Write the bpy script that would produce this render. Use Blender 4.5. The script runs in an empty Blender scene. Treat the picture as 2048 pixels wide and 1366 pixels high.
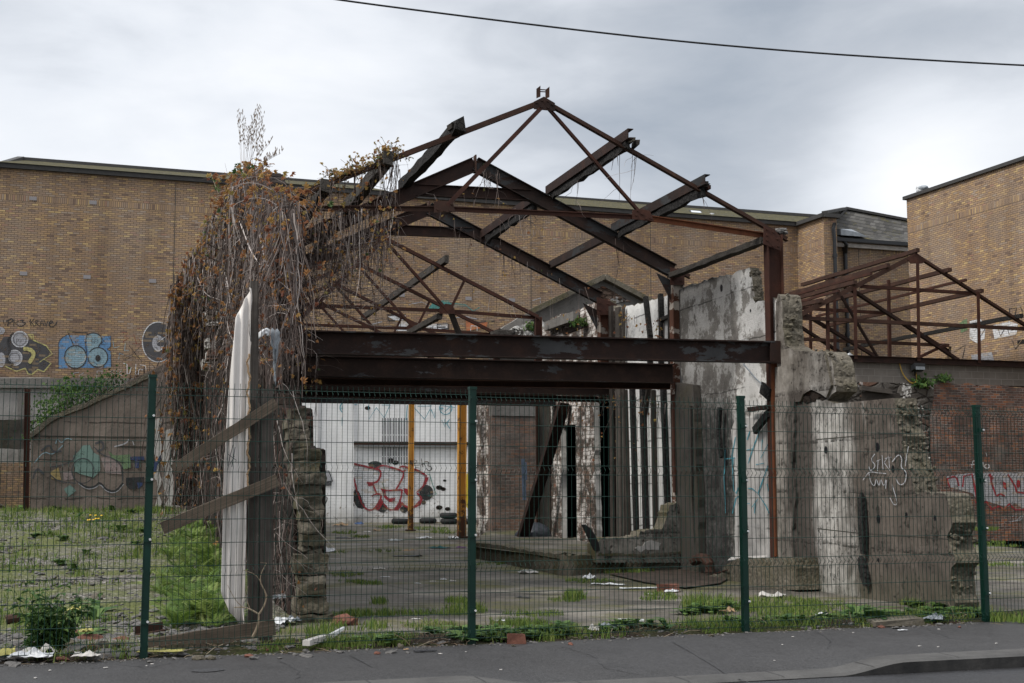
import bpy, bmesh, math, random
from mathutils import Vector, Matrix, noise as mnoise
random.seed(7)
R = math.radians
F = 2624.0
TH = math.atan(287.0/2624.0)
CT, ST = math.cos(TH), math.sin(TH)
CAM = Vector((0, 0, 1.5))
scn = bpy.context.scene
COL = scn.collection
U = random.uniform

# ---------------------------------------------------------------- geometry helpers
def ray(u, v):
    x = (u-1024)/F; y = (683-v)/F
    return Vector((x, CT-ST*y, ST+CT*y))
def clamp(t, a=0.0, b=1.0): return max(a, min(b, t))
def gz(Y): return 0.13*clamp((Y-15)/33)
def gzl(Y):
    t = clamp((Y-13.5)/26.5)
    return 0.76*(t*t*(3-2*t)*0.5+t*0.5)
def ground(u, v, zf=None):
    d = ray(u, v); z = 0.0; p = None
    for _ in range(25):
        t = (z-CAM.z)/d.z
        p = CAM+d*t
        z2 = zf(p.y) if callable(zf) else (zf or 0.0)
        z = z*0.4+z2*0.6
    return p
PHI = math.atan((1024-250)/F)
class VP:
    """a vertical plane through p0 running along the compass angle ang; n points away from the viewer's side"""
    def __init__(s, p0, ang):
        s.o = Vector((p0[0], p0[1], 0)); s.ang = ang
        s.d = Vector((math.cos(ang), math.sin(ang), 0))
        n = Vector((-s.d.y, s.d.x, 0))
        if (s.o-Vector((0, 0, 0))).dot(n) < 0: n = -n
        s.n = n
    def pt(s, q, off=0.0):
        return s.o+s.d*q[0]+Vector((0, 0, q[1]))+s.n*off
    def px(s, u, v, off=0.0):
        d = ray(u, v); o = s.o+s.n*off
        t = (o-CAM).dot(s.n)/d.dot(s.n)
        p = CAM+d*t
        return ((p-s.o).dot(s.d), p.z)
    def P(s, u, v, off=0.0): return s.pt(s.px(u, v, off), off)
    def shift(s, vec): return VP(s.o+vec, s.ang)
C1 = ground(1556, 1172)
AV = Vector((math.cos(PHI), math.sin(PHI), 0)); BV = Vector((-math.sin(PHI), math.cos(PHI), 0))
ZV = Vector((0, 0, 1))
def L(a, b, z): return Vector((C1.x, C1.y, 0))+AV*a+BV*b+ZV*z
BAY = 3.54
def FR(k): return VP(Vector((C1.x, C1.y, 0))+BV*(BAY*(k-1)), PHI)
RW = VP(C1, PHI+math.pi/2)
LW0 = ground(592, 1246)
LW = VP(LW0, PHI+math.pi/2)

class MB:
    def __init__(s): s.v = []; s.f = []; s.uv = []; s.mi = []; s.col = []; s.c = None
    def add(s, p, uv=None):
        s.v.append((p[0], p[1], p[2])); s.uv.append(uv or (p[0]+p[1], p[2])); s.col.append(s.c if s.c is not None else 0.5)
        return len(s.v)-1
    def face(s, idx, mi=0): s.f.append(tuple(idx)); s.mi.append(mi)
    def poly(s, pts, uvs=None, mi=0):
        i = [s.add(p, uvs[k] if uvs else None) for k, p in enumerate(pts)]
        s.face(i, mi)
    def hexa(s, c, mi=0):
        """box from 8 corners: 0-3 bottom ring, 4-7 top ring"""
        i = [s.add(p) for p in c]
        for q in ((3,2,1,0),(4,5,6,7),(0,1,5,4),(1,2,6,5),(2,3,7,6),(3,0,4,7)): s.face([i[k] for k in q], mi)
    def box(s, c, x, y, z, ax=None, jit=0.0, mi=0):
        """box centred at c, half sizes x,y,z along the axes ax"""
        X, Y, Z = ax or (Vector((1,0,0)), Vector((0,1,0)), Vector((0,0,1)))
        c = Vector(c); r = []
        for sz in (-1, 1):
            for sx, sy in ((-1,-1),(1,-1),(1,1),(-1,1)):
                p = c+X*(sx*x)+Y*(sy*y)+Z*(sz*z)
                if jit: p = p+Vector((U(-jit,jit),U(-jit,jit),U(-jit,jit)))
                r.append(p)
        s.hexa(r, mi)
    def extr(s, p, q, prof, up, mi=0, jit=0.0):
        """sweep a 2D profile (x to the side, y up) from p to q"""
        p = Vector(p); q = Vector(q); t = (q-p).normalized()
        side = t.cross(Vector(up)); side.normalize(); uv = side.cross(t)
        ln = (q-p).length; n = len(prof)
        A = [s.add(p+side*x+uv*y, (0, x+y)) for x, y in prof]; B = [s.add(q+side*x+uv*y, (ln, x+y)) for x, y in prof]
        for k in range(n):
            m = (k+1) % n; s.face((A[k], A[m], B[m], B[k]), mi)
        s.face(A[::-1], mi); s.face(B, mi)
    def tube(s, pts, r, n=5, caps=True, r2=None, mi=0):
        pts = [Vector(p) for p in pts]; rings = []; N = len(pts)
        up = Vector((0.13, 0.2, 0.97))
        for k, p in enumerate(pts):
            t = (pts[min(k+1, N-1)]-pts[max(k-1, 0)])
            if t.length < 1e-9: t = Vector((0, 0, 1))
            t.normalize()
            a = t.cross(up)
            if a.length < 1e-3: a = t.cross(Vector((1, 0, 0)))
            a.normalize(); b = t.cross(a)
            rr = r if r2 is None else r+(r2-r)*k/max(1, N-1)
            rings.append([s.add(p+a*(rr*math.cos(6.2832*j/n))+b*(rr*math.sin(6.2832*j/n))) for j in range(n)])
        for k in range(N-1):
            for j in range(n):
                m = (j+1) % n
                s.face((rings[k][j], rings[k][m], rings[k+1][m], rings[k+1][j]), mi)
        if caps: s.face(rings[0][::-1], mi); s.face(rings[-1], mi)
    def prism(s, plane, sz, th, off=0.0, mi=0, mside=None, back=True):
        """outline (s,z) on a vertical plane, pushed back by th"""
        if mside is None: mside = mi
        fr = [s.add(plane.pt(q, off), q) for q in sz]
        s.face(fr, mi)
        a = [s.add(plane.pt(q, off), (q[0], q[1])) for q in sz]
        b = [s.add(plane.pt(q, off+th), (q[0]+th, q[1]+th*0.3)) for q in sz]
        n = len(sz)
        for k in range(n):
            m = (k+1) % n; s.face((a[k], b[k], b[m], a[m]), mside)
        if back: s.face([s.add(plane.pt(q, off+th), q) for q in sz][::-1], mi)
    def build(s, name, mat, parent=None, smooth=False, fix=False):
        me = bpy.data.meshes.new(name)
        me.from_pydata(s.v, [], s.f)
        mats = mat if isinstance(mat, (list, tuple)) else [mat]
        for m in mats: me.materials.append(m)
        uvl = me.uv_layers.new(name='UVMap')
        vi = [0]*len(me.loops); me.loops.foreach_get('vertex_index', vi)
        flat = [0.0]*(2*len(vi))
        for k, i in enumerate(vi): flat[2*k] = s.uv[i][0]; flat[2*k+1] = s.uv[i][1]
        uvl.data.foreach_set('uv', flat)
        at = me.attributes.new('rnd', 'FLOAT', 'POINT'); at.data.foreach_set('value', s.col)
        if len(mats) > 1: me.polygons.foreach_set('material_index', s.mi)
        if smooth: me.polygons.foreach_set('use_smooth', [True]*len(me.polygons))
        me.update()
        if fix:
            b = bmesh.new(); b.from_mesh(me); bmesh.ops.recalc_face_normals(b, faces=b.faces); b.to_mesh(me); b.free()
        o = bpy.data.objects.new(name, me); COL.objects.link(o)
        if parent:
            o.parent = parent; o.matrix_parent_inverse = Matrix.Translation(-parent.location) if parent.type == 'EMPTY' else Matrix.Identity(4)
        return o
def rough(sz, amp=0.03, step=0.12, edges=None):
    """break the straight edges of an outline into a ragged line"""
    out = []; n = len(sz)
    for k in range(n):
        p, q = sz[k], sz[(k+1) % n]; out.append(p)
        if edges is not None and k not in edges: continue
        ln = math.hypot(q[0]-p[0], q[1]-p[1]); m = int(ln/step)
        for j in range(1, m):
            t = j/m; out.append((p[0]+(q[0]-p[0])*t+random.gauss(0, amp), p[1]+(q[1]-p[1])*t+random.gauss(0, amp)))
    return out
def I_prof(h, w, t=0.012):
    x, y = w/2, h/2; c = t*0.7/2
    return [(-x,-y),(x,-y),(x,-y+t),(c,-y+t),(c,y-t),(x,y-t),(x,y),(-x,y),(-x,y-t),(-c,y-t),(-c,-y+t),(-x,-y+t)]
def L_prof(a, t=0.01): return [(-a/2,-a/2),(a/2,-a/2),(a/2,-a/2+t),(-a/2+t,-a/2+t),(-a/2+t,a/2),(-a/2,a/2)]
def T_prof(a, t=0.012): return [(-t/2,-a/2),(t/2,-a/2),(t/2,a/2-t),(a/2,a/2-t),(a/2,a/2),(-a/2,a/2),(-a/2,a/2-t),(-t/2,a/2-t)]
def C_prof(h, w, t=0.012): return [(-w/2,-h/2),(w/2,-h/2),(w/2,-h/2+t),(-w/2+t,-h/2+t),(-w/2+t,h/2-t),(w/2,h/2-t),(w/2,h/2),(-w/2,h/2)]
def Bx(w, h): return [(-w/2,-h/2),(w/2,-h/2),(w/2,h/2),(-w/2,h/2)]

def tag(o, label=None, cat=None, group=None, kind=None):
    if label: o['label'] = label
    if cat: o['category'] = cat
    if group: o['group'] = group
    if kind: o['kind'] = kind
    return o
def thing(name, loc, label, cat, group=None):
    o = bpy.data.objects.new(name, None); COL.objects.link(o); o.location = loc; o.empty_display_size = 0.2
    return tag(o, label, cat, group)
def copy_tree(o, parent=None, shift=None):
    c = o.copy(); COL.objects.link(c)
    if parent:
        m = o.matrix_parent_inverse.copy(); c.parent = parent; c.matrix_parent_inverse = m
    elif shift is not None: c.location = o.location+shift
    for ch in o.children: copy_tree(ch, c)
    return c

# ---------------------------------------------------------------- material helpers
class NT:
    def __init__(s, name, rough=0.85, spec=0.3):
        s.m = bpy.data.materials.new(name); s.m.use_nodes = True
        s.t = s.m.node_tree; s.b = s.t.nodes['Principled BSDF']
        s.b.inputs['Roughness'].default_value = rough
        s.b.inputs['Specular IOR Level'].default_value = spec
        tc = s.t.nodes.new('ShaderNodeTexCoord'); s.obj = tc.outputs['Object']; s.uv = tc.outputs['UV']
    def put(s, sock, v):
        if v is None: return
        if isinstance(v, bpy.types.NodeSocket): s.t.links.new(v, sock)
        elif isinstance(v, (tuple, list)):
            sock.default_value = tuple(v)+((1,) if len(v) == 3 and len(sock.default_value) == 4 else ())
        else: sock.default_value = v
    def node(s, typ, props=None, **ins):
        n = s.t.nodes.new(typ)
        for k, v in (props or {}).items(): setattr(n, k, v)
        for k, v in ins.items():
            s.put(n.inputs[int(k[1:])] if k[0] == '_' else n.inputs[k], v)
        return n
    def map(s, vec, sc=(1,1,1), loc=(0,0,0)):
        n = s.node('ShaderNodeMapping', Vector=vec); n.inputs['Scale'].default_value = sc; n.inputs['Location'].default_value = loc
        return n.outputs[0]
    def noise(s, scale, detail=5, rgh=0.6, vec=None, dist=0.0):
        n = s.node('ShaderNodeTexNoise', Vector=vec if vec is not None else s.obj, Scale=scale, Detail=detail, Roughness=rgh, Distortion=dist)
        return n.outputs['Fac']
    def voro(s, scale, vec=None, feat='F1', out='Distance'):
        n = s.node('ShaderNodeTexVoronoi', {'feature': feat}, Vector=vec if vec is not None else s.obj, Scale=scale)
        return n.outputs[out]
    def ramp(s, fac, stops, interp='LINEAR'):
        n = s.node('ShaderNodeValToRGB', Fac=fac); r = n.color_ramp; r.interpolation = interp
        while len(r.elements) < len(stops): r.elements.new(0.5)
        for e, (p, c) in zip(r.elements, stops):
            e.position = p; e.color = (c, c, c, 1) if isinstance(c, (int, float)) else tuple(c)+(1,)
        return n.outputs['Color']
    def mix(s, fac, a, b, mode='MIX'):
        n = s.node('ShaderNodeMix', {'data_type': 'RGBA', 'blend_type': mode})
        s.put(n.inputs[0], fac); s.put(n.inputs[6], a); s.put(n.inputs[7], b)
        return n.outputs[2]
    def math(s, op, a, b=None, c=None, cl=False):
        n = s.node('ShaderNodeMath', {'operation': op, 'use_clamp': cl})
        s.put(n.inputs[0], a); s.put(n.inputs[1], b); s.put(n.inputs[2], c)
        return n.outputs[0]
    def sep(s, vec):
        n = s.node('ShaderNodeSeparateXYZ'); s.put(n.inputs[0], vec); return n.outputs
    def comb(s, x, y, z=0.0):
        n = s.node('ShaderNodeCombineXYZ'); s.put(n.inputs[0], x); s.put(n.inputs[1], y); s.put(n.inputs[2], z); return n.outputs[0]
    def white(s, vec): return s.node('ShaderNodeTexWhiteNoise', {'noise_dimensions': '3D'}, Vector=vec).outputs['Value']
    def rnd(s): return s.node('ShaderNodeAttribute', {'attribute_name': 'rnd'}).outputs['Fac']
    def bump(s, h, strength=0.5, dist=0.02):
        n = s.node('ShaderNodeBump', Height=h, Strength=strength, Distance=dist)
        s.t.links.new(n.outputs[0], s.b.inputs['Normal'])
    def color(s, c): s.put(s.b.inputs['Base Color'], c); return s
    def rgh(s, v): s.put(s.b.inputs['Roughness'], v); return s

def plain(name, c, rough=0.8, var=0.25, scale=6, bump=0.0, spec=0.3):
    n = NT(name, rough, spec); f = n.noise(scale, 5)
    n.color(n.ramp(f, [(0.25, [x*(1-var) for x in c]), (0.75, [min(1, x*(1+var)) for x in c])]))
    if bump: n.bump(n.noise(scale*4, 5), bump, 0.01)
    return n.m
def brick_layout(n, bw, bh, mt, band=None, wob=0.0, uvsrc=None):
    """per-brick random value and mortar mask from wall metres held in the UV map"""
    uv = uvsrc or n.uv
    if wob:
        w = n.noise(2.5, 3, vec=uv); w2 = n.noise(9, 2, vec=uv)
        k = n.math('MULTIPLY', n.math('ADD', n.math('SUBTRACT', w, 0.5), n.math('MULTIPLY', n.math('SUBTRACT', w2, 0.5), 0.5)), wob)
        so = n.sep(uv); x, y = n.math('ADD', so[0], k), n.math('ADD', so[1], k)
    else:
        so = n.sep(uv); x, y = so[0], so[1]
    yr = n.math('DIVIDE', y, bh); row = n.math('FLOOR', yr); fy = n.math('MULTIPLY', n.math('FRACT', yr), bh)
    par = n.math('MULTIPLY', n.math('FLOORED_MODULO', row, 2.0), 0.5)
    xr = n.math('ADD', n.math('DIVIDE', x, bw), par); cell = n.math('FLOOR', xr); fx = n.math('MULTIPLY', n.math('FRACT', xr), bw)
    rv = n.white(n.comb(cell, row, 0.0))
    ms = n.math('MAXIMUM', n.math('LESS_THAN', fx, mt), n.math('LESS_THAN', fy, mt))
    if band is not None:
        inb = n.math('MULTIPLY', n.math('GREATER_THAN', y, band), n.math('LESS_THAN', y, band+0.225))
        xb = n.math('DIVIDE', x, 0.075); rb = n.white(n.comb(n.math('FLOOR', xb), 7.0, 3.0))
        mb = n.math('LESS_THAN', n.math('MULTIPLY', n.math('FRACT', xb), 0.075), mt)
        mb = n.math('MAXIMUM', mb, n.math('LESS_THAN', n.math('SUBTRACT', y, band), mt))
        mx = n.node('ShaderNodeMix', {'data_type': 'FLOAT'}); n.put(mx.inputs[0], inb); n.put(mx.inputs[2], rv); n.put(mx.inputs[3], rb); rv = mx.outputs[0]
        my = n.node('ShaderNodeMix', {'data_type': 'FLOAT'}); n.put(my.inputs[0], inb); n.put(my.inputs[2], ms); n.put(my.inputs[3], mb); ms = my.outputs[0]
    return rv, ms
# ---------------------------------------------------------------- materials
MAT = {}
def m_yellow(name, band):
    n = NT(name, 0.9, 0.2)
    rv, ms = brick_layout(n, 0.225, 0.075, 0.014, band)
    c = n.ramp(rv, [(0.0, (0.165,0.12,0.095)), (0.03, (0.25,0.185,0.135)), (0.25, (0.28,0.20,0.13)), (0.45, (0.305,0.215,0.135)), (0.60, (0.265,0.195,0.14)),
                    (0.72, (0.32,0.225,0.13)), (0.82, (0.29,0.235,0.185)), (0.88, (0.38,0.275,0.15)), (0.955, (0.43,0.325,0.17)), (0.98, (0.29,0.185,0.135))], 'CONSTANT')
    c = n.mix(1.0, c, (1.24,1.20,1.17), 'MULTIPLY')
    c = n.mix(n.ramp(n.noise(.45, 5, .6, vec=n.map(n.obj,(1,1,1),(3,1,8))), [(.5,0.0),(.66,.5)]), c, (0.30,0.245,0.195))
    c = n.mix(n.ramp(n.noise(0.22, 6, .65), [(.4,0.0),(.65,0.7)]), c, (0.78,0.73,0.69), 'MULTIPLY')
    c = n.mix(n.ramp(n.noise(1.0, 5, vec=n.map(n.uv, (0.9, 0.07, 1))), [(.48,0.0),(.68,0.65)]), c, (0.60,0.56,0.53), 'MULTIPLY')
    c = n.mix(n.math('MULTIPLY', n.noise(30, 3), 0.5), c, (0.7,0.68,0.66), 'MULTIPLY')
    c = n.mix(ms, c, (0.075,0.058,0.046))
    n.color(c); n.bump(n.math('SUBTRACT', 1.0, ms), 0.5, 0.01)
    return n.m
def m_redbrick(name='old_red_brick', dull=False):
    n = NT(name, 0.95, 0.15)
    rv, ms = brick_layout(n, 0.225, 0.08, 0.016, wob=0.06)
    c = n.ramp(rv, [(0.0, (0.10,0.06,0.052)), (0.18, (0.17,0.082,0.06)), (0.40, (0.22,0.10,0.066)), (0.58, (0.13,0.085,0.075)), (0.70, (0.30,0.12,0.066)), (0.82, (0.18,0.10,0.078)), (0.92, (0.36,0.15,0.075))], 'CONSTANT')
    c = n.mix(ms, c, n.ramp(n.noise(1.3, 4), [(0.35, (0.10,0.085,0.075)), (0.6, (0.40,0.35,0.31))]))
    st = n.ramp(n.noise(0.55, 6, 0.65), [(0.40, 0.0), (0.58, 1.0)])
    c = n.mix(n.math('MULTIPLY', st, 0.55), c, (0.055,0.048,0.043))
    if dull: c = n.mix(0.6, c, n.ramp(n.noise(2, 6, .7), [(.35,(0.07,0.06,0.052)),(.65,(0.21,0.18,0.155))]))
    gr = n.ramp(n.noise(0.9, 5, vec=n.map(n.obj, (1,1,1), (9,3,2))), [(0.55, 0.0), (0.68, 1.0)])
    c = n.mix(n.math('MULTIPLY', gr, 0.6), c, (0.20,0.185,0.165))
    n.color(c); n.bump(n.math('ADD', n.math('SUBTRACT', 1.0, ms), n.noise(14, 4)), 0.8, 0.02)
    return n.m
def m_rubble(name, c1, c2, white=0.0, sc=(2.6,2.6,5.2)):
    n = NT(name, 0.95, 0.15)
    w = n.node('ShaderNodeTexNoise', Vector=n.obj, Scale=3.0, Detail=3.0).outputs['Color']
    vec = n.node('ShaderNodeVectorMath', {'operation': 'ADD'}); n.put(vec.inputs[0], n.map(n.obj, sc)); n.put(vec.inputs[1], n.mix(0.5, (0,0,0), w))
    vv = vec.outputs[0]
    e = n.voro(1.0, vv, 'DISTANCE_TO_EDGE'); cc = n.voro(1.0, vv, 'F1', 'Color')
    r = n.sep(cc)[0]
    c = n.ramp(r, [(0.0, c1), (0.5, c2), (0.8, [x*0.6 for x in c1]), (1.0, (c2[0]*1.3, c2[1]*0.85, c2[2]*0.7))])
    c = n.mix(n.ramp(e, [(0.02, 1.0), (0.08, 0.0)]), c, [x*0.55 for x in c1])
    c = n.mix(n.math('MULTIPLY', n.noise(11, 6, 0.7), 0.8), c, (0.45,0.43,0.4), 'MULTIPLY')
    if white:
        wm = n.ramp(n.noise(1.6, 8, 0.75), [(0.56-white*0.3, 0.0), (0.60-white*0.3, 1.0)])
        c = n.mix(wm, c, n.ramp(n.noise(5, 5), [(0.3, (0.42,0.40,0.37)), (0.7, (0.62,0.60,0.57))]))
    n.color(c); n.bump(n.math('ADD', n.ramp(e, [(0.0, 0.0), (0.15, 1.0)]), n.noise(9, 6)), 1.0, 0.05)
    return n.m
def m_whitebrick():
    n = NT('peeling_white_brick', 0.9, 0.2)
    rv, ms = brick_layout(n, 0.225, 0.085, 0.018, wob=0.07)
    br = n.ramp(rv, [(0.0, (0.09,0.065,0.052)), (0.4, (0.14,0.09,0.065)), (0.7, (0.06,0.048,0.04)), (0.9, (0.17,0.08,0.05))], 'CONSTANT')
    pt = n.ramp(n.noise(4, 4), [(0.3, (0.56,0.52,0.48)), (0.7, (0.76,0.72,0.68))])
    pm = n.math('ADD', n.noise(2.6, 8, 0.7), n.math('MULTIPLY', n.math('SUBTRACT', rv, 0.5), 0.07))
    c = n.mix(n.ramp(pm, [(0.48, 0.0), (0.55, 1.0)]), br, pt)
    c = n.mix(n.math('MULTIPLY', ms, 0.85), c, (0.17,0.14,0.12))
    c = n.mix(n.ramp(n.noise(1.1, 6, 0.7), [(0.46, 0.0), (0.66, 0.85)]), c, (0.04,0.035,0.032))
    n.color(c); n.bump(n.math('ADD', n.math('SUBTRACT', 1.0, ms), pm), 0.8, 0.02)
    return n.m
def m_whitewall():
    n = NT('white_painted_wall', 0.85, 0.2)
    rv, ms = brick_layout(n, 0.45, 0.11, 0.02, wob=0.05)
    low = n.sep(n.uv)[1]
    c = n.ramp(n.noise(0.8, 5), [(0.3, (0.66,0.66,0.66)), (0.7, (0.82,0.82,0.81))])
    c = n.mix(n.math('MULTIPLY', ms, 0.16), c, (0.3,0.3,0.29))
    sp = n.math('ADD', n.noise(7, 7, 0.75), n.ramp(n.math('DIVIDE', low, 4.0), [(0.0, 0.13), (0.35, 0.02), (1.0, 0.0)]))
    c = n.mix(n.ramp(sp, [(0.665, 0.0), (0.70, 1.0)]), c, (0.22,0.185,0.155))
    c = n.mix(n.math('MULTIPLY', n.ramp(n.math('DIVIDE', low, 4.0), [(0.05, 1.0), (0.18, 0.0)]), n.ramp(n.noise(2.0, 5), [(0.35, 0.3), (0.6, 0.9)])), c, (0.30,0.275,0.245))
    st = n.noise(1.0, 5, vec=n.map(n.uv, (5, 0.35, 1)))
    c = n.mix(n.ramp(st, [(0.5, 0.0), (0.72, 0.4)]), c, (0.42,0.40,0.37))
    n.color(c); n.bump(n.math('ADD', n.math('MULTIPLY', ms, -0.6), n.noise(6, 6)), 0.5, 0.02)
    return n.m
def m_concrete(name, c1, c2, streak=0.5, pit=0.6, agg=0.0, moss=0.0, boards=0.0, stain=(0.07,0.062,0.055)):
    n = NT(name, 0.92, 0.2)
    c = n.ramp(n.noise(0.9, 7, 0.65), [(0.3, c1), (0.7, c2)])
    c = n.mix(n.ramp(n.noise(1.0, 5, vec=n.map(n.uv, (1.6, 0.12, 1))), [(0.46, 0.0), (0.68, streak)]), c, [x*0.32 for x in c1])
    c = n.mix(n.ramp(n.noise(0.7, 7, 0.7, vec=n.map(n.obj, (1,1,1), (3,7,1))), [(0.50, 0.0), (0.62, streak)]), c, stain)
    pm = n.noise(9, 8, 0.8)
    c = n.mix(n.ramp(pm, [(0.60, 0.0), (0.70, pit)]), c, [x*0.25 for x in c1])
    h = n.math('ADD', n.noise(5, 8, 0.75), n.math('MULTIPLY', n.ramp(pm, [(0.60, 1.0), (0.70, 0.0)]), 0.8))
    if agg:
        v = n.voro(26); vc = n.sep(n.voro(26, None, 'F1', 'Color'))[0]
        c = n.mix(agg, c, n.ramp(vc, [(0.0, [x*0.45 for x in c1]), (0.5, c1), (1.0, [min(1, x*1.5) for x in c2])]))
        h = n.math('ADD', h, n.math('MULTIPLY', v, -1.2*agg))
    if boards:
        y = n.sep(n.uv)[1]; fr = n.math('FRACT', n.math('DIVIDE', n.math('ADD', y, n.math('MULTIPLY', n.noise(1.2, 3), 0.16)), boards))
        ln = n.math('MULTIPLY', n.math('LESS_THAN', fr, 0.035), n.ramp(n.noise(1.7, 3), [(0.42, 0.0), (0.52, 1.0)]))
        c = n.mix(n.math('MULTIPLY', ln, 0.75), c, [x*0.25 for x in c1]); h = n.math('SUBTRACT', h, ln)
    if moss:
        mm = n.math('MULTIPLY', n.ramp(n.noise(1.7, 6, 0.7), [(0.45, 0.0), (0.62, 1.0)]), moss)
        c = n.mix(mm, c, n.ramp(n.noise(20, 3), [(0.3, (0.035,0.035,0.014)), (0.7, (0.10,0.085,0.03))]))
    n.color(c); n.bump(h, 0.9, 0.03)
    return n.m
def m_frontwall():
    n = NT('front_concrete', 0.92, 0.2)
    s, z, _ = n.sep(n.uv)
    # left: pale lime streaks, a dark wet band near the post; right: brown bare concrete (s runs away from the street)
    wob = n.math('ADD', n.math('DIVIDE', n.math('MULTIPLY', s, -1.0), 6.5), n.math('MULTIPLY', n.math('SUBTRACT', n.noise(1.1, 6, .7), .5), .16))
    c = n.ramp(wob, [(0.0, (0.32,0.295,0.26)), (0.07, (0.26,0.235,0.21)), (0.095, (0.075,0.064,0.056)), (0.165, (0.095,0.08,0.07)), (0.20, (0.52,0.50,0.47)), (0.31, (0.44,0.42,0.39)), (0.36, (0.135,0.112,0.095)), (0.8, (0.12,0.098,0.082)), (1.0, (0.105,0.087,0.074))])
    up = n.ramp(n.math('DIVIDE', z, 5.0), [(0.56, 0.0), (0.60, 0.7)])
    c = n.mix(up, c, n.ramp(n.noise(1.3, 6, .7), [(.38,(0.15,0.13,0.107)),(.62,(0.33,0.305,0.27))]))
    c = n.mix(n.ramp(n.noise(2.2, 8, .72), [(.42,0.0),(.68,0.8)]), c, n.mix(1.0, c, (0.40,0.38,0.36), 'MULTIPLY'))
    st = n.noise(1.0, 8, .75, vec=n.map(n.uv, (2.2, 0.45, 1)), dist=.5)
    c = n.mix(n.ramp(st, [(0.46, 0.0), (0.62, 0.75)]), c, (0.06,0.051,0.044))
    c = n.mix(n.ramp(n.noise(1.6, 8, .75, vec=n.map(n.obj,(1,1,1),(5,5,5))), [(.5,0.0),(.62,.6)]), c, (0.05,0.043,0.037))
    lime = n.math('MULTIPLY', n.ramp(st, [(0.30, 0.8), (0.42, 0.0)]), n.ramp(n.noise(.6, 4), [(.45,0.0),(.6,1.0)]))
    c = n.mix(lime, c, (0.50,0.48,0.45))
    pm = n.math('ADD', n.math('MULTIPLY', n.noise(13, 8, .8), .7), n.math('MULTIPLY', n.noise(2.4, 5, .7), .3))
    seam = n.math('FRACT', n.math('DIVIDE', n.math('ADD', z, n.math('MULTIPLY', n.noise(.8, 3), .12)), .72))
    sm = n.math('MULTIPLY', n.ramp(seam, [(0.0, 1.0), (0.13, 0.0)]), n.ramp(n.noise(1.9, 5), [(.36,0.0),(.48,1.0)]))
    pits = n.math('MAXIMUM', n.ramp(pm, [(0.555, 0.0), (0.60, 0.85)]), n.math('MULTIPLY', sm, n.ramp(n.noise(12, 4), [(.42,0.0),(.55,1.0)])))
    c = n.mix(pits, c, (0.035,0.03,0.026))
    c = n.mix(n.math('MULTIPLY', n.ramp(n.math('DIVIDE', z, 5.0), [(0.0, 0.8), (0.10, 0.0)]), n.noise(3, 5)), c, (0.06,0.062,0.03))
    n.color(c); n.bump(n.math('SUBTRACT', n.noise(5, 8, .75), n.math('MULTIPLY', pits, 1.2)), 0.9, 0.03)
    return n.m
def m_kerb():
    n = NT('kerb_stone', .7, .3)
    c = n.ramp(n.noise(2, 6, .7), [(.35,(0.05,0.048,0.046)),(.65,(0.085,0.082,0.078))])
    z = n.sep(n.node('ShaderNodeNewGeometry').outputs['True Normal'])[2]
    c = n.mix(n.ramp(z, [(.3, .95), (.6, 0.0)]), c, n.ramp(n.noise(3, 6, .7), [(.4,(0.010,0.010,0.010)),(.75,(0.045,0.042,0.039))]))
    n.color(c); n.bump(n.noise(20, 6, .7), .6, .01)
    return n.m
def m_burntwall():
    """white paint flaking off concrete with old soot beside the steel post"""
    n = NT('sooty_white_plaster', 0.9, 0.2)
    s, z, _ = n.sep(n.uv)
    pt = n.ramp(n.noise(1.6, 6, 0.65), [(0.25, (0.50,0.48,0.45)), (0.7, (0.78,0.76,0.73))])
    con = n.ramp(n.noise(3, 6, 0.7), [(0.3, (0.17,0.155,0.14)), (0.7, (0.33,0.305,0.275))])
    pm = n.math('ADD', n.noise(2.2, 9, 0.75), n.math('MULTIPLY', n.noise(1.0, 4, vec=n.map(n.uv, (2.5, 0.25, 1))), 0.25))
    c = n.mix(n.ramp(pm, [(0.60, 1.0), (0.66, 0.0)]), con, pt)
    y = n.math('FRACT', n.math('DIVIDE', n.math('ADD', z, n.math('MULTIPLY', n.noise(1.0, 3), 0.2)), 0.78))
    ln = n.math('MULTIPLY', n.math('LESS_THAN', y, 0.03), n.ramp(n.noise(2.2, 4), [(0.40, 0.0), (0.52, 1.0)]))
    c = n.mix(n.math('MULTIPLY', ln, 0.8), c, (0.05,0.045,0.04))
    # soot shape: strongest beside the second post, spotted
    g = n.ramp(n.math('DIVIDE', s, 3.6), [(0.22, 0.0), (0.42, 0.62), (0.62, 1.0), (1.0, 0.85)])
    sm = n.math('ADD', n.math('MULTIPLY', g, 0.55), n.math('MULTIPLY', n.noise(1.3, 9, 0.72), 0.75))
    hi = n.ramp(n.math('DIVIDE', z, 6.0), [(0.42, 1.0), (0.60, 0.55), (0.9, 0.75)])
    c = n.mix(n.math('MULTIPLY', n.ramp(sm, [(0.52, 0.0), (0.72, 0.95)]), hi), c, n.ramp(n.noise(9, 6, .75), [(.4,(0.009,0.0085,0.008)),(.62,(0.045,0.042,0.04)),(.72,(0.2,0.19,0.18))]))
    sp = n.noise(14, 6, 0.8)
    c = n.mix(n.ramp(sp, [(0.62, 0.0), (0.68, 0.8)]), c, (0.06,0.053,0.048))
    n.color(c); n.bump(n.math('ADD', pm, n.math('MULTIPLY', sp, 0.6)), 0.9, 0.03)
    return n.m
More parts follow.
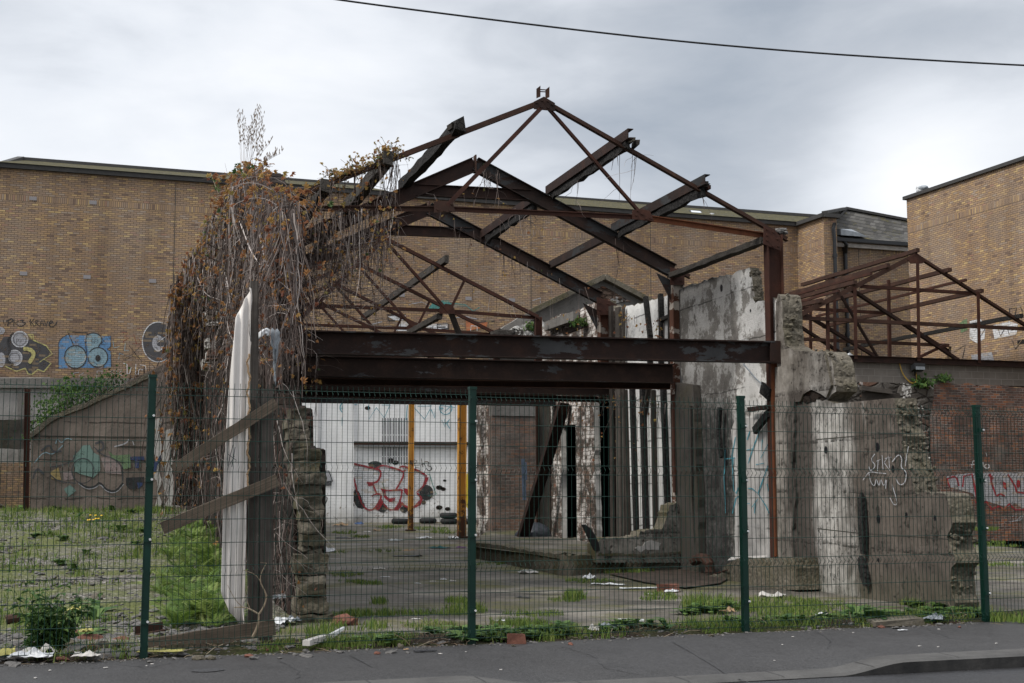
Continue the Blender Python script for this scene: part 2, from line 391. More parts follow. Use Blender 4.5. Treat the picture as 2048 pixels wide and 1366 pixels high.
def m_rust(name, c1, c2, c3, paint=None, pth=0.5):
    n = NT(name, 0.8, 0.25)
    f = n.noise(3.2, 9, 0.7)
    c = n.ramp(f, [(0.28, c1), (0.52, c2), (0.74, c3)])
    c = n.mix(n.math('MULTIPLY', n.noise(40, 4), 0.55), c, [x*0.4 for x in c1])
    if paint:
        pm = n.noise(1.5, 9, 0.68, vec=n.map(n.obj, (1,1,2.4)))
        c = n.mix(n.ramp(pm, [(pth, 0.0), (pth+0.02, 1.0)]), c, n.ramp(n.noise(2.0, 5), [(0.3, paint), (0.72, [min(1, x*1.9+0.01) for x in paint])]))
    n.color(c); n.bump(n.math('ADD', n.noise(25, 6, 0.7), f), 0.5, 0.006)
    return n.m
def m_wood(name, c1, c2, axis=(1,1,1), char=0.0):
    n = NT(name, 0.9, 0.2)
    g = n.noise(1.0, 6, 0.6, vec=n.map(n.uv, (1.2, 60, 1)), dist=0.6)
    c = n.ramp(g, [(0.3, c1), (0.7, c2)])
    c = n.mix(n.ramp(n.noise(5, 5), [(0.4, 0.0), (0.75, 0.6)]), c, [x*0.45 for x in c1])
    h = g
    if char:
        cr = n.voro(14, n.map(n.obj, (1,1,1)), 'DISTANCE_TO_EDGE')
        c = n.mix(n.ramp(n.noise(2.3, 5), [(0.35, char), (0.75, char*0.4)]), c, n.ramp(cr, [(0.0, (0.006,0.006,0.006)), (0.2, (0.03,0.028,0.027))]))
        h = n.math('ADD', g, n.ramp(cr, [(0.0, 0.0), (0.12, 1.0)]))
    n.color(c); n.bump(h, 0.7, 0.008)
    return n.m
def m_asphalt(name, c1, c2, rl, rh, stria=0.0):
    n = NT(name, 0.8, 0.35)
    f = n.noise(0.7, 8, 0.7)
    c = n.ramp(f, [(0.36, c1), (0.64, c2)])
    g = n.voro(95); gc = n.sep(n.voro(95, None, 'F1', 'Color'))[0]
    c = n.mix(0.5, c, n.mix(gc, [x*0.5 for x in c1], [min(1, x*1.8) for x in c2]))
    c = n.mix(n.ramp(n.noise(2.0, 7, 0.7), [(0.55, 0.0), (0.75, 0.55)]), c, [x*0.45 for x in c1])
    c = n.mix(n.ramp(n.noise(60, 2), [(0.74, 0.0), (0.78, 0.7)]), c, (0.22,0.2,0.18))
    n.rgh(n.ramp(n.noise(0.8, 4, vec=n.map(n.obj, (1,1,1), (4,4,0))), [(0.35, rl), (0.65, rh)]))
    n.color(c); n.bump(n.math('ADD', g, n.noise(150, 2)), 0.45, 0.004)
    return n.m
def m_slab():
    n = NT('yard_concrete', 0.75, 0.35)
    f = n.noise(0.5, 9, 0.7)
    c = n.ramp(f, [(0.38, (0.04,0.034,0.026)), (0.5, (0.11,0.097,0.079)), (0.62, (0.19,0.172,0.145))])
    c = n.mix(n.ramp(n.noise(1.3, 8, 0.7), [(0.48, 0.0), (0.66, 0.75)]), c, (0.07,0.063,0.054))
    c = n.mix(n.ramp(n.noise(55, 3), [(0.63, 0.0), (0.72, 0.6)]), c, (0.24,0.225,0.20))
    cr = n.voro(0.22, None, 'DISTANCE_TO_EDGE')
    c = n.mix(n.ramp(cr, [(0.002, 0.7), (0.006, 0.0)]), c, (0.03,0.03,0.022))
    mo = n.ramp(n.noise(0.5, 9, 0.72, vec=n.map(n.obj, (1,1,1), (11,5,0))), [(0.49, 0.0), (0.58, 0.9)])
    c = n.mix(mo, c, n.ramp(n.noise(18, 4), [(0.3, (0.045,0.042,0.014)), (0.7, (0.12,0.115,0.035))]))
    wet = n.ramp(n.noise(0.45, 5, 0.6, vec=n.map(n.obj, (0.8,2.6,1), (2,9,0)), dist=.8), [(0.51, 0.0), (0.60, 1.0)])
    c = n.mix(n.math('MULTIPLY', wet, 0.75), c, (0.032,0.029,0.024))
    n.rgh(n.ramp(wet, [(0.0, 0.8), (1.0, 0.38)]))
    n.color(c); n.bump(n.math('ADD', n.noise(35, 5), n.ramp(cr, [(0.0, 0.0), (0.02, 1.0)])), 0.35, 0.01)
    return n.m
def m_gravel():
    n = NT('gravel', 0.95, 0.2)
    v = n.voro(22); vc = n.sep(n.voro(22, None, 'F1', 'Color'))[0]
    c = n.ramp(vc, [(0.0, (0.05,0.045,0.04)), (0.4, (0.15,0.14,0.125)), (0.75, (0.22,0.205,0.185)), (1.0, (0.36,0.34,0.315))])
    c = n.mix(n.ramp(n.noise(6, 6, 0.7), [(0.45, 0.0), (0.62, 0.8)]), c, (0.065,0.055,0.043))
    g = n.ramp(n.noise(0.42, 8, 0.7), [(0.42, 0.0), (0.54, 0.85)])
    c = n.mix(g, c, n.ramp(n.noise(14, 5), [(0.3, (0.05,0.065,0.016)), (0.7, (0.14,0.155,0.04))]))
    n.color(c); n.bump(n.math('SUBTRACT', n.noise(8, 5), v), 1.0, 0.03)
    return n.m
def m_soil(name='soil', c=(0.04,0.031,0.023)):
    n = NT(name, 0.97, 0.1)
    f = n.noise(7, 8, 0.75)
    cc = n.ramp(f, [(0.3, [x*0.4 for x in c]), (0.6, c), (0.8, [x*2.2 for x in c])])
    gr = n.ramp(n.noise(0.8, 7, 0.7), [(0.45, 0.0), (0.58, 0.7)])
    cc = n.mix(gr, cc, n.ramp(n.noise(25, 4), [(0.3, (0.025,0.036,0.01)), (0.7, (0.085,0.10,0.03))]))
    n.color(cc); n.bump(n.noise(12, 8, 0.75), 1.0, 0.05)
    return n.m
def m_leaf(name, stops, trans=0.25):
    n = NT(name, 0.65, 0.3)
    c = n.ramp(n.rnd(), stops)
    n.color(c)
    tr = n.node('ShaderNodeBsdfTranslucent', Color=c)
    mx = n.node('ShaderNodeMixShader', _0=trans); n.t.links.new(n.b.outputs[0], mx.inputs[1]); n.t.links.new(tr.outputs[0], mx.inputs[2])
    out = n.t.nodes['Material Output']; n.t.links.new(mx.outputs[0], out.inputs['Surface'])
    return n.m
def m_paint(name, c, brick=False, wear=0.35, bw=0.225, bh=0.075):
    n = NT(name, 0.7, 0.3)
    cc = n.mix(n.ramp(n.noise(3, 7, 0.7), [(0.4, 0.0), (0.7, wear)]), c, [x*0.5+0.08 for x in c])
    if brick:
        rv, ms = brick_layout(n, bw, bh, 0.011)
        cc = n.mix(n.math('MULTIPLY', ms, 0.8), cc, (0.07,0.058,0.048))
        cc = n.mix(n.math('MULTIPLY', n.math('GREATER_THAN', rv, 0.86), 0.35), cc, (0.36,0.25,0.13))
    n.color(cc)
    # worn paint: flakes and thin spots let the wall show
    a = n.ramp(n.math('ADD', n.noise(5, 9, .78), n.math('MULTIPLY', n.noise(40, 2), .12)), [(.42,0.35),(.51,0.9),(.57,1.0)])
    tr = n.node('ShaderNodeBsdfTransparent'); mx = n.node('ShaderNodeMixShader', _0=a); n.t.links.new(tr.outputs[0], mx.inputs[1]); n.t.links.new(n.b.outputs[0], mx.inputs[2])
    n.t.links.new(mx.outputs[0], n.t.nodes['Material Output'].inputs['Surface'])
    return n.m
TILE = 1.15
def m_tiles(name, moss):
    n = NT(name, 0.9, 0.2)
    s, z, _ = n.sep(n.uv)
    row = n.math('DIVIDE', n.math('ADD', z, n.math('MULTIPLY', n.noise(1.5, 4), .05)), TILE); fr = n.math('FRACT', row)
    col = n.white(n.comb(n.math('FLOOR', n.math('ADD', n.math('DIVIDE', s, 0.3), n.math('MULTIPLY', n.math('FLOORED_MODULO', n.math('FLOOR', row), 2.0), 0.5))), n.math('FLOOR', row), 1.0))
    c = n.ramp(col, [(0.0, (0.04,0.038,0.036)), (0.6, (0.07,0.066,0.06)), (1.0, (0.10,0.095,0.088))])
    mo = n.ramp(n.noise(1.6, 8, 0.75), [(0.62-moss*0.3, 0.0), (0.70-moss*0.3, 0.95)])
    c = n.mix(mo, c, n.ramp(n.noise(5, 5), [(0.3, (0.035,0.033,0.016)), (0.55, (0.075,0.066,0.026)), (0.75, (0.14,0.105,0.04))]))
    c = n.mix(n.ramp(fr, [(0.0, 0.95), (0.30, 0.0)]), c, (0.012,0.012,0.01))
    n.color(c); n.bump(n.math('ADD', n.math('MULTIPLY', fr, -1.0), n.noise(9, 4)), 0.8, 0.05)
    return n.m
def m_green():
    n = NT('green_powder_coat', 0.45, 0.25)
    n.color(n.ramp(n.noise(2.0, 4), [(0.3, (0.0015,0.017,0.012)), (0.7, (0.003,0.028,0.019))]))
    return n.m
def m_yellowpaint():
    n = NT('chipped_yellow_paint', 0.6, 0.4)
    c = n.ramp(n.noise(1.5, 4), [(0.3, (0.48,0.22,0.03)), (0.7, (0.62,0.31,0.045))])
    c = n.mix(n.ramp(n.math('ADD', n.noise(5, 8, 0.75), n.ramp(n.sep(n.obj)[2], [(0.0, .16), (1.0, 0.0)])), [(0.55, 0.0), (0.60, 1.0)]), c, (0.10,0.04,0.018))
    c = n.mix(n.ramp(n.noise(1.0, 5, vec=n.map(n.obj, (9,9,.5))), [(.5,0.0),(.7,.5)]), c, (.22,.10,.03))
    n.color(c); return n.m
def m_sheet():
    n = NT('white_sheet', 0.75, 0.3)
    c = n.ramp(n.noise(1.2, 5), [(0.3, (0.56,0.525,0.49)), (0.7, (0.72,0.685,0.65))])
    st = n.noise(1.0, 6, 0.65, vec=n.map(n.uv, (9, 0.5, 1)))
    c = n.mix(n.ramp(st, [(0.45, 0.0), (0.72, 0.75)]), c, (0.30,0.25,0.21))
    c = n.mix(n.ramp(n.noise(22, 4), [(0.70, 0.0), (0.76, 0.8)]), c, (0.10,0.085,0.075))
    n.color(c); n.bump(st, 0.2, 0.005); return n.m
ZB = None
def make_mats():
    M = MAT
    M['redbrick'] = m_redbrick(); M['whitebrick'] = m_whitebrick(); M['whitewall'] = m_whitewall()
    M['stone'] = m_rubble('dark_stone', (0.022,0.016,0.013), (0.042,0.031,0.025))
    M['stone2'] = m_rubble('brown_stone', (0.115,0.092,0.077), (0.19,0.155,0.13), 0.12)
    M['rubble'] = m_rubble('grey_rubble', (0.085,0.075,0.067), (0.155,0.14,0.124), 0.05, (2,2,4))
    M['rubblebrick'] = m_rubble('mixed_rubble', (0.16,0.115,0.09), (0.25,0.17,0.125), 0.1, (4,4,10))
    M['conc'] = m_frontwall()
    M['conc_brown'] = m_concrete('brown_render', (0.155,0.125,0.105), (0.225,0.185,0.158), 0.45, 0.5, 0.0, 0.0, 1.15)
    M['conc_rough'] = m_concrete('broken_concrete', (0.085,0.073,0.056), (0.155,0.137,0.107), 0.3, 0.7, 0.35, 0.3)
    M['conc'] = m_frontwall(); M['whiteedge'] = m_concrete('white_edge', (.45,.43,.40), (.72,.70,.67), .5, .7); M['darkbrick'] = m_redbrick('dull_brick', True); M['soot'] = plain('soot', (0.012,0.011,0.010), 0.95, 0.5, 5, 0.4)  # last one: near-black shade colour for the room behind the doorways
    M['conc_moss'] = m_concrete('mossy_concrete', (0.095,0.082,0.062), (0.165,0.146,0.114), 0.4, 0.5, 0.12, 0.7)
    M['conc_dark'] = m_concrete('sooty_concrete', (0.022,0.019,0.017), (0.07,0.063,0.056), 0.6, 0.4, 0.0, 0.2)
    M['conc_grey'] = m_concrete('grey_render', (0.135,0.125,0.115), (0.20,0.19,0.175), 0.35, 0.4)
    M['block'] = m_concrete('mossy_block', (0.058,0.05,0.037), (0.115,0.102,0.078), 0.4, 0.6, 0.2, 0.5)
    M['burnt'] = m_burntwall()
    M['rust'] = m_rust('dark_rust', (0.016,0.009,0.0075), (0.03,0.0145,0.0105), (0.062,0.025,0.015))
    M['rust_red'] = m_rust('red_rust', (0.032,0.013,0.009), (0.056,0.021,0.013), (0.095,0.034,0.019))
    M['rust_brown'] = m_rust('brown_rust', (0.027,0.014,0.010), (0.055,0.026,0.017), (0.095,0.046,0.028))
    M['rust_orange'] = m_rust('orange_rust', (0.075,0.025,0.011), (0.135,0.043,0.017), (0.20,0.07,0.026))
    M['steel'] = m_rust('painted_steel', (0.011,0.0058,0.0045), (0.022,0.010,0.007), (0.045,0.019,0.011), (0.024,0.024,0.0245), 0.53)
    M['vslat'] = plain('grey_slat', (0.16,0.16,0.165), .8, .5, 8); M['beam2'] = m_rust('brown_beam', (0.012,0.007,0.0055), (0.026,0.0135,0.0095), (0.055,0.028,0.018), (0.03,0.03,0.031), 0.60)
    M['steel_dark'] = m_rust('sooty_steel', (0.014,0.010,0.009), (0.03,0.017,0.013), (0.06,0.03,0.02), (0.016,0.016,0.0165), 0.53)
    M['steel_pale'] = m_rust('flaked_steel', (0.06,0.026,0.018), (0.11,0.045,0.026), (0.16,0.07,0.04), (0.24,0.21,0.18), 0.53)
    M['char'] = m_wood('charred_timber', (0.009,0.008,0.007), (0.024,0.021,0.018), char=1.0)
    M['timber_old'] = m_wood('weathered_beam', (0.03,0.026,0.022), (0.10,0.088,0.076), char=0.3)
    M['timber'] = m_wood('grey_timber', (0.042,0.036,0.031), (0.115,0.10,0.087))
    M['timber_dark'] = m_wood('dark_timber', (0.025,0.021,0.018), (0.065,0.055,0.047))
    M['board'] = m_wood('brown_board', (0.06,0.046,0.034), (0.155,0.122,0.092))
    M['sheet'] = m_sheet(); M['green'] = m_green(); M['ypaint'] = m_yellowpaint()
    M['pave'] = m_asphalt('pavement_asphalt', (0.021,0.0204,0.0207), (0.041,0.0398,0.04), 0.5, 0.8)
    M['road'] = m_asphalt('wet_road', (0.018,0.018,0.0195), (0.033,0.033,0.035), 0.3, 0.6)
    M['patch'] = m_asphalt('tar_patch', (0.026,0.026,0.027), (0.04,0.04,0.042), 0.5, 0.7)
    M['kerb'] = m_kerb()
    M['slab'] = m_slab(); M['gravel'] = m_gravel(); M['soil'] = m_soil()
    M['tilefloor'] = plain('red_tile_floor', (0.05,0.036,0.027), 0.6, 0.7, 4, 0.5)
    M['roof'] = m_tiles('mossy_tiles', 0.85); globals().update(TILE=0.42); M['roof2'] = m_tiles('grey_tiles', 0.25)
    M['fascia'] = plain('fascia', (0.045,0.043,0.041), 0.7)
    M['pipe'] = plain('black_plastic', (0.016,0.017,0.019), 0.35)
    M['vent'] = plain('vent_grille', (0.24,0.225,0.23), 0.8, 0.15, 40)
    M['white'] = plain('white_plastic', (0.52,0.53,0.54), 0.5, 0.12, 14, 0.3)
    M['paper'] = plain('dirty_paper', (0.42,0.40,0.375), 0.8, 0.25, 12, 0.2)
    M['grey'] = plain('grey_plastic', (0.21,0.23,0.25), 0.5, 0.3, 5, 0.4)
    M['black'] = plain('black_plastic_bag', (0.012,0.012,0.014), 0.3, 0.4, 9, 0.5)
    M['bag'] = plain('grey_bin_bag', (0.055,0.06,0.072), 0.3, 0.4, 9, 0.8)
    M['rubber'] = plain('tyre_rubber', (0.014,0.014,0.014), 0.75, 0.3, 30, 0.4)
    M['blue'] = plain('blue_plastic', (0.05,0.09,0.19), 0.5)
    M['bluepaint'] = plain('flaked_blue', (0.075,0.10,0.145), 0.7, 0.5, 5)
    M['pink'] = plain('pink_plastic', (0.45,0.05,0.14), 0.5)
    M['redp'] = plain('red_plastic', (0.38,0.045,0.03), 0.5)
    M['terracotta'] = plain('red_brick_piece', (0.13,0.055,0.038), 0.9, 0.5, 12, 0.6)
    M['cardb'] = plain('wet_cardboard', (0.30,0.20,0.115), 0.85, 0.3, 9, 0.3)
    M['yel'] = plain('yellow_wrapper', (0.36,0.33,0.10), 0.6)
    M['teal'] = plain('teal_cloth', (0.02,0.10,0.10), 0.9, 0.5)
    M['cable'] = plain('black_cable', (0.012,0.012,0.013), 0.6)
    M['ycable'] = plain('yellow_cable', (0.42,0.26,0.05), 0.6)
    M['bolt'] = plain('zinc_bolt', (0.5,0.5,0.5), 0.35)
    M['glass'] = plain('skylight_glass', (0.55,0.58,0.62), 0.15, 0.05)
    M['rock'] = plain('grey_stone', (0.105,0.10,0.095), 0.9, 0.5, 9, 0.7)
    M['stem'] = m_leaf('vine_stem', [(0.0, (0.022,0.014,0.011)), (0.42, (0.075,0.053,0.045)), (0.68, (0.165,0.13,0.114)), (1.0, (0.38,0.335,0.31))], 0.0)
    M['vleaf'] = m_leaf('vine_leaf', [(0.0, (0.14,0.05,0.03)), (0.3, (0.24,0.10,0.045)), (0.55, (0.31,0.16,0.055)), (0.8, (0.34,0.235,0.07)), (0.95, (0.20,0.18,0.055)), (1.0, (0.06,0.10,0.03))])
    M['leaf'] = m_leaf('green_leaf', [(0.0, (0.025,0.06,0.016)), (0.5, (0.06,0.125,0.03)), (1.0, (0.12,0.19,0.045))])
    M['fern'] = m_leaf('fern_leaf', [(0.0, (0.04,0.08,0.014)), (0.35, (0.095,0.165,0.028)), (0.7, (0.16,0.235,0.045)), (1.0, (0.24,0.29,0.09))], 0.3)
    M['grass'] = m_leaf('grass_blade', [(0.0, (0.055,0.095,0.018)), (0.4, (0.105,0.17,0.03)), (0.75, (0.17,0.225,0.05)), (1.0, (0.25,0.235,0.09))], 0.3)
    M['dry'] = m_leaf('dry_stalk', [(0.0, (0.09,0.055,0.035)), (0.6, (0.18,0.13,0.085)), (1.0, (0.32,0.26,0.18))], 0.05)
    M['dand'] = plain('yellow_petal', (0.65,0.42,0.02), 0.6)
make_mats()
# ---------------------------------------------------------------- ground, pavement, road
FP0 = ground(287, 1312); FP3 = ground(1972, 1240)
FANG = math.atan2(FP3.y-FP0.y, FP3.x-FP0.x)
FEN = VP(FP0, FANG)
KA = Vector((-0.5, 10.6, 0)); KB = Vector((4.84, 12.4, 0)); KD = (KB-KA).normalized(); KN = Vector((-KD.y, KD.x, 0))
def kerb_h(s):
    """height of the kerb top above the road along the kerb; low at the vehicle crossing"""
    def sm(t): t = clamp(t); return t*t*(3-2*t)
    return 0.12-0.092*sm((s-0.15)/0.75)*(1-sm((s-3.55)/0.7))
ZR = -0.17
def xlw(Y): return LW0.x+(Y-LW0.y)*(BV.x/BV.y)
def build_ground():
    M = MAT
    b = MB()   # far ground sheet
    b.poly([(-400,-60,-0.6),(400,-60,-0.6),(400,500,-0.6),(-400,500,-0.6)])
    tag(b.build('ground', M['soil']), kind='structure')
    b = MB()
    n = 60
    for i in range(n):
        s0 = -60+120*i/n; s1 = -60+120*(i+1)/n
        p0 = KA+KD*s0; p1 = KA+KD*s1
        b.poly([p0-KN*22+ZV*ZR, p1-KN*22+ZV*ZR, p1+ZV*ZR, p0+ZV*ZR])
    tag(b.build('road', M['road']), kind='structure')
    # kerb stones and pavement with a dropped crossing
    k = MB(); pv = MB(); S = [-40, -25, -15, -8, -5]+[-4+0.1*i for i in range(121)]+[9, 12, 18, 30, 45]
    fl = VP(FP0, FANG)
    rows = [0.13, 0.35, 0.7, 1.2, 1.8, 2.4]
    prev = None; prevk = None
    for s in S:
        h = kerb_h(s); p = KA+KD*s
        kk = [p-KN*0.012+ZV*(ZR-0.1), p-KN*0.012+ZV*(ZR+h-0.02), p+KN*0.02+ZV*(ZR+h), p+KN*0.30+ZV*(ZR+h+0.003)]
        ring = [k.add(q) for q in kk]
        # where the cross line meets the fence line
        num = (Vector((FP0.x, FP0.y, 0))-p).dot(FEN.n); dist = num/KN.dot(FEN.n)
        line = []
        for t in (0.0, 0.08, 0.2, 0.4, 0.7, 1.0, 1.08):
            w = 0.30+(dist-0.30)*t
            z = (ZR+h-0.006)+(0.0-(ZR+h-0.006))*clamp(t*1.6)**0.8-0.02*clamp(t*3)
            line.append(pv.add(p+KN*w+ZV*(z if t <= 1 else -0.03)))
        if prev:
            for a in range(3): k.face((prevk[a], ring[a], ring[a+1], prevk[a+1]))
            for a in range(6): pv.face((prev[a], line[a], line[a+1], prev[a+1]))
        prev, prevk = line, ring
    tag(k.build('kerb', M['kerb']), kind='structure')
    tag(pv.build('pavement', M['pave'], smooth=True), kind='structure')
    # tar patch on the pavement
    b = MB(); c = ground(415, 1341, -0.03)
    pts = [c+FEN.d*(0.15*math.cos(a)*(1 if abs(math.cos(a)) < .6 else .93)+U(-.012,.012))+FEN.n*(0.075*math.sin(a)+U(-.012,.012)) for a in [6.283*i/22 for i in range(22)]]
    def pz(p):
        w = (p-KA).dot(KN); s = (p-KA).dot(KD); h = kerb_h(s)
        num = (Vector((FP0.x, FP0.y, 0))-(KA+KD*s)).dot(FEN.n); dist = num/KN.dot(FEN.n); t = (w-0.30)/(dist-0.30)
        return (ZR+h-0.006)+(0-(ZR+h-0.006))*clamp(t*1.6)**0.8-0.02*clamp(t*3)
    build_ground.pz = pz
    b.poly([Vector((p.x, p.y, pz(p)+0.005)) for p in pts])
    tag(b.build('tar_patch', M['patch']), kind='structure')
    # kerb joints are dark slots cut by thin strips of tar on the pavement
    j = MB()
    for s in (-3.3, -2.4, -1.5, -0.6, 0.3, 1.2, 2.1, 3.0, 3.9, 4.8):
        h = kerb_h(s); p = KA+KD*s
        q = [p+KN*0.0-KD*0.004, p+KN*0.0+KD*0.004, p+KN*0.30+KD*0.004, p+KN*0.30-KD*0.004]
        j.poly([Vector((x.x, x.y, ZR+kerb_h(s)+0.006)) for x in q])
    for u0, v0, u1, v1 in ((700,1312,745,1345),(1345,1285,1500,1350),(960,1345,975,1358)):
        a = ground(u0, v0, -0.02); c = ground(u1, v1, -0.08); t = (c-a).normalized(); sd = Vector((-t.y, t.x, 0))*0.006
        m = 8
        for i in range(m):
            p, q = a.lerp(c, i/m), a.lerp(c, (i+1)/m)
            j.poly([Vector((x.x, x.y, pz(x)+0.005)) for x in (p-sd, q-sd, q+sd, p+sd)])
    rc = random.Random(3)
    for pts in ([(180,1345),(240,1338),(300,1342),(360,1330)],[(1120,1300),(1180,1310),(1215,1326),(1290,1332)],[(1620,1262),(1660,1285),(1655,1300)],[(560,1330),(600,1345),(590,1362)],[(1850,1262),(1900,1280),(1960,1284)]):
        P = [ground(u, v, -.05) for u, v in pts]; Q = []
        for a, c in zip(P, P[1:]):
            for i in range(7): Q.append(a.lerp(c, i/7)+Vector((rc.uniform(-.02,.02), rc.uniform(-.02,.02), 0)))
        for i in range(len(Q)-1):
            p, q = Q[i], Q[i+1]; t = (q-p).normalized(); sd = Vector((-t.y, t.x, 0))*rc.uniform(.002,.005)
            j.poly([Vector((x.x, x.y, pz(x)+0.0045)) for x in (p-sd, q-sd, q+sd, p+sd)])
    tag(j.build('pavement_joints', M['patch']), kind='structure')
    # yard concrete, gently rising
    y = MB(); ny = 40; nx = 36; idx = {}
    for i in range(ny+1):
        t = i/ny
        for k2 in range(nx+1):
            s = -3.6+20*k2/nx
            base = Vector((FP0.x, FP0.y, 0))+FEN.d*(s+3.2)+FEN.n*0.75
            p = base+BV*(58*t**1.4)
            p.z = gz(p.y)+0.012*mnoise.noise(Vector((p.x*.5, p.y*.5, 0)))
            idx[i, k2] = y.add(p)
    for i in range(ny):
        for k2 in range(nx): y.face((idx[i,k2], idx[i,k2+1], idx[i+1,k2+1], idx[i+1,k2]))
    tag(y.build('yard_slab', M['slab'], smooth=True), kind='structure')
    # soil strip behind the fence
    y = MB(); n = 220; m = 10; idx = {}
    for i in range(n+1):
        s = -6.5+21*i/n
        for k2 in range(m+1):
            w = -0.10+1.25*k2/m
            p = Vector((FP0.x, FP0.y, 0))+FEN.d*s+FEN.n*w
            e = 0.05*mnoise.noise(Vector((s*1.2, 0.3, 0)))
            prof = 0.06*math.sin(math.pi*clamp((k2)/m*1.1))
            p += FEN.n*(e*1.6*(1 if k2 in (0, m) else 0))
            p.z = -0.028+prof*(0.6+0.8*abs(mnoise.noise(Vector((s*0.9, 5, 0)))))+0.035*mnoise.noise(Vector((s*4, w*4, 1)))*(0 < k2 < m)
            idx[i,k2] = y.add(p)
    for i in range(n):
        for k2 in range(m): y.face((idx[i,k2], idx[i+1,k2], idx[i+1,k2+1], idx[i,k2+1]))
    tag(y.build('soil_strip', M['soil'], smooth=True), kind='structure')
    # gravel lot left of the old wall
    y = MB(); ny = 70; nx = 60; idx = {}
    for i in range(ny+1):
        t = (i/ny)**1.3
        for k2 in range(nx+1):
            s = -16*(1-k2/nx)**1.2
            base = Vector((LW0.x, LW0.y, 0))+BV*(-2.2+34*t)
            p = base+AV*(s+0.12)
            if t < 0.25:
                d = (p-Vector((FP0.x, FP0.y, 0))).dot(FEN.n)
                if d < 0.25 : p += FEN.n*(0.25-d)
            p.z = gzl(p.y)+0.05*mnoise.noise(Vector((p.x*.7, p.y*.7, 3)))+0.025*mnoise.noise(Vector((p.x*3, p.y*3, 3)))
            idx[i,k2] = y.add(p)
    for i in range(ny):
        for k2 in range(nx): y.face((idx[i,k2], idx[i,k2+1], idx[i+1,k2+1], idx[i+1,k2]))
    tag(y.build('gravel_lot', M['gravel'], smooth=True), kind='structure')
    # red floor inside the ruin
    q = [ground(u, v) for u, v in ((1215,1153),(1400,1143),(1480,1150),(1440,1172),(1370,1181),(1290,1170))]
    b = MB(); b.poly([Vector((p.x, p.y, gz(p.y)+0.024)) for p in q]); tag(b.build('tile_floor', M['tilefloor']), kind='structure')

# ---------------------------------------------------------------- graffiti
GC = {'black': (0.02,0.02,0.022), 'white': (0.62,0.62,0.63), 'silver': (0.36,0.36,0.38), 'dgrey': (0.055,0.055,0.06), 'red': (0.30,0.016,0.028), 'teal': (0.055,0.27,0.34),
      'blue': (0.11,0.24,0.42), 'lblue': (0.22,0.33,0.38), 'yellow': (0.46,0.42,0.16), 'pink': (0.27,0.21,0.20), 'orange': (0.50,0.16,0.06), 'dteal': (0.06,0.24,0.22),
      'green': (0.13,0.20,0.10), 'dblue': (0.025,0.045,0.12), 'ochre': (0.34,0.25,0.10), 'paleteal': (0.15,0.235,0.205), 'brown': (0.24,0.06,0.035), 'yel': (0.55,0.42,0.03)}
GM = {}
def gmat(c, brick):
    k = (c, brick)
    if k not in GM: GM[k] = m_paint('paint_'+c, GC[c], brick)
    return GM[k]
def ell(cx, cy, rx, ry, rot=0, n=22, a0=0, a1=6.2832):
    out = []
    for i in range(n+1):
        a = a0+(a1-a0)*i/n; x, y = rx*math.cos(a), ry*math.sin(a); c, s = math.cos(rot), math.sin(rot)
        out.append((cx+x*c-y*s, cy+x*s+y*c))
    return out
def smooth_pts(p, it=2):
    for _ in range(it):
        q = [p[0]]
        for a, b in zip(p, p[1:]): q += [(a[0]*.75+b[0]*.25, a[1]*.75+b[1]*.25), (a[0]*.25+b[0]*.75, a[1]*.25+b[1]*.75)]
        p = q+[p[-1]]
    return p
def graffiti(plane, crop, items, parent, brick=False, base=0.006):
    """items: ('f', colour, pts) fills and ('s', colour, width_px, pts[, smooth]) strokes, in crop pixels (ox, oy, scale)"""
    ox, oy, sc = crop; by = {}; order = 0
    px = lambda q: (ox+q[0]/sc, oy+q[1]/sc)
    for it in items:
        b = by.setdefault(it[1], MB()); order += 1; off = -(base+order*0.0012)
        if it[0] == 'f':
            pts = [plane.px(*px(q), off) for q in it[2]]
            b.poly([plane.pt(q, off) for q in pts], pts)
        else:
            pts = [px(q) for q in (smooth_pts(it[3]) if len(it) > 4 and it[4] else it[3])]
            w = it[2]/2/sc*1.0; N = len(pts); row = []
            for k, q in enumerate(pts):
                a, c = pts[max(k-1, 0)], pts[min(k+1, N-1)]
                tx, ty = c[0]-a[0], c[1]-a[1]; l = math.hypot(tx, ty) or 1
                e = 1.0 if 0 < k < N-1 else 0.75
                ww = w*e*U(0.88, 1.1); nx, ny = -ty/l*ww, tx/l*ww
                o2 = off-0.00025*k
                A, B2 = plane.px(q[0]+nx, q[1]+ny, o2), plane.px(q[0]-nx, q[1]-ny, o2)
                row.append((b.add(plane.pt(A, o2), A), b.add(plane.pt(B2, o2), B2)))
            for (a, c), (d, e) in zip(row, row[1:]): b.face((a, c, e, d))
    for c, b in by.items(): b.build('graffiti', gmat(c, brick), parent)

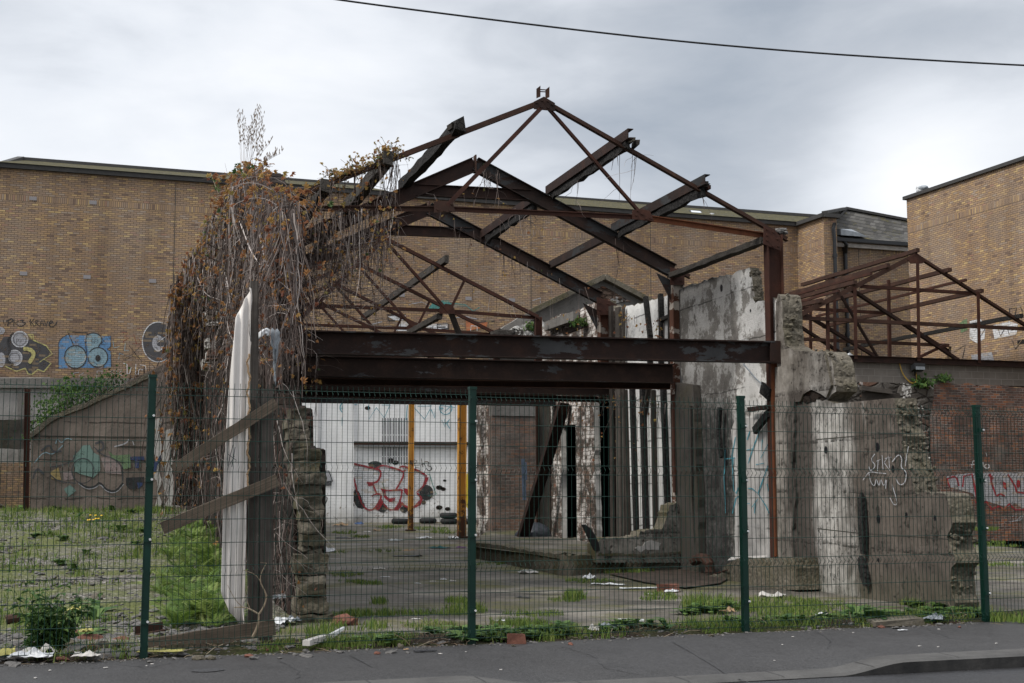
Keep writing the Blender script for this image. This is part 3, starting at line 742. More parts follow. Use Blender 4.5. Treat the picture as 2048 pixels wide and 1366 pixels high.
# ---------------------------------------------------------------- brick warehouse behind
BPH = math.atan(0.348)
D0 = 53.5
BW = VP((0, D0), BPH)
AB, BB = BW.d.copy(), BW.n.copy()
def build_backdrop():
    global ZB
    M = MAT
    zE = BW.px(800, 393.9)[1]
    ZB = BW.px(600, 434)[1]-0.11
    MAT['yellow'] = m_yellow('yellow_stock_brick', ZB)
    t = thing('brick_warehouse', BW.pt((0, 0)), 'long yellow brick warehouse wall with mossy tiled roof behind the ruin', 'building')
    sL, sI = BW.px(-330, 310)[0], BW.px(1594, 452)[0]
    b = MB(); b.prism(BW, [(sL,-0.4),(sI,-0.4),(sI,zE),(sL,zE)], 0.4)
    # jog towards the viewer, short front, recess
    I = BW.pt((sI, 0)); JP = VP(I, math.atan2(-BB.y, -BB.x))
    sJ = JP.px(1647, 434)[0]; J = JP.pt((sJ, 0)); JF = VP(J, BPH); sF = JF.px(1673, 440)[0]
    def quad(b, p, q, z0, z1, s0=0, mi=0):
        ln = (q-p).length
        b.poly([Vector((p.x,p.y,z0)), Vector((q.x,q.y,z0)), Vector((q.x,q.y,z1)), Vector((p.x,p.y,z1))], [(s0,z0),(s0+ln,z0),(s0+ln,z1),(s0,z1)], mi)
    Kp = JF.pt((sF, 0)); RP = VP(Kp+BB*1.1, BPH); s2 = RP.px(1850, 480)[0]+3; E = RP.pt((s2, 0))
    zR = RP.px(1760, 489)[1]
    quad(b, I, J, -0.4, zE, sI); quad(b, J, Kp, -0.4, zE); quad(b, Kp, Kp+BB*1.1, -0.4, zE); quad(b, Kp+BB*1.1, E, -0.4, zR)
    b.build('wall', MAT['yellow'], t)
    # fascia
    f = MB()
    f.prism(BW, [(sL-.2,zE-0.02),(sI+0.1,zE-0.02),(sI+0.1,zE+0.15),(sL-.2,zE+0.15)], 0.5, -0.16)
    for p, q, n in ((I, J, JP), (J, Kp, JF)):
        pl = VP(p, math.atan2(q.y-p.y, q.x-p.x)); ln = (q-p).length
        f.prism(pl, [(-0.05,zE-0.017),(ln+0.12,zE-0.017),(ln+0.12,zE+0.153),(-0.05,zE+0.153)], 0.3, -0.163)
    f.build('fascia', M['fascia'], t)
    # tiled roofs
    def slope(b, ua0, va0, ua1, va1, r, off0=-0.22, off1=4.0):
        e = [BW.pt(BW.px(u, v-5, off0), off0) for u, v in ((ua0,va0),(ua1,va1))]
        g = [BW.P(u, v, off1) for u, v in r]
        e = [Vector((p.x,p.y,zE+0.154)) for p in e]
        zr = sum(p.z for p in g)/2
        g = [Vector((p.x,p.y,zr)) for p in g]
        ln = (e[1]-e[0]).length; hh = (g[0]-e[0]).length
        b.poly([e[0],e[1],g[1],g[0]], [(0,0.02),(ln,0.02),(ln*.95,hh),(ln*.05,hh)])
        bk = [p+BB*8-ZV*(zr-zE) for p in g]
        b.poly([g[0],g[1],bk[1],bk[0]], [(0,0),(ln,0),(ln,5),(0,5)])
        b.poly([e[0],g[0],bk[0]]); b.poly([e[1],bk[1],g[1]])
        return e, g
    r = MB()
    slope(r, -420, 300, -14, 334, [(-420, 300), (-60, 326)])
    slope(r, -12, 334, 778, 392, [(40, 319), (727, 372.5)])
    e, g = slope(r, 850, 397.5, 1594, 452, [(1104, 395.5), (1640, 434)])
    r.build('roof', M['roof'], t)
    # ridge caps and verge at the left gable
    rc = MB()
    for (u0,v0,u1,v1) in ((40,318.5,727,372),(1104,395,1640,433.5)):
        rc = MB(); p, q = BW.P(u0, v0, 4.0), BW.P(u1, v1, 4.0); rc.extr(p, q, Bx(0.3, 0.14), ZV); rc.build('ridge_tiles', M['fascia'], t)
    rc = MB(); p, q = BW.P(-12, 334, -0.25), BW.P(42, 318, 4.0); rc.extr(p, q, Bx(0.25, 0.2), ZV); rc.build('verge', M['fascia'], t)
    # hip roof over the recess
    h = MB(); z0 = zR+0.12
    A = RP.pt((-0.35, z0), -0.35); B2 = RP.pt((s2, z0), -0.35)
    pk = RP.P(1690, 419, 2.6); pr = RP.P(1870, 470, 2.6); pr.z = pk.z-1.4
    pr2 = RP.P(1835, 458, 2.6)
    ln = (B2-A).length
    h.poly([A, B2, pr2+AB*3, pk], [(0,0.03),(ln,0.03),(ln,4),(0.5,4)])
    c = JF.pt((sF*0.2, zE+0.155), 0.1); h.poly([A, pk, c], [(0,0),(1,3),(2,0)]); h.poly([pk, pr2+AB*3, pr2+AB*3+BB*4-ZV*2, pk+BB*4-ZV*2]); h.poly([c, pk, pk+BB*4-ZV*2, c+BB*4])
    h.build('hipped_roof', M['roof2'], t)
    v = MB(); v.extr(pk+ZV*.05, A+ZV*.08, Bx(0.26, 0.12), ZV); v.extr(pk+ZV*.05, pr2+AB*3+ZV*.05, Bx(0.26, 0.12), ZV); v.extr(pk+ZV*.05, c+ZV*.08, Bx(0.26,0.12), ZV)
    v.build('hip_tiles', M['fascia'], t)
    gm = MB(); gm.extr(RP.pt((-0.4, zR+0.0), -0.46), RP.pt((s2, zR+0.0), -0.46), Bx(0.16, 0.14), ZV)
    gm.build('gutter', M['pipe'], t)
    sf = MB(); sf.prism(RP, [(-0.3,zR-0.26),(s2,zR-0.26),(s2,zR-0.09),(-0.3,zR-0.09)], 0.1, -0.2); sf.build('soffit', plain('pale_soffit', (0.45,0.42,0.39)), t)
    fl = MB(); p = RP.P(1682, 470, -0.42); fl.hexa([p+AB*x+BB*y+ZV*z for z0_, dz in ((0,0),(1,0.28)) for x, y, z in ((0,0,dz),(1.4-z0_*0.5,0,dz*.6),(1.4-z0_*.5,.5,dz+.12),(0,.5,dz+.1))]); fl.build('lead_flashing', M['grey'], t)
    for u0, u1, vt, pl, off in ((1668, 1668, 446, JF, -0.12), (1690, 1691, 484, RP, -0.12)):
        d = MB(); q = pl.px(u0, vt, off); s = q[0]
        pts = [pl.pt((s, q[1]), off-0.05), pl.pt((s-0.04, q[1]-0.25), off), pl.pt((s, q[1]-0.7), off), pl.pt((s+0.02, 1.0), off)]
        d.tube(pts, 0.085, 8)
        for z in (q[1]-1.5, q[1]-4.2, q[1]-6.8): d.tube([pl.pt((s, z), off), pl.pt((s, z+0.13), off)], 0.115, 8)
        if pl is RP: d.tube([RP.pt((RP.px(1674, 476)[0], zR), -0.45), RP.pt((s-0.15, zR-0.2), -0.45), pl.pt((s, q[1]-0.5), off)], 0.085, 8)
        d.build('downpipe', M['pipe'], t)
    # movement joints, vents, skylight, flue
    for u in (350, 1062, 1300, 1715):
        mj = MB()
        pl = BW if u < 1600 else RP
        s = pl.px(u, 430)[0]; mj.prism(pl, [(s-.012,0),(s+.012,0),(s+.012,zE-.05 if pl is BW else zR-.3),(s-.012,zE-.05 if pl is BW else zR-.3)], 0.05, -0.006, back=False)
        mj.build('movement_joint', M['fascia'], t)
    for u, vv in ((66,397),(186,405),(47,547),(174,554),(803,590),(937,597),(1024,600),(555,424),(305,562)):
        g = MB(); s, z = BW.px(u, vv); g.prism(BW, [(s-.13,z-.07),(s+.13,z-.07),(s+.13,z+.07),(s-.13,z+.07)], 0.05, -0.02); g.build('vent', M['vent'], t)
    e0 = [BW.P(u, v, o) for u, v, o in ((1386,437,.45),(1412,439,.45),(1402,427,1.3),(1378,425,1.3))]
    s = MB(); s.hexa([p-ZV*0.05 for p in e0]+[p+ZV*.12 for p in e0]); w = s.build('skylight', M['fascia'], t)
    s = MB(); c = sum(e0, Vector())/4; s.poly([c+(p-c)*.8+ZV*.13 for p in e0]); s.build('pane', M['glass'], w)
    s = MB(); p = BW.P(1424, 440, .6); s.tube([p-ZV*.1, p+ZV*.14], .17, 10, r2=.15); s.tube([p+ZV*.14, p+ZV*.3], .1, 10); s.build('roof_flue', M['white'], t)
    s = MB(); s.tube([BW.P(100, 760, -.08), BW.P(0, 760, -.08), BW.P(-300, 745, -.08)], .1, 4); s.build('ledge', M['conc_grey'], t)
    G = (0, 620, 6.0235)
    X = 'f'; S = 's'
    graffiti(BW, G, [
      (S,'black',13,[(35,115),(60,195),(85,115)]),(S,'black',13,[(100,110),(95,200)]),(S,'black',13,[(95,130),(140,100),(165,130),(105,160)],1),(S,'black',13,[(170,110),(165,195)]),(S,'black',13,[(230,130),(180,155),(225,190)]),
      (S,'black',13,[(240,125),(290,118),(255,152),(318,150),(275,195),(232,196)],1),
      (S,'black',13,[(362,112),(375,198)]),(S,'black',13,[(345,130),(375,150),(412,108)]),(S,'black',13,[(380,150),(415,196)]),(S,'black',13,[(432,118),(430,192)]),(S,'black',13,[(430,125),(472,128),(435,157),(478,196)]),
      (S,'black',13,[(482,196),(505,118),(530,192)]),(S,'black',11,[(487,166),(524,166)]),(S,'black',13,[(532,124),(556,190),(582,124)]),(S,'black',13,[(592,160),(640,152),(622,124),(588,152),(600,208),(660,195),(690,138)],1)], t)
    graffiti(BW, G, [
      (X,'dgrey',[(60,680),(0,640),(-60,500),(40,330),(240,300),(330,300),(400,370),(560,430),(632,530),(530,595),(612,640),(530,742),(455,715),(385,775),(340,770),(300,705),(200,740)]),
      (X,'silver',ell(240,352,98,96)),(X,'silver',ell(175,575,92,92)),(X,'silver',ell(15,600,50,90)),(X,'silver',ell(0,250,60,45)),
      (S,'white',8,ell(240,352,98,96)),(S,'white',8,ell(175,575,92,92)),(S,'dgrey',6,ell(175,575,60,58)),(S,'dgrey',6,ell(240,352,76,74)),
      (S,'black',26,[(165,272),(108,330),(92,400),(130,485),(88,550),(92,620),(165,660)],1),
      (S,'yellow',16,[(335,292),(400,296),(402,362),(560,432),(630,530),(528,592),(614,642),(530,742),(455,716),(385,778),(340,772),(305,702),(200,738),(60,678)]),
      (S,'yellow',46,[(280,465),(360,470),(420,530),(350,640)],1),(S,'yellow',30,[(350,300),(385,340)]),(S,'yellow',12,[(475,630),(530,590)]),(S,'black',6,[(165,345),(175,400)]),(S,'black',6,[(200,400),(200,345),(225,350),(220,372),(200,375)]),(S,'black',6,[(240,345),(250,395),(268,345)])], t, True)
    graffiti(BW, G, [
      (X,'blue',[(705,390),(740,340),(800,305),(1335,312),(1335,440),(1290,470),(1338,500),(1340,692),(705,703)]),(X,'pink',[(790,640),(860,690),(860,718),(820,700)]),(X,'pink',[(1130,690),(1260,680),(1210,712)]),
      (X,'lblue',ell(910,565,132,137)),(X,'lblue',ell(1180,570,118,112)),(X,'lblue',[(1035,300),(1130,268),(1228,318),(1225,380),(1185,450),(1060,500)]),
      (S,'black',13,ell(910,565,132,137)),(S,'black',13,ell(1180,570,118,118,0,22,-2.6,3.2)),(S,'black',12,[(810,252),(930,268),(1052,272),(1028,400),(1045,520)]),(S,'black',12,[(812,255),(885,420)]),
      (S,'black',12,[(1050,300),(1130,265),(1222,312),(1232,375),(1188,430),(1190,455)],1),(S,'black',8,[(705,706),(705,390),(745,335),(808,300)]),(S,'black',8,[(1240,318),(1336,312),(1336,442),(1290,470),(1338,502),(1340,694)]),
      (S,'black',7,[(1215,412),(1255,364),(1282,412),(1215,412)]),(X,'black',ell(1180,580,32,40)),(S,'white',7,[(885,515),(950,520),(905,550),(965,560)]),(S,'white',7,[(955,645),(1020,620),(1030,560)],1),(S,'white',6,[(1025,305),(1020,380)]),(S,'black',6,[(1110,335),(1108,390),(1140,390)]),(S,'black',6,[(1145,320),(1140,400)])], t, True)
    graffiti(BW, G, [
      (S,'brown',8,[(1468,270),(1540,275),(1500,318),(1548,340),(1490,372),(1490,405)]),(S,'brown',8,[(1610,290),(1645,410),(1660,330),(1700,385),(1690,410),(1600,405)]),(S,'brown',7,[(1650,225),(1720,215)]),
      (S,'lblue',8,[(1360,370),(1372,455),(1440,440)]),(S,'lblue',8,[(1510,395),(1500,490),(1550,490)]),(S,'lblue',8,[(1430,590),(1440,520),(1490,540)]),
      (S,'black',6,[(1490,605),(1495,545),(1550,540)]),(S,'black',6,[(1495,590),(1600,530),(1700,430)]),(S,'black',6,[(1560,430),(1640,540),(1715,622)]),(S,'black',6,[(1490,605),(1600,560),(1712,570)]),
      (S,'white',9,[(1485,640),(1530,655),(1532,770),(1560,765),(1580,690)]),(S,'white',9,[(1638,650),(1630,775),(1665,775),(1672,715),(1740,722),(1745,790)]),(S,'white',8,[(1690,660),(1750,670),(1760,720)]),
      (S,'silver',8,[(880,840),(885,760),(950,750)]),(S,'silver',8,[(1010,755),(950,790),(1015,820)]),(S,'silver',8,[(1165,820),(1170,735),(1235,735),(1225,765)]),(S,'silver',9,[(1380,730),(1310,740),(1370,765),(1320,790)]),(S,'silver',9,[(1400,730),(1410,795)]),(S,'silver',9,[(1475,730),(1415,765),(1475,790)])], t)
    graffiti(BW, G, [
      (X,'dgrey',ell(1905,385,190,235)),(S,'white',12,ell(1905,385,190,240,0,22,2.4,5.0)),(S,'white',10,ell(1905,385,190,240,0,10,0.9,2.3)),(X,'silver',ell(1905,400,72,95)),(X,'dgrey',ell(1935,400,50,40)),(S,'white',16,[(1870,470),(1900,500),(1950,470)],1),(S,'white',9,[(1900,300),(1890,400),(2020,300)])], t, True)
    G = (580, 480, 3.794)
    graffiti(BW, G, [
      (X,'dteal',[(1050,520),(1080,480),(1150,460),(1200,455),(1225,490),(1215,540),(1060,545)]),(S,'dteal',8,[(1220,480),(1330,490),(1390,540),(1440,510)]),(S,'silver',6,[(900,490),(1000,470),(1060,500)]),(S,'paleteal',7,[(1240,500),(1340,500),(1370,530)]),
      (X,'white',[(740,580),(880,565),(870,610),(800,612)]),(X,'white',[(830,615),(940,625),(935,690),(790,690)]),(X,'white',[(1030,640),(1195,630),(1195,685),(1040,690)]),(S,'black',12,[(880,568),(740,568),(745,608),(800,612)]),(S,'black',11,[(945,625),(990,640),(985,688)]),
      (S,'black',11,[(1200,635),(1115,640),(1120,690)]),(S,'black',11,[(1120,662),(1180,660)]),(S,'black',11,[(1205,635),(1205,672),(1150,675)]),(S,'black',7,[(1060,670),(1085,655),(1075,685)]),(S,'silver',9,[(640,660),(760,655)]),(S,'silver',9,[(620,640),(700,620)]),(S,'black',6,[(840,620),(835,680)]),
      (X,'orange',[(1335,610),(1500,625),(1490,660),(1340,690)]),(S,'white',6,[(1370,690),(1375,650),(1420,655),(1420,690)]),(S,'black',8,[(1320,600),(1440,625),(1560,615)]),(S,'silver',8,[(1840,460),(1900,440),(1900,480)]),(S,'silver',9,[(1250,590),(1330,580),(1420,600)])], t, True)
    # right hand brick block
    corner = ground(1832, 970)
    d = ray(1832, 970); P0 = CAM+d*(50.6/d.y)
    RB = VP(P0, math.atan2(-BB.y, -BB.x)); zt = RB.px(1832, 393)[1]
    ext = RB.px(2500, 300)[0]
    k = thing('brick_block', (P0.x, P0.y, 0), 'taller yellow brick block with flat dark coping at the right edge', 'building')
    ZB2 = RB.px(1900, 437.5)[1]-0.1
    b = MB(); b.prism(RB, [(0,-.4),(ext,-.4),(ext,zt),(0,zt)], 6.0); b.build('wall', m_yellow('yellow_brick_block', ZB2), k)  # same brick colours as the warehouse, only the band height differs
    b = MB(); b.prism(RB, [(-.12,zt),(ext,zt),(ext,zt+.13),(-.12,zt+.13)], 6.2, -.1); b.build('coping', M['fascia'], k)
    graffiti(RB, (1550, 300, 3.4157), [
      (X,'white',[(1330,1170),(1400,1150),(1440,1200),(1430,1290),(1380,1320),(1330,1290)]),(X,'green',[(1260,1180),(1310,1150),(1315,1230),(1270,1250)]),(X,'white',[(1480,1200),(1600,1170),(1660,1190),(1650,1260),(1500,1290)]),(X,'silver',[(1340,1400),(1480,1380),(1500,1450),(1350,1480)]),
      (S,'black',7,[(1600,1080),(1605,1150)]),(S,'black',7,[(1600,1085),(1650,1075),(1640,1120),(1660,1140)]),(S,'black',7,[(1670,1060),(1690,1100),(1680,1150)]),(S,'black',7,[(1390,1200),(1400,1280),(1440,1210)]),(S,'black',7,[(1520,1210),(1540,1270),(1580,1200),(1600,1260)]),(S,'black',7,[(1620,1300),(1640,1360),(1690,1290)]),(S,'black',6,[(1220,1380),(1300,1330),(1280,1420)]),(S,'paleteal',7,[(1200,1440),(1260,1460),(1300,1430)])], k, True)
    # sleeping gull on the corner of the coping
    p = RB.pt((1.9*0.35, zt+.13), .25)
    g = MB(); ic = ico(2)
    def blob(b, c, sx, sy, sz, ax):
        for f in ic[1]: b.poly([c+ax[0]*(ic[0][i].x*sx)+ax[1]*(ic[0][i].y*sy)+ZV*(ic[0][i].z*sz) for i in f])
    ax = (RB.d, RB.n); gull = thing('gull', p, 'white gull with grey back resting on the corner of the brick block coping', 'bird')
    pr = RB.P(1843, 385, .3); pr.z = zt+.13
    blob(g, pr+ZV*.15, .27, .17, .15, ax); blob(g, pr+ZV*.29-RB.d*.19, .1, .09, .1, ax)
    g.build('body', M['white'], gull, True)
    g = MB(); blob(g, pr+ZV*.2+RB.d*.1, .27, .175, .12, ax); g.build('wing', M['grey'], gull, True)
    g = MB(); g.tube([pr+ZV*.29-RB.d*.27, pr+ZV*.27-RB.d*.36], .025, 5, r2=.006); g.build('beak', M['yel'], gull)
ICO = {}
def ico(n):
    if n not in ICO:
        bm = bmesh.new(); bmesh.ops.create_icosphere(bm, subdivisions=n, radius=1.0)
        ICO[n] = ([v.co.copy() for v in bm.verts], [[v.index for v in f.verts] for f in bm.faces]); bm.free()
    return ICO[n]
def rock(b, c, r, flat=0.6, n=1, j=0.35):
    vs, fs = ico(n); rot = Matrix.Rotation(U(0, 6.3), 3, Vector((U(-1,1),U(-1,1),U(-1,1))).normalized())
    sx, sy = U(.7,1.3), U(.7,1.3); a = U(0,6.3); ca, sa = math.cos(a), math.sin(a); ix = []
    for v in vs:
        q = rot @ (v*(1+U(-j, j*0.5))); x, y = q.x*sx*r, q.y*sy*r
        ix.append(b.add((c[0]+x*ca-y*sa, c[1]+x*sa+y*ca, c[2]+q.z*flat*r)))
    for f in fs: b.face([ix[i] for i in f])
# ---------------------------------------------------------------- green mesh fence
def build_fence():
    t = thing('mesh_fence', FEN.pt((0, 0)), 'dark green welded mesh fence on green posts along the pavement', 'fence')
    us = [(287,1312), (943,1287), (1491,1256), (1972,1240)]
    sp = []
    for u, v in us:
        sp.append(FEN.px(u, v)[0])
    d = (sp[-1]-sp[0])/3
    sp = [sp[0]-d]+sp+[sp[-1]+d]
    tops = [2.42, FEN.px(300,754)[1], FEN.px(945,778)[1], FEN.px(1484,796)[1], FEN.px(1955,814)[1], 2.42]
    lean = [0, 0.004, 0.0, -0.004, -0.012, 0]
    for k, s in enumerate(sp):
        b = MB(); T = FEN.pt((s+lean[k]*2, tops[k])); B = FEN.pt((s, -0.12))
        b.extr(B, T, [(-.032,-.03),(.032,-.03),(.032,.03),(.024,.03),(.024,.036),(-.024,.036),(-.024,.03),(-.032,.03)], FEN.n)
        p = b.build('post', MAT['green'], t)
        c = MB(); c.box(T+ZV*.008, .037, .037, .014, (FEN.d, FEN.n, ZV)); c.build('cap', MAT['green'], p)
        for z in (0.30, 1.02, 1.55, 2.12):
            m = MB(); q = FEN.pt((s+.022, z), -.052); m.tube([q, q-FEN.n*.012], .011, 8); m.build('bolt', MAT['bolt'], p)
            m = MB(); m.box(FEN.pt((s, z), -.045), .03, .006, .022, (FEN.d, FEN.n, ZV)); m.build('clamp', MAT['green'], p)
    H = 2.38
    hz = [H-x for x in (.028,.095,.30,.505,.695,.785,1.0,1.21,1.42,1.625,1.715,1.92,2.13,2.275,2.345)]
    folds = [H-x for x in (.0615,.74,1.67,2.31)]
    def off(z):
        for f in folds:
            if abs(z-f) < .036: return -.04*(1-abs(z-f)/.036)
        return 0.0
    prof = sorted(set([0.02, H+.025]+[f+e for f in folds for e in (-.036, 0, .036)]))
    for k in range(len(sp)-1):
        b = MB(); s0, s1 = sp[k]+.03, sp[k+1]-.03
        z0 = (tops[k]-2.42+tops[k+1]-2.42)*0.35
        n = int((s1-s0)/.05); st = (s1-s0)/n
        for i in range(n+1):
            s = s0+st*i; bow = 0.012*math.sin(3.14*i/n)+U(-.002,.002)
            b.tube([FEN.pt((s, z+z0), off(z)+bow-.03) for z in prof], .0029, 4)
        for z in hz+folds[:0]:
            b.tube([FEN.pt((s0+(s1-s0)*i/6, z+z0), off(z)-.036+.012*math.sin(3.14*i/6)) for i in range(7)], .0031, 4)
        b.build('mesh_panel', MAT['green'], t)

# ---------------------------------------------------------------- steel frames
def bolts(b, plane, pts, off, r=.018):
    for u, v in pts:
        p = plane.P(u, v, off); b.tube([p, p-plane.n*.02], r, 6)
def plate(b, plane, pix, th=.014, off=-.05):
    b.prism(plane, [plane.px(u, v, off) for u, v in pix], th, off)
def build_frames():
    M = MAT
    f1, f2, f3, f4 = FR(1), FR(2), FR(3), FR(4)
    up = lambda p: -p.n
    # ---- front truss
    t = thing('truss_frame', C1, 'rusty triangulated steel roof truss on a tall red post, nearest the street', 'steel frame')
    def bar(pl, a, c, prof, name, mat, par, off=0.0, up_=None):
        b = MB(); b.extr(pl.P(a[0], a[1], off), pl.P(c[0], c[1], off), prof, up_ or ZV); return b.build(name, mat, par)
    bar(f1, (592,391), (1084,203), L_prof(.085), 'rafter', M['rust_brown'], t); bar(f1, (1092,203), (1576,478), L_prof(.085), 'rafter', M['rust_brown'], t)
    bar(f1, (1082,216), (893,412), L_prof(.062), 'strut', M['rust_red'], t, -.02); bar(f1, (1098,216), (1284,428), L_prof(.062), 'strut', M['rust_red'], t, -.02)
    bar(f1, (585,417), (893,418), T_prof(.075), 'tie', M['rust_brown'], t); bar(f1, (893,418), (1286,435), T_prof(.07), 'tie', M['rust_red'], t, -.003); bar(f1, (1286,435), (1545,474), T_prof(.085), 'tie', M['rust_orange'], t)
    b = MB(); plate(b, f1, [(1068,203),(1088,193),(1110,206),(1110,222),(1068,218)]); bolts(b, f1, [(1073,205),(1084,201),(1095,202),(1105,209),(1082,214),(1096,215)], -.05); b.build('apex_plate', M['rust'], t)
    b = MB(); plate(b, f1, [(868,404),(880,401),(905,402),(911,424),(868,425)]); bolts(b, f1, [(876,419),(888,421),(900,421),(903,408)], -.05); b.build('gusset_plate', M['rust_brown'], t)
    b = MB(); plate(b, f1, [(1265,420),(1278,418),(1300,421),(1308,442),(1265,438)]); bolts(b, f1, [(1272,430),(1285,428),(1292,437),(1301,436),(1275,421)], -.05); b.build('gusset_plate', M['rust_red'], t)
    b = MB(); plate(b, f1, [(1528,452),(1552,463),(1562,476),(1562,502),(1527,488)], .014, -.15); bolts(b, f1, [(1534,459),(1534,470),(1534,480),(1546,464),(1555,478),(1556,492),(1546,492)], -.15); b.build('eaves_plate', M['rust_red'], t)
    for x in (0, 1):
        b = MB(); du = 18*x
        o = -.02
        b.prism(f1, [f1.px(1073.5+du,196+x,o),f1.px(1081+du,193+x,o),f1.px(1081+du,171+2*x,o),f1.px(1073.5+du,177+2*x,o)], .02, o); b.build('ridge_cleat', M['rust_brown'], t)
    b = MB()
    for v in (179, 183): b.tube([f1.P(1078,v,-.01), f1.P(1096,v+1,-.01)], .008, 6)
    b.build('ridge_rod', M['rust'], t)
    top = f1.P(1548, 470); ztop = top.z; s1 = f1.px(1548, 560)[0]; sb = f1.px(1553, 1000)[0]
    b = MB(); b.extr(f1.pt((s1, 0.2)), f1.pt((s1, ztop)), I_prof(.25, .16, .014), AV); col = b.build('column', M['rust_red'], t)
    b = MB(); z0, z1 = f1.px(1548,1112)[1], f1.px(1548,728)[1]
    b.box(f1.pt((s1-.085, (z0+z1)/2), -.1), .05, .02, (z1-z0)/2, (AV, BV, ZV)); b.build('column_flange', M['rust_orange'], t)
    b = MB(); sl = f1.px(590, 500)[0]; b.extr(f1.pt((sl, 0.0)), f1.pt((sl, f1.px(590,385)[1])), I_prof(.25,.16,.014), AV); b.build('column', M['rust'], t)
    # end debris on rafter foot
    b = MB(); 
    for _ in range(7): rock(b, f1.P(1563+U(-6,8), 462+U(-4,6), U(-.05,.1)), U(.03,.06), .8)
    tag(b.build('rubble_clump', M['rock']), 'small clump of mortar and debris on the eaves of the front truss', 'debris')
    # ---- floor beams (one per frame, each resting between wall and post)
    def beam(pl, a0, a1, mat, lab, w=.17, off=-.10):
        """a0/a1: (u, vtop, vbottom)"""
        p0, q0 = pl.px(a0[0], a0[1], off), pl.px(a0[0], a0[2], off); p1, q1 = pl.px(a1[0], a1[1], off), pl.px(a1[0], a1[2], off)
        h = ((p0[1]-q0[1])+(p1[1]-q1[1]))/2
        b = MB(); b.extr(pl.pt((p0[0], (p0[1]+q0[1])/2), off), pl.pt((p1[0], (p1[1]+q1[1])/2), off), I_prof(h, w, .02), ZV)
        o = b.build('steel_beam', mat); tag(o, lab, 'steel beam', 'steel floor beams across the ruin'); return o
    beam(f1, (575,660.5,708), (1545,683.5,726), M['steel'], 'long horizontal steel beam with black paint flaking to rust, nearest the street', .19, -.16)
    b = MB(); b.prism(f1, [f1.px(1541,681,-.25),f1.px(1568,682,-.25),f1.px(1568,727,-.25),f1.px(1541,727,-.25)], .02, -.25); tag(b.build('end_plate', M['rust'], t))
    beam(f2, (600,711,752), (1345,728,767), M['beam2'], 'second horizontal steel beam behind the front one, ending at the flaking post')
    beam(f3, (600,744,778), (1240,760,793), M['beam2'], 'third horizontal steel beam back, with pale flaked paint near its right end')
    beam(f4, (600,774,806), (1112,784,812), M['steel_dark'], 'fourth and farthest dark steel beam, just above the white wall')
    # thin trough rails between beams; their lighter brown paints in lit flange edges
    for pl, a0, a1, l in ((f2, (600,757,768), (1345,768,777), 'thin dark rail under the second beam'), (f3, (600,781,792), (1240,795,804), 'thin dark rail under the third beam')):
        p0, p1 = pl.P(a0[0], (a0[1]+a0[2])/2, .3), pl.P(a1[0], (a1[1]+a1[2])/2, .3)
        b = MB(); b.extr(p0, p1, C_prof(.12, .09), ZV); tag(b.build('steel_rail', M['rust_brown']), l, 'steel rail')
    # ---- second and third frames: bent I-beam portals
    def portal(pl, k, apex, lend, rend, dep, c0, c1, cdep, colu, coltop, base, mcol, lab):
        t = thing('portal_frame', pl.o, lab, 'steel frame')
        A = pl.P(*apex); A = A-ZV*dep*.55
        for e in (lend, rend):
            E = pl.P(*e)-ZV*dep*.55; b = MB(); b.extr(A, E, I_prof(dep, .13, .013), ZV); b.build('rafter', M['rust'] if e is lend else M['steel_dark'], t)
        b = MB(); b.box(A, .012, .068, dep*.62, (AV, BV, ZV)); b.build('apex_plate', M['rust_brown'], t)
        p, q = pl.P(*c0, .02), pl.P(*c1, .02); b = MB(); b.extr(p, q, I_prof(cdep, .11, .012), ZV); b.build('collar_beam', M['rust'], t)
        s = pl.px(colu, 700)[0]; zt = pl.px(colu, coltop)[1]
        b = MB(); b.extr(pl.pt((s, base)), pl.pt((s, zt)), I_prof(.22, .17, .014), AV); b.build('column', mcol, t)
        b = MB(); b.prism(pl, [pl.px(colu-42, coltop+8),pl.px(colu-14, coltop+22),pl.px(colu-14, coltop+62)], .02, -.01); b.build('haunch', M['steel_dark'], t)
        b = MB(); b.prism(pl, [pl.px(colu-14, coltop-4, -.1),pl.px(colu+14, coltop+5, -.1),pl.px(colu+14, coltop+32, -.1),pl.px(colu-14, coltop+32, -.1)], .02, -.1); bolts(b, pl, [(colu-8,coltop+8),(colu+8,coltop+10),(colu-8,coltop+22),(colu+8,coltop+24)], -.1); b.build('eaves_plate', M['rust_red'], t)
        b = MB(); b.extr(pl.P(colu, coltop+2, -.02), pl.P(colu+26, coltop+15, -.02), L_prof(.09), ZV); b.build('rafter_foot', M['rust_brown'], t)
        return t
    portal(f2, 2, (950,313), (598,464), (1346,527), .245, (832,380), (1062,391), .20, 1355, 538, .2, M['steel_pale'], 'bent I-beam portal frame with pointed apex, second from the street')
    portal(f3, 3, (858,404), (598,515), (1200,583), .245, (778,460), (944,466), .20, 1208, 598, 3.25, M['steel_pale'], 'bent I-beam portal frame third from the street, apex behind the front truss tie')
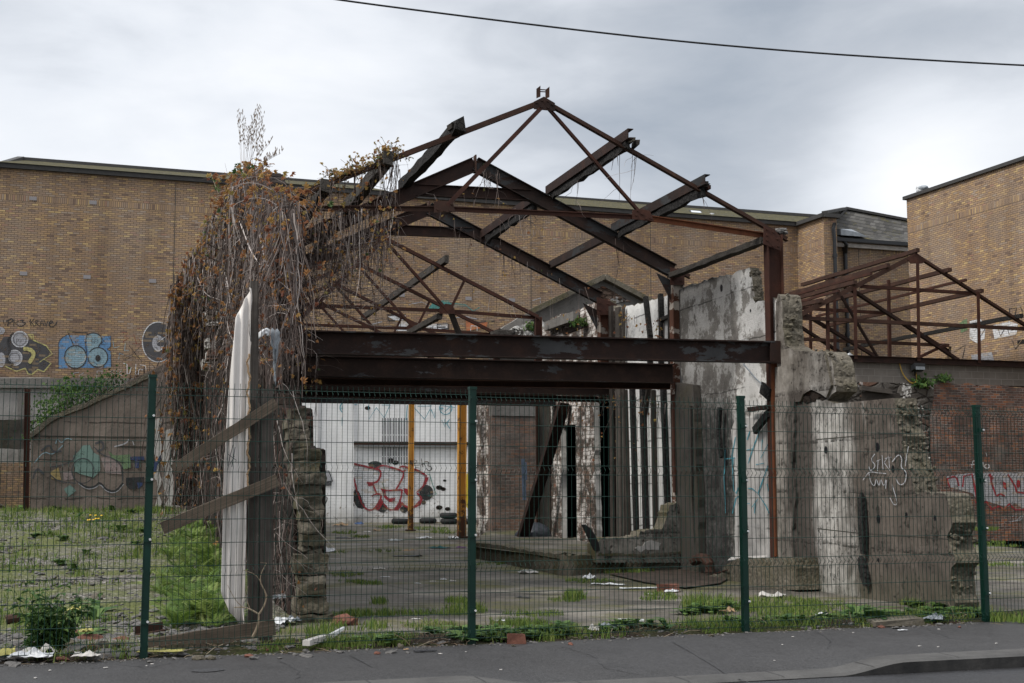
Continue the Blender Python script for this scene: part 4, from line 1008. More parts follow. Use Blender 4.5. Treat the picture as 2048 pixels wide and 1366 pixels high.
    # ---- rear trusses: one built, the others copied straight back
    def rear():
        t = thing('rear_truss', f4.o, 'red rusty rear roof truss with its gusset above the white letters, fourth frame', 'roof truss', 'slender rear roof trusses of the ruin')
        S = lambda u, v: f4.px(u, v)
        ax, az = S(767, 474)
        def m(q): return (2*ax-q[0], q[1])
        def br(p, q, a, name, off=0.0, prof=L_prof):
            b = MB(); b.extr(f4.pt(p, off), f4.pt(q, off), prof(a), ZV); b.build(name, M['rust_red'], t)
        end = S(1078, 634); g = S(895, 621); st = S(930, 557); sg = S(897, 617)
        for mm in (lambda q: q, m):
            br((ax, az), mm(end), .095, 'rafter'); br((ax, az-.03), mm(g), .075, 'strut', -.015); br(mm(st), mm((g[0]+.05, g[1])), .06, 'short_strut', -.015)
            br(mm(g), mm((end[0], end[1]-.02)), .08, 'tie', .005)
            gg = [S(878,616),S(890,608),S(905,610),S(910,628),S(878,628)]
            b = MB(); b.prism(f4, [mm(q) for q in gg], .014, -.04); b.build('gusset_plate', M['rust_red'], t)
        br(m(g), g, .08, 'tie', .004)
        b = MB(); b.prism(f4, [S(755,474),S(767,466),S(780,474),S(780,488),S(755,486)], .014, -.045); b.build('apex_plate', M['rust_red'], t)
        b = MB(); z = end[1]; b.extr(f4.pt((end[0]-.02, z-1.2)), f4.pt((end[0]-.02, z)), I_prof(.16,.12), AV); b.build('stub_post', M['rust_red'], t)
        return t
    r = rear()
    labs = ['red rusty rear roof truss whose gusset sits on the front beam, fifth frame', 'small red rusty roof truss among the vines, sixth frame', 'farthest small rusty roof truss half lost in the vines']
    for i, l in enumerate(labs):
        c = copy_tree(r, None, BV*(BAY*(i+1))); c['label'] = l
    # ---- purlins
    def purlin(pl, u, v, L0, L1, prof, mat, lab, off=0.0, drop=0.0, grp='purlins of the ruined roof', name='purlin'):
        p = pl.P(u, v, off)-ZV*drop
        b = MB(); 
        q = p+BV*L1
        n = 1
        b.extr(p-BV*L0, q, prof, ZV); o = b.build(name, mat); tag(o, lab, 'purlin', grp); return o, p
    def timber(pl, u, v, L0, L1, w, h, mat, lab, jag=.02, drop=0.0, name='purlin'):
        p = pl.P(u, v)-ZV*drop; b = MB(); n = 14; prev = None
        for i in range(n+1):
            c = p-BV*L0+BV*((L0+L1)*i/n); e = jag*(2.2 if i in (0, n) else 1)
            ring = [b.add(c+AV*(x*w/2+U(-e,e)*.6)+ZV*(y*h/2+U(-e,e)), ((L0+L1)*i/n, x*w+y*h)) for x, y in ((-1,-1),(1,-1),(1,1),(-1,1))]
            if prev: [b.face((prev[j], prev[(j+1) % 4], ring[(j+1) % 4], ring[j])) for j in range(4)]
            else: b.face(ring[::-1])
            prev = ring
        b.face(prev)
        tag(b.build(name, mat), lab, 'purlin', 'purlins of the ruined roof')
    timber(f1, 912, 258, .25, 3.75, .13, .17, M['char'], 'charred broken timber purlin on the left rafter below the ridge', .022, 0)
    timber(f1, 772, 318, .2, 7.2, .14, .19, M['timber_old'], 'grey weathered timber purlin low on the left rafter, half covered by vine', .014, .02)
    timber(f1, 650, 372, .1, 7.2, .12, .16, M['timber_old'], 'dark timber purlin at the left end of the roof under the creeper', .012, .02)
    purlin(f1, 1249, 278, .25, 3.72, C_prof(.15,.09), M['rust'], 'rusty channel purlin on the upper right rafter, front bay', 0, -.02)
    timber(f1, 1252, 292, .1, 3.6, .07, .13, M['char'], 'charred timber strip bolted along the upper right channel purlin', .02)
    purlin(f1, 1401, 368, .25, 3.72, C_prof(.15,.09), M['steel_dark'], 'dark channel purlin on the lower right rafter, front bay', 0, -.02)
    timber(f1, 1403, 384, .05, 3.5, .07, .13, M['char'], 'charred timber strip along the lower right channel purlin', .018)
    timber(f1, 1527, 481, .05, 3.55, .15, .09, M['timber_old'], 'weathered grey eaves timber from the tall red post to the second frame', .01)
    purlin(f2, 1070, 398, -.1, 3.6, C_prof(.15,.09), M['rust'], 'rusty channel purlin on the upper right, second bay', 0, -.02)
    timber(f2, 1072, 412, -.1, 3.2, .07, .13, M['char'], 'charred timber strip under the second-bay upper purlin', .02)
    purlin(f2, 1228, 462, -.1, 3.6, C_prof(.15,.09), M['steel_dark'], 'dark channel purlin on the lower right, second bay', 0, .03)
    timber(f4, 886, 523, .35, 10.4, .10, .16, M['timber_old'], 'long grey timber purlin crossing the rear trusses', .008)
    timber(f4, 880, 632, 0, .01+3.4, .12, .12, M['timber_old'], 'grey timber brace under the rear truss gusset', .008)
    b = MB(); b.extr(f4.P(899,618,.1), f4.P(918,668,.4), Bx(.13,.13), AV); tag(b.build('timber_post', M['timber']), 'short pale leaning timber under the rear truss gusset', 'timber')
    # splintered ends and mortar lumps on purlin ends
    for (u, v, lab, mat) in ((1258,283,'mossy broken timber end beside the upper right purlin','conc_moss'),(1270,288,'second splintered timber stub past the upper right purlin','timber_dark'),(1408,372,'mossy timber end on the lower right rafter','timber_dark'),(1414,378,'thin rusty cleat standing on the lower right rafter','rust_red'),(905,254,'splintered stub at the head of the charred purlin','timber_dark')):
        p = f1.P(u, v); b = MB(); b.box(p, U(.02,.045), .12, U(.03,.05), (AV, BV, ZV), .018); tag(b.build('timber_stub', M[mat]), lab, 'timber stub')

# ---------------------------------------------------------------- truss shed on the right boundary
def build_right_shed():
    M = MAT
    p0 = CAM+ray(1833, 970)*(42/ray(1833, 970).y)
    T = VP(p0, PHI)
    t = thing('shed_truss', p0, 'rusty open truss with king post above the block wall on the right', 'roof truss', 'rusty trusses of the right shed')
    def br(a, c, w, name, mat, off=0.0):
        b = MB(); b.extr(T.P(*a, off), T.P(*c, off), L_prof(w) if w > .1 else Bx(w, w), ZV); b.build(name, M[mat], t)
    br((1833,509),(2200,744),.15,'rafter','rust_brown'); br((1833,509),(1560,650),.15,'rafter','rust_brown')
    br((1575,634),(2190,664),.13,'tie','rust_brown',-.03); br((1722,572),(1945,586),.12,'upper_tie','rust_red',-.03)
    br((1833,520),(1836,722),.12,'king_post','rust_red',-.05); br((1708,575),(1710,718),.12,'post','rust_red',-.05); br((1954,584),(1957,726),.12,'post','rust_red',-.05)
    br((1655,600),(1656,716),.09,'post','rust_red',.05); br((1777,560),(1779,718),.09,'post','rust_red',1.2)
    br((1705,578),(1925,724),.15,'brace','rust',.12); br((1598,620),(1765,720),.14,'brace','rust',.12); br((1683,590),(1758,716),.11,'brace','rust',.2)
    br((1835,716),(1890,690),.09,'brace','rust_red',.2)
    b = MB(); b.prism(T, [T.px(1815,519,-.1),T.px(1833,505,-.1),T.px(1852,520,-.1),T.px(1845,527,-.1),T.px(1822,527,-.1)], .03, -.1); b.build('apex_plate', M['rust_red'], t)
    c = copy_tree(t, None, BV*5.2); c['label'] = 'rear rusty truss of the right shed, glimpsed between the purlins'
    b = MB(); b.extr(T.P(1695,717,-.05), T.P(2250,736,-.05), I_prof(.2,.16), ZV); tag(b.build('wall_plate_beam', M['rust']), 'rusty steel beam lying along the top of the block wall', 'steel beam')
    def pur(u, v, L1, lab, mat='rust_brown', w=.13, l0=.2):
        p = T.P(u, v, -.0)+ZV*.02; b = MB(); n = 10; prev = None
        for i in range(n+1):
            c = p-BV*l0+BV*((L1+l0)*i/n)+ZV*U(-.015,.015)
            ring = [b.add(c+AV*x*w/2+ZV*y*w/2, (L1*i/n, x*w+y*w)) for x, y in ((-1,-1),(1,-1),(1,1),(-1,1))]
            if prev: [b.face((prev[j], prev[(j+1) % 4], ring[(j+1) % 4], ring[j])) for j in range(4)]
            else: b.face(ring[::-1])
            prev = ring
        b.face(prev); tag(b.build('shed_purlin', M[mat]), lab, 'purlin', 'rusty purlins of the right shed')
    pur(1829,504,7.4,'topmost rusty purlin running back from the shed apex'); pur(1770,535,7.0,'rusty purlin second from the apex on the left slope of the shed'); pur(1704,567,6.5,'rusty purlin third from the apex on the left slope of the shed'); pur(1637,603,6,'lowest rusty purlin on the left slope of the shed')
    pur(1893,542,9.5,'rusty purlin just right of the shed apex'); pur(1957,584,10,'rusty purlin with charred end, middle of the right slope of the shed'); pur(2036,634,11,'charred purlin low on the right slope of the shed','char'); pur(2100,676,11.5,'lowest charred purlin of the shed, at the right edge','char')
    pur(1736,550,6.8,'thin rusty rail between the upper left shed purlins','rust_red',.08); pur(1671,585,6.2,'thin rusty rail between the lower left shed purlins','rust_red',.08); pur(1925,563,9.5,'thin rusty rail right of the shed apex','rust_red',.08)
    # boundary wall
    W = VP(CAM+ray(1880, 970)*(42.3/ray(1880, 970).y), PHI)
    w = thing('red_brick_wall', W.o, 'sooty old red brick boundary wall topped with grey blocks, on the right', 'wall')
    zt, zm = W.px(1880, 724)[1]-.02, W.px(1880, 768)[1]
    sl, sr = W.px(1500, 900)[0], W.px(2500, 900)[0]
    s1 = W.px(1858, 800)[0]
    b = MB(); b.prism(W, rough([(s1,-.3),(sr,-.3),(sr,zm),(s1,zm)], .03, .3, [2]), .45); b.build('brickwork', M['redbrick'], w)
    b = MB(); b.prism(W, rough([(sl,-.3),(s1,-.3),(s1+.15,1.5),(s1-.1,2.6),(s1+.2,zm),(sl,zm)], .05, .3, [1,2,3]), .45, -.02); b.build('rubble_stonework', M['rubble'], w)
    bl = NT('grey_blockwork', .95); rv, ms = brick_layout(bl, .45, .225, .014)
    c = bl.ramp(bl.noise(1.5,6), [(.3,(.12,.105,.09)),(.7,(.19,.17,.15))]); c = bl.mix(bl.math('MULTIPLY', rv, .3), c, (.10,.09,.08)); c = bl.mix(ms, c, (.25,.225,.2)); bl.color(c); bl.bump(bl.math('SUBTRACT', bl.noise(9,5), ms), .6, .02)
    b = MB(); b.prism(W, [(sl,zm),(sr,zm),(sr,zt),(sl,zt)], .4, .02); b.build('blockwork', bl.m, w)
    G = (1550, 650, 3.4157); S = 's'
    graffiti(W, G, [('f','silver',[(1170,1035),(1300,1015),(1400,1010),(1560,1005),(1640,1010),(1760,1000),(1760,1225),(1690,1250),(1640,1215),(1590,1245),(1500,1220),(1440,1200),(1390,1210),(1350,1150),(1200,1110)]),
      (S,'red',13,[(1175,1048),(1195,1112)]),(S,'red',13,[(1178,1050),(1240,1030),(1255,1100)],1),(S,'red',13,[(1290,1032),(1282,1105)]),(S,'red',13,[(1285,1035),(1345,1018),(1365,1110),(1385,1225)]),(S,'red',11,[(1215,1150),(1240,1160),(1265,1150)],1),
      (S,'red',14,[(1370,1205),(1400,1252),(1442,1205),(1482,1258),(1530,1238),(1562,1258),(1602,1222),(1642,1262),(1720,1262)]),(S,'red',14,[(1470,1015),(1480,1080),(1510,1165)]),(S,'red',22,[(1460,1020),(1490,1050)]),('f','red',[(1555,1065),(1580,1080),(1585,1130),(1560,1110)]),
      (S,'red',14,[(1590,1020),(1640,1100),(1650,1140),(1720,1150)]),('f','red',ell(1662,1085,14,28)),(S,'red',12,[(1515,1170),(1540,1150),(1570,1170)],1),
      (S,'white',7,[(1345,975),(1352,930),(1375,925)]),(S,'white',7,[(1338,955),(1370,950)]),(S,'white',7,[(1395,970),(1400,935),(1420,940),(1425,970)]),(S,'white',7,ell(1448,965,16,14)),(S,'white',6,[(1440,870),(1450,900)]),
      (S,'silver',8,[(1620,1310),(1650,1290),(1640,1340),(1690,1300)]),(S,'silver',8,[(1600,1345),(1680,1330),(1701,1290)])], w, True)
    # lamp, cable, timber scraps and weeds on that wall
    l = thing('flood_lamp', W.P(1835,735,-.2), 'small black flood lamp fixed near the top of the block wall', 'lamp')
    b = MB(); c = W.P(1836,735,-.25); b.box(c, .2, .12, .09, (AV, (BV*.8-ZV*.3).normalized(), ZV), .01); b.build('lamp_body', M['pipe'], l)
    b = MB(); b.tube([W.P(1830,742,-.2), W.P(1830,750,-.02)], .03, 6); b.build('bracket', M['pipe'], l)
    b = MB(); b.box(c-BV*.13-ZV*.03, .16, .01, .05, (AV, BV, ZV)); b.build('lens', M['grey'], l)
    b = MB(); b.tube([W.P(u, v, -.06) for u, v in smooth_pts([(1793,717),(1799,725),(1803,743),(1812,757),(1824,768),(1834,764),(1832,745)])], .02, 5); tag(b.build('loose_cable', M['ycable']), 'thin yellow cable looping down from the beam to the flood lamp', 'cable')
    b = MB(); b.extr(W.P(1722,776,-.15), W.P(1782,784,-.15), Bx(.16,.14), ZV); tag(b.build('lintel', M['timber']), 'grey timber lintel set in the rubble below the block course', 'lintel')
    b = MB(); b.prism(W, [W.px(1724,782,-.06),W.px(1800,788,-.06),W.px(1800,810,-.06),W.px(1724,806,-.06)], .05, -.06); tag(b.build('boarding', M['timber_dark']), 'dark boarded gap under the timber lintel', 'boarding')
    b = MB(); q = W.P(1702,712,-.1); b.poly([q-AV*.2-ZV*.1, q+AV*.25-ZV*.16, q+AV*.25-ZV*.02+BV*.1, q+AV*.02+ZV*.12+BV*.1]); b.poly([q-AV*.2-ZV*.1, q+AV*.02+ZV*.12+BV*.1, q-AV*.15+ZV*.02+BV*.2]); tag(b.build('plastic_scrap', M['white']), 'white plastic scrap lying on the broken wall top by the shed', 'litter')
    build_right_shed.W = W
# ---------------------------------------------------------------- right hand wall line of the ruin
def RWs(pts, off=0.0): return [RW.px(u, v, off) for u, v in pts]
def build_right_walls():
    M = MAT
    # front concrete wall, broken end towards the street
    t = thing('concrete_wall', C1+AV*.2, 'tall broken grey concrete wall running toward the street, right of the red post', 'wall')
    out = RWs([(1552,1190),(1552,606),(1556,588),(1562,592),(1566,640),(1570,692),(1590,702),(1650,703),(1660,714),(1668,745),(1672,783),(1655,801),(1670,807),(1788,796),(1792,830),(1806,872),(1808,905),(1822,945),(1830,985),(1893,992),(1906,1045),(1893,1075),(1908,1110),(1903,1170),(1908,1250)])
    out = rough(out, .022, .09, [1,2,3,4,5,7,8,9,10,13,14,15,16,17,18,19,20,21,22,23])
    b = MB(); b.prism(RW, out, .33, 0, 0, 1); o = b.build('wall_slab', [M['conc'], M['conc_rough']], t)
    # lumps on the broken face, pilaster with rough edge by the post, coping, upper remnant
    b = MB()
    for u0, v0, u1, v1, n, o0, o1 in ((1790,800,1808,900,60,0,.33),(1806,880,1832,990,60,0,.33),(1898,1000,1904,1235,100,0,.33),(1660,708,1672,790,40,0,.3),(1560,592,1570,690,40,0.02,.3),(1590,702,1650,705,14,0.03,.3)):
        for _ in range(n):
            e = U(0,1); oo = U(o0, o1); s, z = RW.px(u0+(u1-u0)*e+U(-3,4), v0+(v1-v0)*e+U(-6,6)); rock(b, RW.pt((s, z), oo), U(.015,.042), .8, 1, .45)
    b.build('broken_edge', M['conc_rough'], t)
    b = MB(); b.prism(RW, rough(RWs([(1556,1120),(1556,735),(1592,728),(1595,860),(1590,930),(1597,1000),(1590,1060),(1594,1118)]), .012, .1, [2,3,4,5,6]), .05, -.05, 0, 0); b.build('pilaster', M['conc'], t)
    b = MB(); b.prism(RW, RWs([(1588,804),(1586,708),(1648,706),(1662,770),(1652,795),(1640,787),(1622,779),(1606,788),(1600,803)], -.04), .04, -.04, 0, 1); b.build('upper_render', [M['conc'], M['conc_rough']], t)
    # dark patch under the upper remnant, painting in the shade of a recess
    b = MB(); b.prism(RW, rough(RWs([(1600,800),(1606,786),(1622,778),(1640,786),(1654,797),(1625,803),(1610,805)]), .012, .06), .05, -.012); b.build('hollow_shade', M['stone'], t)
    # charred stakes leaning on the wall
    for u0, v0, u1, v1, lab in ((1728,1108,1723,985,'upper charred black timber stake fixed to the front concrete wall'),(1733,1172,1722,1112,'lower charred black timber stake standing in grass at the concrete wall')):
        b = MB(); p, q = RW.P(u0,v0,-.06), RW.P(u1,v1,-.05); n = 9; prev = None
        for i in range(n+1):
            c = p.lerp(q, i/n); w = (.028+.012*math.sin(3*i/n))*(1 if i < n else .4)
            ring = [b.add(c+RW.d*(x*w*1.5+U(-.008,.008))+RW.n*y*w) for x, y in ((-1,-1),(1,-1),(1,1),(-1,1))]
            if prev: [b.face((prev[j], prev[(j+1) % 4], ring[(j+1) % 4], ring[j])) for j in range(4)]
            else: b.face(ring)
            prev = ring
        b.face(prev[::-1]); tag(b.build('charred_stake', M['char']), lab, 'timber', 'charred stakes on the concrete wall')
    # wire and board marks: thin seams
    b = MB()
    for pts in ([(1632,878),(1700,872),(1760,868),(1815,866)],[(1635,1056),(1720,1066),(1800,1071),(1895,1078)]):
        pts = [RW.px(u, v+U(-.6,.6)) for u, v in pts]; b.prism(RW, pts+[(s, z-.012) for s, z in pts[::-1]], .01, -.002, back=False)
    b.build('seam', M['conc_dark'], t)
    for u, v, r in ((1652,900,.055),(1755,894,.06),(1786,938,.05),(1757,1038,.06),(1810,945,.03),(1813,1030,.035),(1870,1036,.035),(1757,1120,.03)):
        b = MB(); c = RW.px(u, v); b.prism(RW, rough([(c[0]+r*.75*math.cos(a), c[1]+r*math.sin(a)) for a in [i*.52 for i in range(12)]], .006, .02), .01, -.003, back=False); b.build('hole_shade', M['black'], t)  # flat black patches painting the shade inside small cavities
    S = 's'; G = (1550, 650, 3.4157)
    graffiti(RW, G, [(S,'silver',6,[(682,880),(652,922),(692,960),(652,1002),(640,965)],1),(S,'silver',6,[(705,925),(700,1000)]),(S,'silver',6,[(690,932),(722,918)]),(S,'silver',6,[(732,890),(738,990)]),(S,'silver',6,[(775,895),(745,940),(785,995)]),(S,'silver',6,[(750,912),(795,902)]),(S,'silver',6,[(778,905),(782,975)]),
      (S,'silver',6,[(800,935),(845,878),(870,915),(858,975),(900,1000),(890,1080),(850,1096),(826,1050)],1),(S,'silver',6,[(912,828),(898,900),(890,965)]),(S,'silver',5,[(640,1005),(655,1080),(682,1105),(692,1040),(712,1112),(722,1040),(742,1112),(762,1040),(756,1118)],1),(S,'silver',5,[(800,1090),(826,1175),(837,1225),(812,1232),(785,1180)],1),(S,'silver',5,[(600,1060),(640,1000),(700,1010),(760,1015)],1)], t)
    # white sooty wall between the first and second posts
    t = thing('sooty_plaster_wall', RW.P(1450,1150), 'white plastered concrete wall with black soot, between the red post and flaking post', 'wall')
    out = rough(RWs([(1556,1190),(1556,596),(1508,606),(1503,560),(1497,535),(1480,540),(1372,572),(1345,590),(1345,1160)]), .018, .1, [1,2,3,4,5,6])
    b = MB(); b.prism(RW, out, .16, .02, 0, 1); b.build('wall_slab', [M['burnt'], M['conc_rough']], t)
    b = MB()
    for _ in range(34): e = U(0,1); rock(b, RW.pt(RW.px(1498+9*e, 540+62*e), U(.02,.17)), U(.03,.06), .8)
    b.build('broken_edge', M['conc_rough'], t)
    b = MB(); b.prism(RW, RWs([(1470,1130),(1470,960),(1462,860),(1471,838),(1540,832),(1553,838),(1553,1130)]), .02, -.0, 0, 1); b.build('lower_render', [m_concrete('pale_render', (.42,.40,.38), (.58,.56,.54), .5, .7, 0, 0, .9), M['conc_rough']], t)
    b = MB()
    for u, v, r in ((1441,576,.06),(1499,621,.025),(1480,700,.02)):
        c = RW.px(u, v); b.prism(RW, [(c[0]+r*.7*math.cos(i*.6), c[1]+r*math.sin(i*.6)) for i in range(10)], .01, .012, back=False)
    b.build('hole_shade', M['black'], t)  # flat black discs in place of shaded openings
    G = (1300, 780, 4.018)
    graffiti(RW, G, [(S,'teal',9,p) for p in ([(604,480),(596,700),(606,990)],[(600,555),(682,545)],[(686,378),(660,520),(670,800),(690,832),(722,760)],[(662,992),(690,870),(722,850)],[(802,330),(780,400)],[(884,318),(830,460),(788,590)],[(778,482),(830,470)],[(902,398),(888,550),(968,396)],[(850,600),(916,588)],[(948,608),(900,740),(868,832),(820,792),(786,790)],[(868,832),(930,930),(974,1025)],[(940,755),(965,852)],[(820,942),(866,876)],[(846,880),(840,992)],[(708,910),(802,912)],[(668,540),(668,600)])], t, base=.004)
    for pts, w, lab in (([(1440,815),(1437,860),(1443,915)], .045,'rusty strip of timber hanging on the soot edge of the white wall'),([(1386,812),(1389,1000),(1393,1085)],.05,'long dark timber batten against the sooty wall'),([(1498,819),(1539,814)],.035,'short charred stick lying level beside the red post'),([(1509,862),(1537,827)],.06,'splintered charred stick leaning beside the red post'),([(1524,775),(1541,790)],.1,'small dark board bracket beside the red post')):
        b = MB()
        for p, q in zip(pts, pts[1:]): b.extr(RW.P(*p,-.09), RW.P(*q,-.09), [(-w*.9,-.03),(w,-.03),(w*.8,.03),(-w,.03)], RW.n)
        tag(b.build('burnt_stick', M['char'] if w > .04 else M['rust']), lab, 'timber')
    b = MB(); b.tube([RW.P(1487,728,-.1), RW.P(1512,757,-.12), RW.P(1538,782,-.1)], .012, 5); tag(b.build('steel_wire', M['grey']), 'thin grey wire sloping from the front beam to the red post', 'wire')
    # pier under the second post
    t = thing('concrete_pier', RW.P(1378,1140), 'dark mossy concrete pier under the flaking post, beside the battened wall', 'pier')
    b = MB(); b.prism(RW, rough(RWs([(1346,1160),(1350,1010),(1353,765),(1388,770),(1398,1000),(1400,1160)],-.1), .012, .12, [3,4]), .13, -.12, 0, 1); b.build('shaft', [M['conc_dark'], M['conc_dark']], t)
    b = MB(); b.extr(RW.P(1345,790,-.15), RW.P(1350,985,-.15), Bx(.09,.04), RW.n); b.build('red_flange', M['rust_red'], t)
    # battened white wall
    t = thing('battened_wall', RW.P(1295,1110), 'white painted wall with dark charred vertical battens, left of the flaking post', 'wall')
    b = MB(); b.prism(RW, rough(RWs([(1246,1130),(1246,616),(1300,602),(1338,588),(1348,590),(1348,1000),(1342,1020),(1325,1060),(1322,1130)],.02), .012, .1, [1,2,5,6,7]), .3, .02, 0, 1); b.build('wall_slab', [m_concrete('flaking_white_paint', (.60,.59,.57), (.84,.83,.81), .35, .7, 0, 0, .8), M['conc_rough']], t)
    for pts, w in (([(1291,594),(1300,672),(1300,735)],.055),([(1321,588),(1323,650),(1322,735)],.055),([(1322,640),(1340,632)],.04),([(1340,590),(1341,735)],.03),([(1264,770),(1273,1085)],.075),([(1285,770),(1292,1062)],.09),([(1306,780),(1311,1062)],.05),([(1326,770),(1335,1012)],.075),([(1250,780),(1258,1090)],.04),([(1299,765),(1287,840)],.03)):
        b = MB()
        for p, q in zip(pts, pts[1:]): b.extr(RW.P(*p,-.03), RW.P(*q,-.03), Bx(w*1.5,.08), RW.n)
        b.build('batten', M['char'] if w > .05 else M['timber_dark'], t)
    # weathered boards
    for u0, v0, u1, w, m, lab in ((1236,615,1240,.24,'timber','broad grey weathered board standing beside the battened wall'),(1222,612,1226,.16,'timber_dark','dark weathered board left of the broad grey board'),(1247,612,1249,.07,'timber','narrow grey board at the edge of the battened wall')):
        b = MB(); b.extr(RW.P(u1,1108,-.05), RW.P(u0,v0,-.05), Bx(w,.05), RW.n); tag(b.build('wall_board', M[m]), lab, 'board', 'weathered boards on the battened wall')
    # upper wall between second and third posts, rotten plaster and lintel
    t = thing('broken_parapet', RW.P(1140,760), 'crumbling rubble wall top under the third frame, with a loose grey lintel', 'wall')
    b = MB(); b.prism(RW, rough(RWs([(1085,800),(1085,655),(1100,638),(1150,622),(1196,600),(1212,612),(1246,620),(1246,800)],.05), .03, .12, [1,2,3,4,5]), .35, .05, 0, 1); b.build('masonry', [M['whitebrick'], M['conc_rough']], t)
    b = MB(); b.extr(RW.P(1094,653,-.05), RW.P(1152,632,-.05), Bx(.14,.2), ZV); b.build('lintel', M['conc_grey'], t)
    b = MB(); b.prism(RW, RWs([(1112,662),(1168,638),(1172,652),(1130,668)], .03), .03, .03); b.build('hollow_shade', M['black'], t)  # black patch painting the shade inside a cavity
    # white brick pier with a door hole
    t = thing('whitewashed_brick_wall', RW.P(1170,1100), 'whitewashed flaking brick wall with a narrow black doorway', 'wall')
    b = MB(); b.prism(RW, rough(RWs([(1100,1120),(1098,800),(1110,790),(1188,788),(1189,860),(1194,1120),(1154,1120),(1151,849),(1122,851),(1125,1120)]), .012, .1, [0,4,5]), .12, 0, 0, 1); b.build('brickwork', [M['whitebrick'], M['whiteedge']], t)
    t = thing('charred_pier', RW.P(1087,1095), 'charcoal black burnt pier beside the doorway', 'pier')
    b = MB(); b.prism(RW, rough(RWs([(1078,1115),(1074,840),(1080,800),(1099,800),(1101,1115)],-.03), .012, .1), .12, -.03); b.build('shaft', M['conc_dark'], t)
    b = MB(); b.extr(RW.P(1076,1100,-.08), RW.P(1074,810,-.08), Bx(.08,.06), RW.n); b.build('iron_strap', M['rust_brown'], t)
    t = thing('plaster_pier', RW.P(967,1082), 'narrow pier with flaking white paint at the yard end of the wall', 'pier')
    b = MB(); b.prism(RW, rough(RWs([(954,1100),(953,800),(981,798),(983,1100)]), .015, .1), .15, 0, 0, 1); b.build('shaft', [M['whitebrick'], M['conc_rough']], t)
    t = thing('battened_column', RW.P(994,1084), 'rusty twin-channel column with flat cross battens', 'column')
    for u in (983.5, 1005): b = MB(); b.extr(RW.P(u,1100,-.12), RW.P(u-1,795,-.12), C_prof(.09,.14), RW.d); b.build('channel', M['rust_brown'], t)
    for v in (883, 912, 940, 968, 1015, 1040, 1062): b = MB(); b.extr(RW.P(984,v,-.18), RW.P(1004,v,-.18), Bx(.16,.02), RW.n); b.build('batten_plate', M['timber'] if v > 900 else M['rust_brown'], t)
    b = MB(); b.extr(RW.P(993,1100,-.05), RW.P(993,800,-.05), Bx(.34,.05), RW.n); b.build('infill_board', M['timber_dark'], t)
    b = MB(); b.tube([RW.P(1009,1090,-.1), RW.P(1007,900,-.1), RW.P(1007,822,-.1)], .05, 8); tag(b.build('standpipe', M['rust']), 'thin rusty vertical pipe beside the battened column', 'pipe')
    # unseen room added behind the doorways, closed and blackened so they read dark
    t = thing('dark_room', L(1.7,7.8,0), 'unseen added room with blackened walls that keeps the doorway dark', 'outbuilding')
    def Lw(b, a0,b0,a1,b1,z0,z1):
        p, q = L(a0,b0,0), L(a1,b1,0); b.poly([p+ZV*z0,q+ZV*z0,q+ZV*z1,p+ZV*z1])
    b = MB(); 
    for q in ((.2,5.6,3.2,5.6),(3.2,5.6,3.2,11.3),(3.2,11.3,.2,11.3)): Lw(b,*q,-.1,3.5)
    b.build('wall', M['soot'], t)  # shade put into the wall colour, near-black all over
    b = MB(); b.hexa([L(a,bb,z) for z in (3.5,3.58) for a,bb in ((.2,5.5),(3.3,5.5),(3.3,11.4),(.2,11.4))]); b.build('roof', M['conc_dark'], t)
    # gabled outbuilding
    gp = VP(L(0,14.2,0), PHI)
    t = thing('gabled_outbuilding', L(2,14.2,0), 'grey rendered gable of a roofless outbuilding above the brick remains', 'outbuilding')
    G2 = [gp.px(u, v) for u, v in ((985,1120),(985,672),(1010,652),(1060,625),(1100,602),(1190,562),(1205,557),(1220,561),(1262,588),(1302,608),(1330,640),(1330,1120))]
    zc = gp.px(1040, 832)[1]
    top = [q for q in G2 if q[1] > zc]
    b = MB(); b.prism(gp, [(top[0][0],zc)]+rough(top, .012, .2)+[(top[-1][0],zc)], .35); b.build('gable', M['conc_grey'], t)
    b = MB(); b.prism(gp, [(top[0][0],-.2),(top[-1][0],-.2),(top[-1][0],zc),(top[0][0],zc)], .35, .03); b.build('brickwork', M['darkbrick'], t)
    b = MB(); P0, P1, P2 = gp.P(1060,624,-.03), gp.P(1205,555,-.03), gp.P(1304,607,-.03)
    b.extr(P0, P1, Bx(.42,.13), ZV); b.extr(P1, P2, Bx(.42,.13), ZV); b.build('gable_coping', M['conc_moss'], t)
    b = MB(); b.prism(gp, rough([gp.px(u, v, -.03) for u, v in ((1175,585),(1205,572),(1240,590),(1262,603),(1200,612))], .02, .1), .02, -.03); b.build('exposed_brick', M['rubblebrick'], t)
    b = MB(); b.prism(gp, rough([gp.px(u, v, -.3) for u, v in ((985,662),(1088,640),(1095,700),(985,700))], .05, .15, [0]), .4, -.3); b.build('rubble_top', M['rubble'], t)
    b = MB(); b.extr(gp.P(1049,1000,-.25), gp.P(1046,918,-.2), Bx(.085,.05), gp.n); b.extr(gp.P(1052,960,-.25), gp.P(1051,925,-.2), Bx(.05,.05), gp.n); tag(b.build('blue_plank', M['bluepaint']), 'flaking blue plank leaning on the rubble wall behind the steel strut', 'plank')
    # leaning strut
    o = -.75; p, q = RW.P(1040,1092,o), RW.P(1129,806,-.15); b = MB(); b.extr(p, q, I_prof(.24,.15,.016), RW.n); tag(b.build('leaning_beam', M['rust']), 'rusty I-beam leaning diagonally against the burnt pier', 'steel beam')
